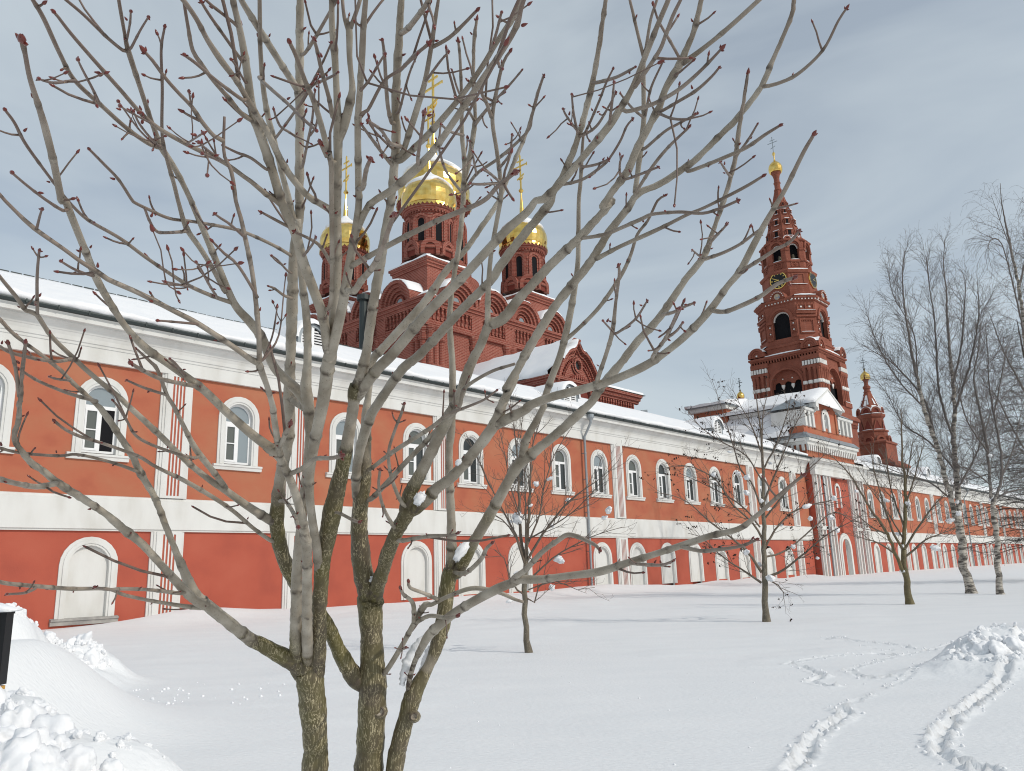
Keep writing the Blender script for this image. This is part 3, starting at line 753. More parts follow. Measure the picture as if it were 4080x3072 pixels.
mb = MB(); arch_panel(mb, GF, 76.9, 0.95, 7.0, 8.9, -0.25, 'white_plaster'); arch_ring(mb, GF, 76.9, 0.95, 1.5, 7.0, 8.9, 0, 0.09, 'white_plaster'); bput(mb, 'blind_window', gb)
for c in (71.2, 73.9, 81.0, 83.5):
    mb = MB()
    mb.fbox(GF, c - 0.75, c + 0.75, 0, 0.2, -4, 11, 'white_plaster')
    mb.fbox(GF, c - 0.55, c - 0.3, 0.2, 0.38, -4, 10.6, 'white_plaster'); mb.fbox(GF, c + 0.3, c + 0.55, 0.2, 0.38, -4, 10.6, 'white_plaster')
    mb.fbox(GF, c - 0.85, c + 0.85, 0, 0.5, -4, -0.4, 'old_stone')
    mb.fbox(GF, c - 0.85, c + 0.85, 0, 0.45, 4.6, 4.95, 'white_plaster')
    p = bput(mb, 'pilaster', gb)
    for x in (-0.18, 0.05):
        g = MB(); g.fbox(GF, c + x, c + x + 0.13, 0.2, 0.225, -0.2, 10.4, 'groove_red'); bput(g, 'groove', gb, p)
mb = MB(); mb.profile(GF, 70.2, 84.5, [(d + (0 if i in (0, 16) else 0.35), z) for i, (d, z) in enumerate(CORNICE)], 'white_plaster'); bput(mb, 'cornice', gb)
for x in (70.2, 84.5):
    pass
AF = Fr((0, -0.35), (1, 0), (0, -1))
SL = Fr((70.6, 0), (0, 1), (-1, 0))       # side of the attic that faces the lawn on the left
mb = MB()
mb.box((70.6, -0.3, 12.0), (84.1, 9.5, 13.6), 'upper_plaster')
mb.box((70.6, -0.3, 14.15), (84.1, 9.5, 15.4), 'upper_plaster')
bput(mb, 'attic_wall', gb)
mb = MB()
mb.profile(AF, 70.3, 84.4, [(0, 13.4), (0.25, 13.4), (0.3, 13.7), (0.5, 13.75), (0.5, 14.05), (0, 14.1)], 'white_plaster')
mb.profile(SL, -0.5, 9.5, [(0, 13.4), (0.25, 13.4), (0.3, 13.7), (0.5, 13.75), (0.5, 14.05), (0, 14.1)], 'white_plaster')
for i in range(26): mb.fbox(AF, 70.5 + i * 0.54, 70.5 + i * 0.54 + 0.26, 0.05, 0.28, 12.75, 13.4, 'white_plaster')
for i in range(16): mb.fbox(SL, -0.2 + i * 0.58, 0.06 + i * 0.58, 0.0, 0.25, 12.75, 13.4, 'white_plaster')
bput(mb, 'corbel_table', gb)
mb = MB(); mb.profile(AF, 70.2, 84.5, [(0, 14.1), (0.6, 14.08), (0.6, 14.16), (0.0, 14.7)], 'grey_metal'); mb.profile(SL, -0.6, 9.5, [(0, 14.1), (0.6, 14.08), (0.6, 14.16), (0.0, 14.7)], 'grey_metal')
bput(mb, 'ledge_flashing', gb)
for u0, u1 in ((70.7, 73.2), (79.9, 84.0)):
    mb = MB()
    mb.box((u0, -0.25, 15.3), (u1, 3.2, 17.2), 'white_plaster')
    n_ = 2 if u1 - u0 < 3 else 3; st = (u1 - u0 - 0.5) / n_
    for i in range(n_ + 1): mb.fbox(AF, u0 + i * st, u0 + i * st + 0.5, -0.1, 0.18, 15.4, 17.15, 'white_plaster')
    mb.profile(AF, u0 - 0.2, u1 + 0.2, [(0, 17.0), (0.3, 17.1), (0.35, 17.35), (0, 17.4)], 'white_plaster')
    a = bput(mb, 'attic_bay', gb)
    for i in range(n_):
        o_ = MB(); o_.fbox(AF, u0 + i * st + 0.55, u0 + (i + 1) * st - 0.05, -0.095, -0.07, 15.6, 16.8, 'old_stone'); bput(o_, 'opening', gb, a)
    r_ = MB(); cu = (u0 + u1) / 2
    r_.add([(u0 - 0.3, -0.75, 17.4), (u1 + 0.3, -0.75, 17.4), (u1 + 0.3, 3.5, 17.4), (u0 - 0.3, 3.5, 17.4), (cu, 1.2, 18.7)], [(0, 1, 4), (1, 2, 4), (2, 3, 4), (3, 0, 4)], 'grey_metal')
    bput(r_, 'hip_roof', gb, a)
mb = MB()
arch_wall(mb, AF, 73.3, 79.8, 15.3, 17.9, [(76.5, 1.0, 15.7, 16.75)], 'upper_plaster', reveal=0.25, mr='white_plaster')
mb.add([AF.p(73.3, 0, 17.9), AF.p(79.8, 0, 17.9), AF.p(76.5, 0, 19.5)], [(0, 1, 2)], 'upper_plaster')
mb.box((73.3, -0.05, 15.3), (79.8, 9.0, 17.9), 'upper_plaster')
for sx in (73.3, 79.35): mb.fbox(AF, sx, sx + 0.45, 0, 0.14, 15.35, 17.6, 'upper_plaster')
pd = bput(mb, 'pediment_wall', gb)
wn_ = MB(); arch_ring(wn_, AF, 76.5, 1.0, 2.1, 15.3, 16.75, 0, 0.16, 'white_plaster'); arch_ring(wn_, AF, 76.5, 0.8, 1.0, 15.7, 16.75, -0.2, -0.1, 'white_frame'); wn_.fbox(AF, 76.1, 76.9, -0.2, -0.1, 16.55, 16.65, 'white_frame')
wn_.fbox(AF, 76.46, 76.54, -0.2, -0.1, 15.7, 16.55, 'white_frame')
wo = bput(wn_, 'window', gb, pd); p = MB(); arch_panel(p, AF, 76.5, 0.9, 15.7, 16.75, -0.16, 'glass_mid'); bput(p, 'pane', gb, wo)
mb = MB()
for sgn, ux in ((-1, 72.5), (1, 80.6)):
    a = (ux, 17.75); b = (76.5, 19.75)
    for k, (d0, d1, zo0, zo1) in enumerate(((0, 0.25, -0.22, -0.08), (0, 0.5, -0.08, 0.10), (0, 0.8, 0.10, 0.30))):
        vs_ = [AF.p(a[0], d0, a[1] + zo0), AF.p(b[0], d0, b[1] + zo0), AF.p(b[0], d0, b[1] + zo1), AF.p(a[0], d0, a[1] + zo1), AF.p(a[0], d1, a[1] + zo0), AF.p(b[0], d1, b[1] + zo0), AF.p(b[0], d1, b[1] + zo1), AF.p(a[0], d1, a[1] + zo1)]
        mb.add(vs_, [(4, 5, 6, 7), (0, 4, 7, 3), (0, 1, 5, 4), (3, 2, 6, 7), (1, 2, 6, 5)], 'white_plaster')
PS = Fr((73.3, 0), (0, 1), (-1, 0))
mb.profile(PS, -1.1, 9.0, [(0, 17.2), (0.25, 17.2), (0.3, 17.5), (0.7, 17.6), (0.8, 17.95), (0, 18.0)], 'white_plaster')
bput(mb, 'raking_cornice', gb)
mb = MB(); rings = []
for i in range(15):
    v = -1.08 + i * 0.88; t = 0.30 + 0.05 * math.sin(i * 1.3); w_ = 0.08 * math.sin(i * 0.9)
    if i == 0: t = 0.16
    rings.append([(72.2 + w_, v, 18.0), (72.1 + w_, v, 18.0 + t), (73.5, v, 18.5 + t + w_), (75.2, v, 19.35 + t), (76.5, v, 20.0 + t), (78, v, 19.3 + t), (79.6, v, 18.55 + t), (80.9 - w_, v, 17.95 + t), (80.8, v, 17.95)])
mb.loft(rings, 'snow', close=False, cap0=True); bput(mb, 'roof_snow', gb, smooth=True)
mb = MB()   # lower slopes of the gate roof, under snow, running back
mb.add([(69.8, 1.0, 14.9), (73.4, 1.0, 18.0), (73.4, 12.5, 18.2), (69.8, 12.5, 14.9), (69.8, 1.0, 14.4), (69.8, 12.5, 14.4)], [(0, 1, 2, 3), (0, 3, 5, 4)], 'snow')
mb.add([(84.3, 3.3, 14.9), (79.7, 3.3, 18.0), (79.7, 12.5, 18.2), (84.3, 12.5, 14.9)], [(0, 1, 2, 3)], 'snow')
bput(mb, 'roof_slope_snow', gb)
mb = MB(); mb.box((72.4, 9.2, 17.3), (81, 13.4, 19.0), 'upper_plaster'); mb.box((71.8, 8.9, 18.9), (81.4, 13.8, 19.35), 'white_plaster'); mb.box((71.6, 8.7, 19.35), (81.6, 14.0, 19.45), 'grey_metal')
tr_ = bput(mb, 'rear_transept', gb)
mb = MB(); rings = []
for i in range(9):
    v = 8.6 + i * 0.68; t = 0.28 + 0.06 * math.sin(i * 1.7)
    rings.append([(71.5, v, 19.45), (71.4, v, 19.45 + t), (72.6, v, 19.7 + t), (76.5, v, 20.3 + t), (81.5, v, 19.5 + t), (81.6, v, 19.45)])
mb.loft(rings, 'snow', close=False, cap0=True, cap1=True); bput(mb, 'snow_cap', gb, tr_, smooth=True)
mb = MB(); mb.add([(84.3, -1.3, 12.2), (84.3, 0, 12.2)], [], 'snow')
downpipe(gb, 72.55, -0.6, d=0.95); downpipe(gb, 85.6, -1.2, d=0.35)

# ------------------------------------------------------------------ far wing
fw = building('far_wing', 'far red and white wing of the monastery running away to the right behind the birches', 'building', 120, 0, -1.5)
mb = MB(); FU0, FU1 = 84.6, 236.0
wins = []; pil = []
u = 88.6; k = 0
while u < FU1 - 3:
    wins.append(u); k += 1
    stepu = 4.25
    if k % 3 == 0: pil.append(u + 2.75); stepu = 5.5
    u += stepu
arch_wall(mb, FRONT, FU0, FU1, 4.7, WALL_TOP + 0.05, [(u, 1.32, 6.5, 8.68) for u in wins], 'upper_plaster', reveal=0.21, mr='white_plaster')
arch_wall(mb, FRONT, FU0, FU1, -7.5, 3.6, [(u, 1.5, -1.4, 2.28) for u in wins], 'lower_plaster', reveal=0.15, mr='white_plaster')
mb.box((FU0, 0.4, -7.5), (FU1, 10, 12), 'lower_plaster')
bput(mb, 'wall', fw)
mb = MB(); mb.profile(FRONT, FU0, FU1, [(0, 3.45), (0.16, 3.46), (0.16, 4.66), (0, 4.72)], 'white_plaster'); bput(mb, 'belt_course', fw)
mb = MB(); mb.profile(FRONT, FU0, FU1, CORNICE, 'white_plaster'); bput(mb, 'cornice', fw)
mb = MB(); mb.profile(FRONT, FU0, FU1, [(0.845, 11.74), (1.0, 11.78), (1.0, 11.97), (0.80, 11.97)], 'dark_metal'); bput(mb, 'gutter', fw)
snow_roof(FU0, FU1, 'roof_snow', fw, step=0.6)
for c in pil:
    flute_pilaster(fw, c, 4.72, 10.2, 4.9, 10.1); flute_pilaster(fw, c, -5, 3.45, -4.8, 3.3)
pw = [window_proto(fw, v) for v in VAR[2:]]; us = set()
for i, u in enumerate(wins):
    k = i % 3; place(pw[k], fw, u, 0, k not in us); us.add(k)
pn = MB()
arch_ring(pn, FRONT, 0, 1.70, 2.12, -1.4, 2.28, 0.0, 0.05, 'white_plaster'); arch_ring(pn, FRONT, 0, 1.46, 1.72, -1.4, 2.28, -0.16, 0.09, 'white_plaster')
pnw = pn.build('blind_window', fw); p = MB(); arch_panel(p, FRONT, 0, 1.47, -1.4, 2.28, -0.12, 'white_plaster'); p.build('infill', pnw)
p = MB(); p.profile(FRONT, -1.2, 1.2, [(0.0, -1.65), (0.12, -1.65), (0.17, -1.45), (0.0, -1.38)], 'old_stone'); p.build('sill', pnw)
for i, u in enumerate(wins): place(pnw, fw, u, 0, i == 0)
downpipe(fw, 130.6, -2.0)
for u in (97, 118.5, 140): dormer(fw, u)

# ------------------------------------------------------------------ church: cross-domed brick cathedral with five gilded domes
CU0, CU1, CV0, CV1 = 40.5, 64.8, 24.8, 49.1
ct = building('cathedral', 'red brick cathedral with five gilded onion domes rising behind the long building', 'church', (CU0 + CU1) / 2, (CV0 + CV1) / 2)
CB = 'brick'
def rect_loft(mb, prof, m):
    rings = []
    for o_, z in prof:
        rings.append([(CU0 - o_, CV0 - o_, z), (CU1 + o_, CV0 - o_, z), (CU1 + o_, CV1 + o_, z), (CU0 - o_, CV1 + o_, z)])
    mb.loft(rings, m)
faces4 = [Fr((CU0, CV0), (1, 0), (0, -1)), Fr((CU0, CV0), (0, 1), (-1, 0)), Fr((CU1, CV0), (0, 1), (1, 0)), Fr((CU0, CV1), (1, 0), (0, 1))]
LEN = CU1 - CU0
mb = MB(); rect_loft(mb, [(0, 0), (0, 29.3)], CB); bput(mb, 'wall', ct)
ZC = [4.4, 9.55, 14.75, 19.9]     # centres of the four gables of a face
for fi, fr in enumerate(faces4[:2]):
    mb = MB()
    # clustered half columns
    for c in [0.35, 1.1, 1.85] + [x for q in (6.95, 12.15, 17.35) for x in (q - 0.42, q + 0.42)] + [LEN - 1.85, LEN - 1.1, LEN - 0.35]:
        px, py, _ = fr.p(c, 0.12, 0)
        mb.lathe(px, py, [(0.42, 14), (0.42, 21.4), (0.56, 21.5), (0.56, 21.8), (0.36, 22.0), (0.34, 24.3), (0.5, 24.5), (0.52, 24.9), (0.36, 25.0), (0.44, 25.3), (0.58, 25.6), (0.58, 25.9)], 10, CB)
    bput(mb, 'column_cluster', ct)
    mb = MB()
    mb.profile(fr, -0.4, LEN + 0.4, [(0, 25.9), (0.35, 25.9), (0.42, 26.1), (0.42, 26.3), (0.25, 26.35), (0.25, 26.6), (0, 26.6)], CB)
    mb.profile(fr, -0.5, LEN + 0.5, [(0, 28.1), (0.3, 28.15), (0.34, 28.4), (0.5, 28.5), (0.5, 28.75), (0.66, 28.8), (0.66, 29.1), (0, 29.2)], CB)
    for i in range(42):       # pointed frieze between the two bands
        c = 0.3 + i * (LEN - 0.6) / 41
        mb.fbox(fr, c - 0.09, c + 0.09, 0, 0.22, 27.35, 28.0, CB); mb.fbox(fr, c - 0.16, c + 0.16, 0, 0.3, 27.9, 28.1, CB)
        mb.fbox(fr, c - 0.13, c + 0.13, 0, 0.16, 26.75, 27.05, CB)
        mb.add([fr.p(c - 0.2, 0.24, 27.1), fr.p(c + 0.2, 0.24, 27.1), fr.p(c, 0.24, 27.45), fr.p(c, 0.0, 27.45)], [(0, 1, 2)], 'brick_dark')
    bput(mb, 'frieze', ct)
    for c in (6.95, 12.15, 17.35):
        mb = MB(); mb.fbox(fr, c - 0.75, c + 0.75, 0, 0.3, 14, 29.25, CB); bput(mb, 'pilaster', ct)
    for c in ZC:              # round gables, three receding orders each
        mb = MB()
        for k, (wi, wo, d0, d1) in enumerate(((4.25, 5.1, -3.0, 0.62), (3.5, 4.3, -1.0, 0.36), (2.8, 3.55, -1.0, 0.12), (2.2, 2.85, -1.0, -0.12))):
            arch_ring(mb, fr, c, wi, wo, 29.15, 29.25, d0, d1, CB, n=18, rise=1.02)
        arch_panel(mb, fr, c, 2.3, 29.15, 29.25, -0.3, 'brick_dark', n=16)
        g = bput(mb, 'round_gable', ct)
        w_ = MB(); arch_ring(w_, fr, c, 0.9, 1.35, 29.2, 29.5, -0.3, -0.15, CB); arch_panel(w_, fr, c, 0.95, 29.2, 29.5, -0.2, 'glass_light'); bput(w_, 'lunette', ct, g)
        rings = []
        for k, dd in enumerate((0.66, 0.60, 0.2, -0.8, -2.0, -3.2)):
            r = []; th0, th1 = (0.12, 0.88) if (int(c) + fi) % 2 else (0.16, 0.62)
            for i in range(11):
                a = math.pi * (th0 + (th1 - th0) * i / 10)
                t = (0.0, 0.16, 0.24, 0.3, 0.34, 0.34)[k] * math.sin(math.pi * min(1, max(0, (i + 0.6) / 11.2))) ** 0.4 * (1 + 0.2 * math.sin(i * 1.9 + c))
                rr_ = 2.52 + t
                r.append(fr.p(c - rr_ * math.cos(a), dd + 0.05 * math.sin(i * 2.1 + c), 29.25 + rr_ * math.sin(a)))
            rings.append(r)
        s_ = MB(); s_.loft(rings, 'snow', close=False); bput(s_, 'snow_cap', ct, g, smooth=True)
mb = MB()
mb.add([(CU0 + 0.3, CV0 + 0.3, 29.6), (CU1 - 0.3, CV0 + 0.3, 29.6), (CU1 - 0.3, CV1 - 0.3, 29.6), (CU0 + 0.3, CV1 - 0.3, 29.6)] + [(CU0 + 5, CV0 + 5, 33.2), (CU1 - 5, CV0 + 5, 33.2), (CU1 - 5, CV1 - 5, 33.2), (CU0 + 5, CV1 - 5, 33.2)],
       [(0, 1, 5, 4), (1, 2, 6, 5), (2, 3, 7, 6), (3, 0, 4, 7), (4, 5, 6, 7)], 'snow')
bput(mb, 'roof_snow', ct)
up = [Fr((CU0 + 2.6, CV0 + 2.6), (1, 0), (0, -1)), Fr((CU0 + 2.6, CV0 + 2.6), (0, 1), (-1, 0))]
for fi, fr in enumerate(up):      # second tier of smaller gables
    for c in (4.6, 9.55, 14.5):
        mb = MB()
        for wi, wo, d0, d1 in ((3.0, 3.7, -2.2, 0.4), (2.3, 3.05, -1.0, 0.15)):
            arch_ring(mb, fr, c, wi, wo, 30.4, 31.3, d0, d1, CB, n=14, rise=1.08)
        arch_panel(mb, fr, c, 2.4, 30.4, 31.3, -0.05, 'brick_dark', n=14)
        g = bput(mb, 'upper_gable', ct)
        rings = []
        for k, dd in enumerate((0.44, 0.3, -0.6, -2.2)):
            r = []
            for i in range(9):
                a = math.pi * (0.16 + 0.62 * i / 8); t = (0.0, 0.2, 0.28, 0.3)[k] * math.sin(math.pi * (i + 0.5) / 9) ** 0.5
                r.append(fr.p(c - (1.88 + t) * math.cos(a), dd, 31.3 + (2.0 + t) * math.sin(a)))
            rings.append(r)
        s_ = MB(); s_.loft(rings, 'snow', close=False); bput(s_, 'snow_cap', ct, g, smooth=True)

def onion(R, h_total, neck, n=40):
    """profile of a gilded onion dome: (radius, height)"""
    base = [(0.86, 0.0), (0.93, 0.06), (0.985, 0.15), (1.0, 0.26), (0.985, 0.37), (0.93, 0.48), (0.83, 0.58), (0.69, 0.67), (0.53, 0.745), (0.37, 0.81), (0.24, 0.87), (0.14, 0.93), (0.08, 1.0)]
    return [(R * r if i < len(base) - 1 else max(neck, R * 0.05), h_total * z) for i, (r, z) in enumerate(base)]
def cross_mesh(mb, cx, cy, z0, h, m, w=0.42, th=0.09, low=True, crescent=False):
    """eight-pointed cross whose arms run along v"""
    f = Fr((cx, cy), (0, 1), (-1, 0))
    mb.fbox(f, -th / 2, th / 2, -th / 2, th / 2, z0, z0 + h, m)
    mb.fbox(f, -w * h, w * h, -th * 0.4, th * 0.4, z0 + h * 0.66, z0 + h * 0.66 + th, m)
    mb.fbox(f, -w * h * 0.5, w * h * 0.5, -th * 0.4, th * 0.4, z0 + h * 0.82, z0 + h * 0.82 + th, m)
    if low:
        a, b = -w * h * 0.5, w * h * 0.5; z = z0 + h * 0.34
        vs_ = [f.p(a, -th * 0.4, z + 0.05 * h), f.p(b, -th * 0.4, z - 0.05 * h), f.p(b, th * 0.4, z - 0.05 * h), f.p(a, th * 0.4, z + 0.05 * h)]
        vs_ += [(x, y, zz + th) for x, y, zz in vs_]
        mb.add(vs_, [(0, 1, 2, 3), (4, 5, 6, 7), (0, 1, 5, 4), (1, 2, 6, 5), (2, 3, 7, 6), (3, 0, 4, 7)], m)
    if crescent:
        for i in range(10):
            a0 = math.pi * (1.05 + 0.9 * i / 10); a1 = math.pi * (1.05 + 0.9 * (i + 1) / 10); r = w * h * 0.42; zc = z0 + h * 0.36
            t0 = th * (0.35 + 0.9 * math.sin(math.pi * i / 10)); 
            p = [f.p(r * math.cos(a0), -th / 3, zc + r * math.sin(a0)), f.p(r * math.cos(a1), -th / 3, zc + r * math.sin(a1)), f.p(r * math.cos(a1), th / 3, zc + r * math.sin(a1) + t0), f.p(r * math.cos(a0), th / 3, zc + r * math.sin(a0) + t0)]
            mb.add(p, [(0, 1, 2, 3)], m)
        for s in (-1, 1):   # little rays at the ends of the arms
            for dz in (-0.5, 0, 0.5):
                mb.fbox(f, s * w * h - 0.05, s * w * h + 0.05, -0.04, 0.04, z0 + h * 0.66 + dz * 0.35, z0 + h * 0.66 + dz * 0.35 + 0.12, m)
    mb.lathe(cx, cy, [(0.02, z0 + h), (0.1, z0 + h + 0.08), (0.02, z0 + h + 0.2)], 6, m)
def drum_and_dome(root, cx, cy, zb, zt, rd, Rdome, hdome, spire, crossh, core, mbrick, nwin=8, ring=True, kok=True, rot=0.0):
    dr = MB()
    dr.lathe(cx, cy, [(rd * 1.22, zb - 0.2), (rd * 1.22, zb + 0.1), (rd * 1.12, zb + 0.25), (rd * 1.15, zb + 0.45), (rd * 1.0, zb + 0.6), (rd, zb + 0.62), (rd, zt - 1.1), (rd * 1.04, zt - 1.05), (rd * 1.06, zt - 0.85), (rd * 1.13, zt - 0.75), (rd * 1.16, zt - 0.5), (rd * 1.25, zt - 0.4), (rd * 1.28, zt - 0.1), (rd * 0.9, zt)], 32, mbrick)
    d = bput(dr, 'drum', root)
    k = MB()
    H = zt - zb
    for i in range(nwin):
        ph = rot + 2 * math.pi * i / nwin
        fr = face_fr(cx, cy, ph, rd * 0.99)
        ww = rd * 0.42
        arch_ring(k, fr, 0, ww * 1.15, ww * 1.75, zb + H * 0.16, zb + H * 0.60, -0.1, 0.26, mbrick, n=10)
        arch_ring(k, fr, 0, ww * 0.72, ww * 1.18, zb + H * 0.16, zb + H * 0.60, -0.1, 0.14, mbrick, n=10)
        w_ = MB(); arch_panel(w_, fr, 0, ww * 0.74, zb + H * 0.16, zb + H * 0.60, 0.06, 'black_void', n=8); bput(w_, 'slit_window', root, d)
        c_ = face_fr(cx, cy, ph + math.pi / nwin, rd * 1.03)
        px, py, _ = c_.p(0, 0, 0)
        z_ = zb + H * 0.13
        k.lathe(px, py, [(0.26, z_), (0.3, z_ + 0.3), (0.19, z_ + 0.4), (0.19, z_ + H * 0.2), (0.29, z_ + H * 0.23), (0.19, z_ + H * 0.26), (0.19, z_ + H * 0.42), (0.32, z_ + H * 0.46), (0.34, z_ + H * 0.52)], 8, mbrick)
        if kok:
            fk = face_fr(cx, cy, ph + math.pi / nwin, rd * 1.16)
            arch_ring(k, fk, 0, rd * 0.5, rd * 0.86, zb - H * 0.17, zb - H * 0.06, -0.5, 0.12, mbrick, n=8, rise=1.15)
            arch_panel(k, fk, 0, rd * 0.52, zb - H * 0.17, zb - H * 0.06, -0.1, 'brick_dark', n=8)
    nt_ = 44
    for i in range(nt_):
        ph = 2 * math.pi * i / nt_; f_ = face_fr(cx, cy, ph, rd * 1.08)
        k.fbox(f_, -0.09, 0.09, -0.1, 0.14, zt - 0.98, zt - 0.78, mbrick)
    bput(k, 'arcade', root, d)
    if ring:
        v_ = MB()
        for i in range(40):
            f_ = face_fr(cx, cy, 2 * math.pi * (i + 0.5) / 40, rd * 1.29); hw = rd * 1.29 * math.pi / 40
            v_.add([f_.p(-hw, 0, zt + 0.1), f_.p(hw, 0, zt + 0.1), f_.p(hw, 0.02, zt - 0.12), f_.p(0, 0.02, zt - 0.38), f_.p(-hw, 0.02, zt - 0.12)], [(0, 1, 2, 3, 4)], 'gold')
        bput(v_, 'lace_edge', root, d)
    dm = MB()
    prof = onion(Rdome, hdome, 0.16)
    fine = catmull([(r, 0, z) for r, z in prof], hdome / 16)
    dm.lathe(cx, cy, [(max(0.05, p[0]), p[2] + zt) for p in fine], 34, 'gold', jit=Rdome * 0.006)
    dome = bput(dm, 'dome', root, smooth=False)
    sc = MB()
    zs = zt + hdome
    pr = []
    for r, z in prof:
        if z >= hdome * 0.56: pr.append((r, z))
    rings = []
    nn = 28
    for kk in range(len(pr) + 1):
        rr = []
        for j in range(nn):
            a = 2 * math.pi * j / nn
            low = 0.055 * hdome * (math.sin(a * 3 + cx) + 0.7 * math.sin(a * 5 + cy) + 0.5 * math.sin(a * 9))
            if kk == 0: r, z = pr[0][0] * 1.0 , pr[0][1] + low; r = r - max(0, low) * 1.05 + 0.0
            else: r, z = pr[kk - 1][0] + 0.15 * Rdome / 3, pr[kk - 1][1] + 0.12 * Rdome / 3 + max(0, low) * (0.9 if kk == 1 else 0.2); r = r - (max(0, low) * 0.9 if kk == 1 else 0)
            rr.append((cx + r * math.cos(a), cy + r * math.sin(a), zt + z))
        rings.append(rr)
    sc.loft(rings, 'snow'); bput(sc, 'snow_cap', root, dome, smooth=True)
    cr = MB()
    cr.lathe(cx, cy, [(0.3 * Rdome / 3, zs - 0.2), (0.26 * Rdome / 3, zs + spire * 0.3), (0.12 * Rdome / 3, zs + spire * 0.8), (0.1, zs + spire), (0.2 * Rdome / 3, zs + spire + 0.08), (0.32 * Rdome / 3, zs + spire + 0.3), (0.2 * Rdome / 3, zs + spire + 0.55), (0.08, zs + spire + 0.62)], 12, 'gold')
    cross_mesh(cr, cx, cy, zs + spire + 0.6, crossh, 'gold', w=0.24, th=0.16 * Rdome / 3, crescent=True)
    bput(cr, 'cross', root, dome)
    return d
CX, CY = (CU0 + CU1) / 2, (CV0 + CV1) / 2
IN = 4.2
corners = [(CU0 + IN, CV0 + IN), (CU1 - IN, CV0 + IN), (CU0 + IN, CV1 - IN), (CU1 - IN, CV1 - IN)]
for cx, cy in corners:
    mb = MB()
    def sq(h, z): return [(cx - h, cy - h, z), (cx + h, cy - h, z), (cx + h, cy + h, z), (cx - h, cy + h, z)]
    mb.loft([sq(2.75, 29.2), sq(2.75, 33.2), sq(2.9, 33.25), sq(2.9, 33.5), sq(3.05, 33.55), sq(3.05, 33.8), sq(3.2, 33.85), sq(3.2, 34.1), sq(2.3, 34.5)], CB)
    pdm = bput(mb, 'pedestal', ct)
    s_ = MB(); rings = []
    for i in range(9):
        t = i / 8; rings.append([(cx - 3.2 + 6.4 * t, cy - 3.22, 34.1), (cx - 3.2 + 6.4 * t, cy - 3.15, 34.3 + 0.05 * math.sin(i * 2)), (cx - 3.1 + 6.2 * t, cy - 2.5, 34.5)])
    s_.loft(rings, 'snow', close=False)
    rings = []
    for i in range(9):
        t = i / 8; rings.append([(cx - 3.22, cy - 3.2 + 6.4 * t, 34.1), (cx - 3.15, cy - 3.2 + 6.4 * t, 34.32 + 0.06 * math.sin(i * 1.7)), (cx - 2.5, cy - 3.1 + 6.2 * t, 34.5)])
    s_.loft(rings, 'snow', close=False)
    bput(s_, 'ledge_snow', ct, pdm, smooth=True)
    drum_and_dome(ct, cx, cy, 35.9, 41.05, 2.42, 3.13, 4.8, 3.2, 4.7, 0, CB, nwin=8, rot=math.pi / 8 + 0.1)
mb = MB(); mb.lathe(CX, CY, [(5.6, 33), (5.6, 36.4), (5.2, 36.6)], 32, CB); bput(mb, 'pedestal', ct)
drum_and_dome(ct, CX, CY, 37.5, 47.3, 3.75, 4.6, 7.0, 4.5, 7.6, 0, CB, nwin=10)
# dark ventilation pipe standing by the left flank
mb = MB(); mb.lathe(39.2, 33.5, [(0.45, 24), (0.45, 30.4), (0.75, 30.5), (0.75, 31.0), (0.1, 31.4)], 12, 'dark_metal'); bput(mb, 'vent_pipe', ct)

# bird on the gable
bx, by = wpt(CU0 + 11.6, CV0 - 0.2)
mb = MB()
tube(mb, [(-0.26, 0, 0.10), (-0.12, 0, 0.13), (0.0, 0, 0.19), (0.10, 0, 0.26), (0.17, 0, 0.36), (0.22, 0, 0.41), (0.30, 0, 0.40)], [0.02, 0.06, 0.10, 0.10, 0.055, 0.06, 0.01], 8, 'bird_black')
tube(mb, [(0.02, 0.03, 0.1), (0.02, 0.03, 0.0)], [0.012, 0.01], 4, 'bird_black'); tube(mb, [(0.02, -0.03, 0.1), (0.02, -0.03, 0.0)], [0.012, 0.01], 4, 'bird_black')
mb.add([(-0.1, 0.05, 0.14), (-0.1, -0.05, 0.14), (-0.45, -0.06, 0.05), (-0.45, 0.06, 0.05)], [(0, 1, 2, 3)], 'bird_black')
bd = mb.build('bird', None, smooth=True); bd.location = (bx, by, 31.75); bd.rotation_euler = (0, 0, 2.6)
tag(bd, 'small dark bird perched on the snowy gables of the cathedral', 'bird')

# ------------------------------------------------------------------ porch wing of the cathedral
pw_ = building('cathedral_porch', 'low brick wing with ornate ogee gable and snowy roof in front of the cathedral', 'church', 50, 16)
PU0, PU1, PV0, PV1 = 43.0, 56.2, 11.0, 24.8
PF = Fr((PU0, PV0), (1, 0), (0, -1)); PSD = Fr((PU0, PV0), (0, 1), (-1, 0))
mb = MB(); mb.box((PU0, PV0, 0), (PU1, PV1, 18.2), CB); bput(mb, 'wall', pw_)
mb = MB()
for fr, L in ((PF, PU1 - PU0), (PSD, PV1 - PV0)):
    mb.profile(fr, -0.5, L + 0.5, [(0, 17.55), (0.25, 17.6), (0.3, 17.8), (0.5, 17.85), (0.55, 18.1), (0.75, 18.15), (0.8, 18.4), (0, 18.45)], CB)
    mb.profile(fr, -0.2, L + 0.2, [(0, 16.0), (0.16, 16.0), (0.2, 16.2), (0, 16.25)], CB)
    n_ = int(L / 0.42)
    for i in range(n_):
        c = 0.2 + i * 0.42
        mb.fbox(fr, c - 0.1, c + 0.1, 0, 0.2, 17.2, 17.55, CB); mb.fbox(fr, c - 0.055, c + 0.055, 0, 0.16, 16.35, 17.15, CB); mb.fbox(fr, c + 0.08, c + 0.13, 0, 0.16, 16.35, 17.15, CB)
bput(mb, 'cornice', pw_)
GC = 3.5
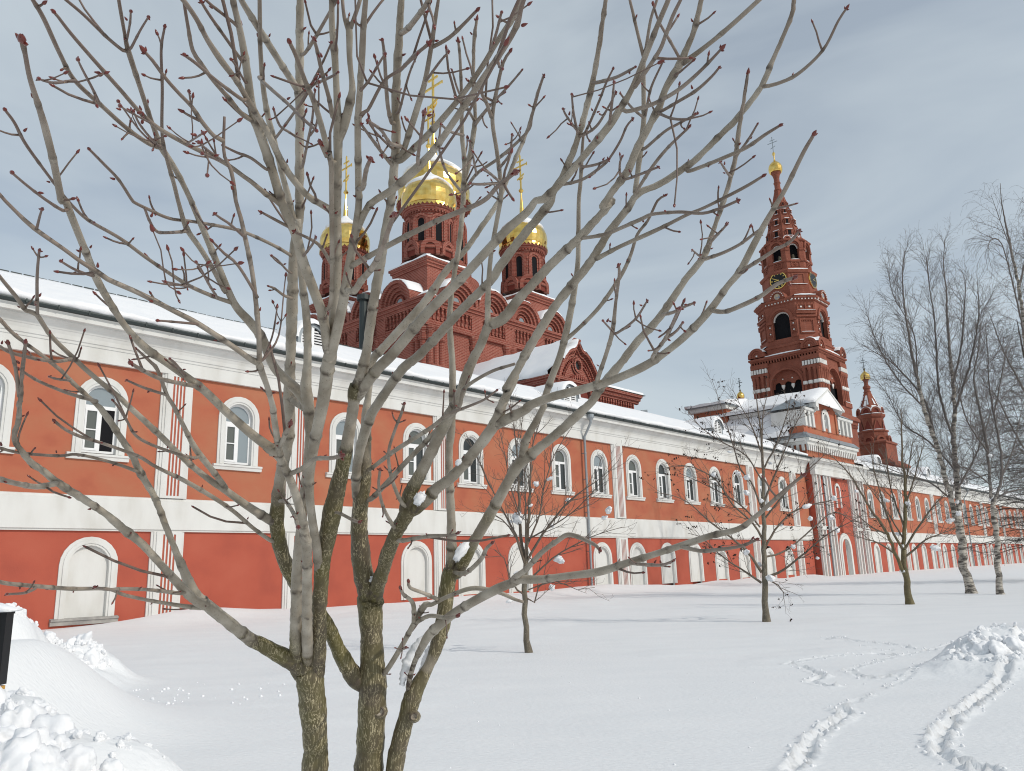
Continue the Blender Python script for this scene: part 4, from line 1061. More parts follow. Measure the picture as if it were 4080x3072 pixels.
def ogee(w, z0, h, n=26):
    pts = []
    for i in range(n + 1):
        t = i / n; s = abs(2 * t - 1)
        if s >= 0.86: z = (1 - s) / 0.14 * 0.26
        elif s > 0.2: z = 0.26 + 0.52 * math.sin((0.86 - s) / 0.66 * math.pi / 2) ** 0.9
        else: z = 0.78 + 0.22 * ((0.2 - s) / 0.2) ** 1.3
        pts.append((GC + (2 * t - 1) * w / 2, z0 + h * z))
    return pts
mb = MB()
A = ogee(6.2, 18.0, 4.0); 
mb.add([PF.p(x, 0.35, z) for x, z in A], [tuple(range(len(A)))], CB)
n_ = len(A)
for (wa, wb, ha, hb, d1, m_) in ((6.2, 6.7, 4.0, 4.35, 0.8, CB), (5.5, 5.75, 3.5, 3.66, 0.52, CB), (4.3, 4.5, 2.55, 2.7, 0.5, CB)):
    a_ = ogee(wa, 18.0, ha); b_ = ogee(wb, 18.0, hb)
    vs_ = [PF.p(x, d1, z) for x, z in a_] + [PF.p(x, d1, z) for x, z in b_] + [PF.p(x, 0.3, z) for x, z in a_] + [PF.p(x, -0.4, z) for x, z in b_]
    fs_ = []
    for i in range(n_ - 1): fs_ += [(i, i + 1, n_ + i + 1, n_ + i), (n_ + i, n_ + i + 1, 3 * n_ + i + 1, 3 * n_ + i), (2 * n_ + i, i, i + 1, 2 * n_ + i + 1)]
    mb.add(vs_, fs_, m_)
e_ = ogee(5.0, 18.0, 3.12)
for i in range(2, n_ - 2):
    if i % 1 == 0:
        x, z = e_[i]; mb.fbox(PF, x - 0.07, x + 0.07, 0.3, 0.5, z - 0.16, z + 0.02, 'brick_dark')
g = bput(mb, 'ogee_gable', pw_)
r_ = MB()
for i in range(24):
    a0 = 2 * math.pi * i / 24; a1 = 2 * math.pi * (i + 1) / 24
    for ri, ro, d in ((0.42, 0.62, 0.62), (0.62, 0.8, 0.5)):
        r_.add([PF.p(GC + ri * math.cos(a0), d, 19.9 + ri * 1.15 * math.sin(a0)), PF.p(GC + ri * math.cos(a1), d, 19.9 + ri * 1.15 * math.sin(a1)), PF.p(GC + ro * math.cos(a1), d, 19.9 + ro * 1.15 * math.sin(a1)), PF.p(GC + ro * math.cos(a0), d, 19.9 + ro * 1.15 * math.sin(a0)),
                PF.p(GC + ri * math.cos(a0), 0.36, 19.9 + ri * 1.15 * math.sin(a0)), PF.p(GC + ri * math.cos(a1), 0.36, 19.9 + ri * 1.15 * math.sin(a1))], [(0, 1, 2, 3), (0, 1, 5, 4)], CB)
r_.add([PF.p(GC + 0.43 * math.cos(2 * math.pi * i / 20), 0.365, 19.9 + 0.5 * math.sin(2 * math.pi * i / 20)) for i in range(20)], [tuple(range(20))], 'glass_dark')
bput(r_, 'round_window', pw_, g)
r_ = MB(); arch_ring(r_, PF, GC, 3.4, 4.0, 17.0, 17.0, 0.3, 0.62, 'brick_dark', n=16)
for i in range(17):
    a = math.pi * (i + 0.5) / 17; x, z = GC + 1.72 * math.cos(a), 17.0 + 1.72 * math.sin(a); r_.fbox(PF, x - 0.06, x + 0.06, 0.3, 0.66, z - 0.2, z + 0.2, CB)
arch_panel(r_, PF, GC, 3.4, 16.0, 17.0, 0.36, 'brick_dark'); bput(r_, 'arch', pw_, g)
rings = []
for k, dd in enumerate((0.84, 0.7, 0.2, -1.5, -6, -13.5)):
    t = (0.0, 0.22, 0.3, 0.34, 0.36, 0.36)[k]; q_ = ogee(6.7, 18.0, 4.35)
    rings.append([PF.p(x, dd + 0.04 * math.sin(i * 2.3), z + t * (0.75 + 0.25 * math.sin(i * 1.3))) for i, (x, z) in enumerate(q_) if i > 3])
s_ = MB(); s_.loft(rings, 'snow', close=False); bput(s_, 'gable_snow', pw_, g, smooth=True)
rings = []
for i in range(26):
    v = PV0 - 0.4 + i * (PV1 - PV0 + 0.3) / 25; w_ = 0.12 * math.sin(i * 0.8) + 0.06 * math.sin(i * 2.1)
    rings.append([(PU0 - 0.75 + w_, v, 18.45), (PU0 - 0.8 + w_, v, 18.75 + 0.05 * math.sin(i)), (PU0 + 0.5, v, 19.7), (PU0 + 1.5, v, 21.1), (PU0 + 3.5, v, 22.75 + w_ * 0.5)])
s_ = MB(); s_.loft(rings, 'snow', close=False)
rings = []
for i in range(20):
    u = PU0 + 6.6 + i * (PU1 - PU0 - 5.9) / 19; w_ = 0.08 * math.sin(i * 1.1)
    rings.append([(u, PV0 - 0.8, 18.45), (u, PV0 - 0.82 + w_, 18.68 + w_ * 0.5), (u, PV0 + 0.6, 18.95), (u, PV0 + 5, 19.7), (u, PV1, 20.4)])
s_.loft(rings, 'snow', close=False, cap1=True)
bput(s_, 'roof_snow', pw_, smooth=True)
mb = MB(); mb.box((PU0 + 6.4, PV0 - 0.86, 18.42), (PU1 + 0.95, PV1, 18.46), 'dark_metal'); bput(mb, 'eaves_flashing', pw_)
vx, vy = 53.0, 16.0
mb = MB(); mb.lathe(vx, vy, [(0.5, 18.5), (0.5, 20.9), (0.62, 20.95), (0.62, 21.1)], 12, 'dark_metal'); 
vt = bput(mb, 'vent_shaft', pw_)
mb = MB(); mb.lathe(vx, vy, [(1.0, 21.15), (1.05, 21.3), (0.85, 21.6), (0.1, 21.75)], 14, 'dark_metal'); bput(mb, 'vent_hood', pw_, vt)
mb = MB()
mb.add([(56.9, 10.6, 15.4), (58.3, 10.6, 15.4), (57.0, 10.6, 17.0), (58.0, 10.6, 17.2), (56.9, 12, 15.4), (58.3, 12, 15.4), (57.0, 12, 17.0), (58.0, 12, 17.2)], [(0, 1, 3, 2), (4, 5, 7, 6), (0, 4, 6, 2), (1, 5, 7, 3), (2, 3, 7, 6)], 'grey_metal')
bput(mb, 'metal_hood', pw_)

# ------------------------------------------------------------------ bell tower
TB = 'tower_brick'
TX, TY = 116.9, 18.1
bt = building('bell_tower', 'very tall tiered brick bell tower with clock faces and a slender tent spire', 'bell tower', TX, TY)
def square_loft(mb, prof, m, cx=TX, cy=TY):
    mb.loft([[(cx - h, cy - h, z), (cx + h, cy - h, z), (cx + h, cy + h, z), (cx - h, cy + h, z)] for h, z in prof], m)
def oct_ring(h, c, z, cx=TX, cy=TY):
    """octagon: half width h, corner cut c"""
    return [(cx - h + c, cy - h, z), (cx + h - c, cy - h, z), (cx + h, cy - h + c, z), (cx + h, cy + h - c, z), (cx + h - c, cy + h, z), (cx - h + c, cy + h, z), (cx - h, cy + h - c, z), (cx - h, cy - h + c, z)]
def oct_loft(mb, prof, c0, m, cap=True, cx=TX, cy=TY):
    h0 = prof[0][0]
    mb.loft([oct_ring(h, c0 * h / h0, z, cx, cy) for h, z in prof], m, cap0=cap, cap1=cap)
def side_frames(h, cx=TX, cy=TY):
    return [Fr((cx, cy - h), (1, 0), (0, -1)), Fr((cx - h, cy), (0, 1), (-1, 0)), Fr((cx + h, cy), (0, 1), (1, 0)), Fr((cx, cy + h), (1, 0), (0, 1))]
def diag_frames(ap, cx=TX, cy=TY):
    return [face_fr(cx, cy, a, ap) for a in (-3 * math.pi / 4, -math.pi / 4, 3 * math.pi / 4, math.pi / 4)]
def snow_strip(root, parent, fr, s0, s1, d0, d1, z, t, name='ledge_snow'):
    mb = MB(); rings = []; n = max(3, int((s1 - s0) / 0.35))
    for i in range(n + 1):
        s = s0 + (s1 - s0) * i / n; e = 0.35 + 0.65 * min(1, 3.0 * min(i, n - i) / n + 0.05); w = 0.5 + 0.5 * math.sin(i * 1.7 + s0 + z)
        rings.append([fr.p(s, d1 * (1 - 0.12 * w), z - 0.01), fr.p(s, d1 * (1 - 0.1 * w), z + t * 0.6 * e), fr.p(s, d0 + (d1 - d0) * 0.5, z + t * e), fr.p(s, d0, z + t * 1.2 * e)])
    mb.loft(rings, 'snow', close=False); return bput(mb, name, root, parent, smooth=True)
# lower square storey (mostly behind the gate roof)
mb = MB(); square_loft(mb, [(6.1, 0), (6.1, 23.4), (6.3, 23.6), (6.3, 24.0), (6.6, 24.2), (6.6, 24.6), (6.2, 25.1), (5.75, 25.3), (5.75, 26.6)], TB)
for fr in side_frames(6.1)[:2]:
    for i in range(26): c = -5.9 + i * 0.472; mb.fbox(fr, c - 0.11, c + 0.11, 0, 0.18, 23.0, 23.4, TB)
bput(mb, 'base_storey', bt)
# square arcade storey
HS = 5.45
for fi, fr in enumerate(side_frames(HS)):
    mb = MB()
    arch_wall(mb, fr, -HS, HS, 26.6, 34.3, [(0, 5.0, 26.7, 30.2)], TB, reveal=0.55, n=16)
    t = bput(mb, 'arcade_wall', bt)
    mb = MB()
    arch_ring(mb, fr, 0, 5.0, 5.6, 26.7, 30.2, 0, 0.25, TB, n=18); arch_ring(mb, fr, 0, 5.5, 6.3, 26.7, 30.2, 0, 0.12, TB, n=18)
    # three hanging arches inside the great arch
    fin = Fr((fr.o[0] - fr.n[0] * 0.55, fr.o[1] - fr.n[1] * 0.55), fr.t, fr.n)
    for c in (-1.65, 0, 1.65):
        arch_ring(mb, fin, c, 1.3, 1.75, 29.8, 30.2, -0.3, 0.02, TB, n=8)
    P = arc_pts(0, 5.0, 30.2, 30.2, 16)
    for i in range(len(P) - 1):
        (a, za), (b, zb) = P[i], P[i + 1]
        def top(x):
            for c in (-1.65, 0, 1.65):
                if abs(x - c) < 0.65: return 30.2 + math.sqrt(max(0, 0.65 ** 2 - (x - c) ** 2))
            return 30.1
        if b > a: mb.add([fin.p(a, 0, top(a)), fin.p(b, 0, top(b)), fin.p(b, 0, max(zb, top(b))), fin.p(a, 0, max(za, top(a)))], [(0, 1, 2, 3)], TB)
    bput(mb, 'archivolt', bt, t)
    pn_ = MB()
    for c in (-0.82, 0.82): pn_.loft([[fin.p(c + r * math.cos(q), 0.05 + r * math.sin(q) * 0.6, z) for q in [2 * math.pi * j / 6 for j in range(6)]] for r, z in ((0.30, 30.3), (0.30, 30.0), (0.05, 29.5))], 'white_brick')
    for c in (-0.8, 0.8): pn_.fbox(fin, c - 0.1, c + 0.1, 0, 0.1, 31.2, 31.4, 'white_brick')
    bput(pn_, 'pendants', bt, t)['kind'] = 'stuff'
    cl = MB(); wb = MB()
    for s in (-1, 1):
        for c in (3.1, 3.95, 4.8, 5.35):
            px, py, _ = fr.p(s * c, 0.12, 0)
            cl.lathe(px, py, [(0.30, 27.4), (0.30, 27.9), (0.24, 28.0), (0.24, 29.9), (0.3, 30.0), (0.24, 31.0), (0.26, 31.8), (0.36, 32.0), (0.36, 32.3)], 8, TB)
            wb.lathe(px, py, [(0.26, 29.55), (0.38, 29.62), (0.40, 29.85), (0.38, 30.1), (0.26, 30.16)], 8, 'white_brick')
        for k in range(6):
            c = 3.0 + k * 0.47; wb.fbox(fr, min(s * c, s * (c + 0.3)), max(s * c, s * (c + 0.3)), 0, 0.42, 32.75, 33.5, 'white_brick')
        cl.fbox(fr, min(s * 2.75, s * 5.75), max(s * 2.75, s * 5.75), 0, 0.5, 26.6, 27.4, TB); cl.fbox(fr, min(s * 2.75, s * 5.75), max(s * 2.75, s * 5.75), 0, 0.35, 33.6, 34.4, TB); cl.fbox(fr, min(s * 2.75, s * 5.75), max(s * 2.75, s * 5.75), 0, 0.4, 32.3, 32.7, TB)
    for i in range(24):
        c = -5.5 + i * 0.478; cl.fbox(fr, c - 0.1, c + 0.1, 0, 0.3, 34.3, 34.75, TB)
    bput(cl, 'column_cluster', bt, t); bput(wb, 'white_bands', bt, t)['kind'] = 'stuff'
    for s in (-1, 1):
        snow_strip(bt, t, fr, min(s * 2.8, s * 5.8), max(s * 2.8, s * 5.8), 0.3, 0.6, 27.4, 0.12)
    kk2 = {}
    for s in (-1, 1):       # round kokoshniks on the two corners
        k_ = MB()
        arch_ring(k_, fr, s * 4.45, 1.9, 2.7, 35.6, 35.8, -0.8, 0.55, TB, n=12); arch_ring(k_, fr, s * 4.45, 1.2, 1.95, 35.6, 35.8, -0.8, 0.4, TB, n=12); arch_panel(k_, fr, s * 4.45, 1.3, 35.6, 35.8, 0.3, TB, n=10)
        k_.fbox(fr, s * 4.45 - 0.12, s * 4.45 + 0.12, 0.3, 0.42, 35.75, 36.0, 'white_brick')
        kk2[s] = bput(k_, 'kokoshnik', bt)
    for s in (-1, 1):
        rings = []
        for kq, dd in enumerate((0.5, 0.2, -0.8)):
            rings.append([fr.p(s * 4.45 - (1.36 + (0, 0.14, 0.16)[kq]) * math.cos(a), dd, 35.8 + (1.36 + (0, 0.14, 0.16)[kq]) * math.sin(a)) for a in [math.pi * (0.15 + 0.6 * i / 8) for i in range(9)]])
        s_ = MB(); s_.loft(rings, 'snow', close=False); bput(s_, 'snow_cap', bt, kk2[s], smooth=True)
    snow_strip(bt, t, fr, -3.0, 3.0, -0.6, 0.5, 35.45, 0.3)
mb = MB(); square_loft(mb, [(5.5, 34.7), (5.75, 34.8), (5.75, 35.0), (5.95, 35.05), (5.95, 35.4), (5.4, 35.5), (4.9, 36.2)], TB); bput(mb, 'cornice', bt)
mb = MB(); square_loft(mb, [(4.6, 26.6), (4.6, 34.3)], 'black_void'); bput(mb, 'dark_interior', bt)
# lower octagon with bells
C8 = 2.35
mb = MB(); oct_loft(mb, [(5.15, 35.3), (5.15, 36.6), (5.3, 36.7), (5.3, 37.0), (5.0, 37.2), (5.0, 38.1)], C8, TB); bput(mb, 'octagon_plinth', bt)
H8 = 4.9
for fr in side_frames(H8):
    L = H8 - C8
    mb = MB(); arch_wall(mb, fr, -L, L, 38.0, 44.2, [(0, 2.9, 38.1, 41.4)], TB, reveal=0.5, n=14)
    t = bput(mb, 'belfry_wall', bt)
    mb = MB(); arch_ring(mb, fr, 0, 3.3, 4.1, 41.3, 41.4, 0, 0.25, TB, n=16); arch_ring(mb, fr, 0, 2.9, 3.35, 38.1, 41.4, -0.1, 0.12, TB, n=16)
    for s in (-1, 1):
        a, b = sorted((s * 1.5, s * 2.5)); mb.fbox(fr, a, b, 0, 0.22, 38.0, 38.5, TB); mb.fbox(fr, a, b, 0, 0.28, 40.9, 41.4, TB)
        for z in (38.9, 40.0):
            for (x0, x1, z0, z1) in ((1.62, 1.75, z, z + 0.75), (2.25, 2.38, z, z + 0.75), (1.75, 2.25, z, z + 0.12), (1.75, 2.25, z + 0.63, z + 0.75)):
                a, b = sorted((s * x0, s * x1)); mb.fbox(fr, a, b, 0, 0.12, z0, z1, TB)
            a, b = sorted((s * 1.9, s * 2.1)); mb.fbox(fr, a, b, 0, 0.1, z + 0.28, z + 0.5, 'white_brick')
    bput(mb, 'archivolt', bt, t)
    k_ = MB(); arch_ring(k_, fr, 0, 1.9, 2.7, 44.9, 45.0, -1.0, 0.75, TB, n=14); arch_panel(k_, fr, 0, 2.0, 44.9, 45.0, 0.55, TB, n=12)
    for i in range(9):
        a = math.pi * (0.08 + 0.84 * i / 8); k_.fbox(fr, 1.1 * math.cos(a) - 0.07, 1.1 * math.cos(a) + 0.07, 0.7, 0.8, 45.0 + 1.12 * math.sin(a) - 0.07, 45.0 + 1.12 * math.sin(a) + 0.07, 'white_brick')
    kk_ = bput(k_, 'kokoshnik', bt)
    ic = MB(); ic.add([fr.p(0.5 * math.cos(2 * math.pi * i / 16), 0.6, 45.35 + 0.5 * math.sin(2 * math.pi * i / 16)) for i in range(16)], [tuple(range(16))], 'icon_paint'); bput(ic, 'medallion', bt, kk_)
    rings = []
    for kq, dd in enumerate((0.72, 0.4, -1.0)):
        rings.append([fr.p((1.36 + (0, 0.12, 0.15)[kq]) * math.cos(a), dd, 45.0 + (1.36 + (0, 0.12, 0.15)[kq]) * math.sin(a)) for a in [math.pi * (0.08 + 0.4 * i / 7) for i in range(8)]])
    s_ = MB(); s_.loft(rings, 'snow', close=False); bput(s_, 'snow_cap', bt, kk_, smooth=True)
for fr in diag_frames(math.sqrt(2) * (H8 - C8 / 2)):
    L = C8 / math.sqrt(2)
    mb = MB(); mb.fbox(fr, -L, L, -0.5, 0, 38.0, 44.2, TB)
    for (x0, x1, z0, z1, d) in ((-1.2, -0.95, 38.5, 41.0, 0.16), (0.95, 1.2, 38.5, 41.0, 0.16), (-0.95, 0.95, 40.75, 41.0, 0.16), (-0.95, 0.95, 38.5, 38.7, 0.2), (-L, L, 41.3, 41.6, 0.25), (-L, L, 41.9, 42.2, 0.3), (-L, L, 42.25, 42.4, 0.38), (-1.3, -0.1, 42.6, 42.72, 0.15), (0.1, 1.3, 42.6, 42.72, 0.15), (-1.3, -0.1, 43.4, 43.52, 0.15), (0.1, 1.3, 43.4, 43.52, 0.15), (-0.1, 0.1, 42.6, 43.5, 0.2), (-1.45, -1.25, 42.6, 43.5, 0.2), (1.25, 1.45, 42.6, 43.5, 0.2)):
        mb.fbox(fr, x0, x1, 0, d, z0, z1, TB)
    for i in range(6): mb.fbox(fr, -0.8 + i * 0.3, -0.68 + i * 0.3, 0, 0.12, 40.55, 40.75, TB)
    for x in (-0.7, 0.7): mb.fbox(fr, x - 0.14, x + 0.14, 0, 0.12, 42.95, 43.2, 'white_brick')
    p_ = bput(mb, 'corner_pier', bt)
    snow_strip(bt, p_, fr, -1.5, 1.5, -0.2, 0.45, 42.4, 0.08); snow_strip(bt, p_, fr, -1.1, 1.1, 0.05, 0.25, 38.7, 0.1); snow_strip(bt, p_, fr, -1.7, 1.7, -0.6, 0.5, 37.25, 0.3)
    snow_strip(bt, p_, fr, -1.8, 1.8, -0.9, 0.6, 45.0, 0.32)
mb = MB(); oct_loft(mb, [(4.95, 44.1), (5.15, 44.2), (5.2, 44.5), (5.4, 44.55), (5.5, 44.85), (5.1, 44.95), (4.3, 45.4)], C8, TB)
for fr in side_frames(5.2)[:2] + diag_frames(math.sqrt(2) * (5.2 - 1.17))[:1]:
    for i in range(9): c = -2.2 + i * 0.55; mb.fbox(fr, c - 0.09, c + 0.09, 0, 0.08, 44.25, 44.45, 'white_brick')
bput(mb, 'cornice', bt)
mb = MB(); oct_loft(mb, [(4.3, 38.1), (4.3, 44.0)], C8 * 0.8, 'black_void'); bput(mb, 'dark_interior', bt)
mb = MB()
for fr in side_frames(4.86)[:2]:
    arch_ring(mb, Fr((fr.o[0] - fr.n[0] * 0.3, fr.o[1] - fr.n[1] * 0.3), fr.t, fr.n), 0, 2.5, 2.9, 41.3, 41.4, -0.3, 0.0, 'white_brick', n=14)
bput(mb, 'white_vault', bt)
# clock drum
CC = 4.0 * 0.586
mb = MB(); oct_loft(mb, [(4.05, 45.0), (4.05, 47.0), (4.1, 47.1), (4.0, 47.4), (4.0, 49.4), (4.2, 49.5), (4.3, 49.8), (4.35, 49.95), (3.8, 50.3)], CC, TB)
for fr in diag_frames(4.0)[:2]:
    for (x0, x1, z0, z1) in ((-1.1, -0.85, 47.7, 49.3), (0.85, 1.1, 47.7, 49.3), (-0.85, 0.85, 49.1, 49.3)): mb.fbox(fr, x0, x1, 0, 0.12, z0, z1, TB)
ck = bput(mb, 'clock_storey', bt)
for fr in diag_frames(4.05)[:2]:
    snow_strip(bt, ck, fr, -1.4, 1.4, -0.1, 0.2, 47.4, 0.12); snow_strip(bt, ck, fr, -1.7, 1.7, -0.5, 0.35, 49.95, 0.25)
for fr in side_frames(4.0)[:2] + side_frames(4.0)[2:3]:
    mb = MB(); zc = 48.5; R_ = 1.38; d = 0.22
    mb.add([fr.p(R_ * math.cos(2 * math.pi * i / 28), d, zc + R_ * math.sin(2 * math.pi * i / 28)) for i in range(28)], [tuple(range(28))], 'board_black')
    c_ = bput(mb, 'clock', bt)
    g = MB()
    for i in range(28):
        a0, a1 = 2 * math.pi * i / 28, 2 * math.pi * (i + 1) / 28
        g.add([fr.p(r * math.cos(a), dd, zc + r * math.sin(a)) for r, a, dd in ((R_ - 0.06, a0, d + 0.02), (R_ - 0.06, a1, d + 0.02), (R_ + 0.08, a1, d + 0.02), (R_ + 0.08, a0, d + 0.02), (R_ + 0.08, a0, 0), (R_ + 0.08, a1, 0))], [(0, 1, 2, 3), (3, 2, 5, 4)], 'gold')
    bput(g, 'rim', bt, c_)
    g = MB()
    def stroke(a, r0, r1, w, dd):
        ca, sa = math.cos(a), math.sin(a)
        g.add([fr.p(r * ca + o_ * -sa, dd, zc + r * sa + o_ * ca) for r, o_ in ((r0, -w), (r1, -w), (r1, w), (r0, w))], [(0, 1, 2, 3)], 'gold')
    roman = {0: 3, 1: 2, 2: 1, 3: 3, 4: 2, 5: 2, 6: 3, 7: 4, 8: 3, 9: 2, 10: 2, 11: 3}
    for hr in range(12):
        n_ = roman[hr]
        for q in range(n_): stroke(math.pi / 2 - hr * math.pi / 6 + (q - (n_ - 1) / 2) * 0.075, R_ * 0.70, R_ * 0.92, 0.02, d + 0.012)
    bput(g, 'numerals', bt, c_)
    g = MB(); stroke(math.radians(28), -0.15, 1.1, 0.04, d + 0.03); stroke(math.radians(-5), -0.12, 0.72, 0.055, d + 0.025); bput(g, 'clock_hand', bt, c_)
# upper belfry
HU = 3.65; LU = HU * math.tan(math.pi / 8)
for k in range(8):
    fr = face_fr(TX, TY, k * math.pi / 4, HU)
    mb = MB(); arch_wall(mb, fr, -LU, LU, 50.1, 55.2, [(0, 1.55, 51.95, 54.0)], TB, reveal=0.5, n=12)
    t = bput(mb, 'belfry_wall', bt)
    mb = MB()
    arch_ring(mb, fr, 0, 1.7, 2.5, 53.95, 54.2, -0.3, 0.3, TB, n=14); arch_ring(mb, fr, 0, 1.55, 1.75, 52, 54.0, -0.1, 0.12, TB, n=14)
    for s in (-1, 1):
        a, b = sorted((s * 0.85, s * (LU + 0.05))); mb.fbox(fr, a, b, 0, 0.22, 51.7, 52.1, TB); mb.fbox(fr, a, b, 0, 0.26, 53.55, 53.95, TB); mb.fbox(fr, a, b, 0, 0.12, 52.1, 53.55, TB)
    mb.fbox(fr, -LU - 0.05, LU + 0.05, 0, 0.18, 51.6, 51.9, TB); mb.fbox(fr, -LU - 0.05, LU + 0.05, 0, 0.14, 50.1, 50.5, TB)
    for (x0, x1, z0, z1) in ((-0.75, 0.75, 50.62, 50.72), (-0.75, 0.75, 51.4, 51.5), (-0.75, -0.62, 50.7, 51.4), (0.62, 0.75, 50.7, 51.4), (-0.07, 0.07, 50.75, 51.4), (-0.35, 0.35, 51.05, 51.17)): mb.fbox(fr, x0, x1, 0, 0.11, z0, z1, TB)
    bput(mb, 'archivolt', bt, t)
    wv = MB(); arch_ring(wv, Fr((fr.o[0] - fr.n[0] * 0.25, fr.o[1] - fr.n[1] * 0.25), fr.t, fr.n), 0, 1.35, 1.55, 54.0, 54.0, -0.25, 0, 'white_brick', n=10); bput(wv, 'white_vault', bt, t)
    snow_strip(bt, t, fr, -0.75, 0.75, -0.4, 0.12, 51.92, 0.18)
    if k in (4, 5, 6):
        mb = MB(); px, py, _ = fr.p(0.1, -0.9, 0)
        mb.lathe(px, py, [(0.52, 52.1), (0.42, 52.35), (0.33, 52.8), (0.28, 53.1), (0.1, 53.25)], 12, 'bronze'); bput(mb, 'bell', bt)
mb = MB(); oct_loft(mb, [(3.7, 55.1), (3.95, 55.2), (3.95, 55.4), (3.3, 55.5)], 3.7 * 0.586, TB); bput(mb, 'cornice', bt)
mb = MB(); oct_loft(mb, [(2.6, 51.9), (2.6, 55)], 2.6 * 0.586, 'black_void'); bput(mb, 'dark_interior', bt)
# tent spire
def tent(root, cx, cy, prof, m, k8=0.586):
    mb = MB(); mb.loft([oct_ring(h, h * k8, z, cx, cy) for h, z in prof], m); return mb
mb = tent(bt, TX, TY, [(3.0, 55.3), (0.52, 65.2)], TB)
def th(z): return 3.0 + (0.52 - 3.0) * (z - 55.3) / 9.9
for k in range(8):
    a = k * math.pi / 4 + math.pi / 8
    P = [(TX + th(z) * 1.083 * math.cos(a), TY + th(z) * 1.083 * math.sin(a), z) for z in (55.3, 58, 61, 65.2)]
    tube(mb, P, [0.10, 0.09, 0.08, 0.05], 5, TB)
te = bput(mb, 'tent_roof', bt)
lu = MB(); sn = MB(); dk = MB()
for z, w, hh in ((56.3, 1.0, 1.25), (58.5, 0.8, 1.05), (60.5, 0.62, 0.85), (62.0, 0.45, 0.65)):
    for k in range(8):
        fr = face_fr(TX, TY, k * math.pi / 4, th(z) + 0.1)
        lu.fbox(fr, -w * 0.5, -w * 0.3, -0.6, 0.02, z, z + hh * 0.8, TB); lu.fbox(fr, w * 0.3, w * 0.5, -0.6, 0.02, z, z + hh * 0.8, TB); lu.fbox(fr, -w * 0.56, w * 0.56, -0.8, 0.07, z + hh * 0.8, z + hh * 0.8 + 0.12, TB); lu.fbox(fr, -w * 0.56, w * 0.56, -0.4, 0.08, z - 0.12, z, TB)
        lu.add([fr.p(-w * 0.5, 0.0, z + hh * 0.8 + 0.12), fr.p(w * 0.5, 0.0, z + hh * 0.8 + 0.12), fr.p(0, -0.12, z + hh + 0.3), fr.p(0, -0.6, z + hh + 0.3)], [(0, 1, 2), (0, 2, 3), (1, 2, 3)], TB)
        dk.fbox(fr, -w * 0.22, w * 0.22, -0.2, -0.02, z + 0.1, z + hh * 0.75, 'black_void')
        if (k in (4, 5, 6, 7)) and z < 61:
            sn.fbox(fr, -w * 0.5, w * 0.5, -0.5, 0.10, z + hh * 0.8 + 0.12, z + hh * 0.8 + 0.2, 'snow'); sn.fbox(fr, -w * 0.5, w * 0.45, -0.1, 0.12, z, z + 0.06, 'snow')
        lu.lathe(*fr.p(-w * 0.72, -0.12, 0)[:2], [(0.05, z - 0.1), (0.10, z + 0.1), (0.05, z + 0.3), (0.10, z + 0.5), (0.04, z + 0.7)], 5, TB); lu.lathe(*fr.p(w * 0.72, -0.12, 0)[:2], [(0.05, z - 0.1), (0.10, z + 0.1), (0.05, z + 0.3), (0.10, z + 0.5), (0.04, z + 0.7)], 5, TB)
bput(lu, 'lucarnes', bt, te)['kind'] = 'stuff'; bput(dk, 'lucarne_openings', bt, te)['kind'] = 'stuff'; bput(sn, 'snow_patches', bt, te)['kind'] = 'stuff'
mb = MB(); sn = MB()
for k in range(8):
    fr = face_fr(TX, TY, k * math.pi / 4, 3.1)
    for s in (-0.7, 0.7):
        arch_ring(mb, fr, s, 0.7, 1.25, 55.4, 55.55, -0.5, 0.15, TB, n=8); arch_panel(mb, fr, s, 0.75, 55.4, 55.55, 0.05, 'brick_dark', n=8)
        if k in (5, 6): arch_ring(sn, fr, s, 1.25, 1.45, 55.6, 55.55, -0.5, 0.1, 'snow', n=8)
kk_ = bput(mb, 'kokoshnik_row', bt); bput(sn, 'snow_cap', bt, kk_)
mb = MB(); mb.lathe(TX, TY, [(0.6, 65.1), (0.68, 65.25), (0.62, 65.4), (0.5, 65.6), (0.5, 66.4), (0.6, 66.5), (0.6, 66.7), (0.48, 66.8), (0.48, 67.5), (0.62, 68.1), (0.85, 68.5), (0.88, 68.65), (0.5, 68.7)], 16, TB); bput(mb, 'neck', bt)
mb = MB(); pr = [(r, z) for r, z in onion(1.2, 2.6, 0.1)]
mb.lathe(TX, TY, [(max(0.05, p[0]), p[2] + 68.65) for p in catmull([(r, 0, z) for r, z in pr], 0.2)], 24, 'gold', jit=0.006); dm_ = bput(mb, 'dome', bt)
mb = MB(); mb.lathe(TX, TY, [(0.12, 71.0), (0.10, 72.0), (0.22, 72.1), (0.26, 72.35), (0.18, 72.6), (0.06, 72.7)], 10, 'gold'); cross_mesh(mb, TX, TY, 72.6, 2.9, 'grey_metal', w=0.31, th=0.10); bput(mb, 'cross', bt, dm_)

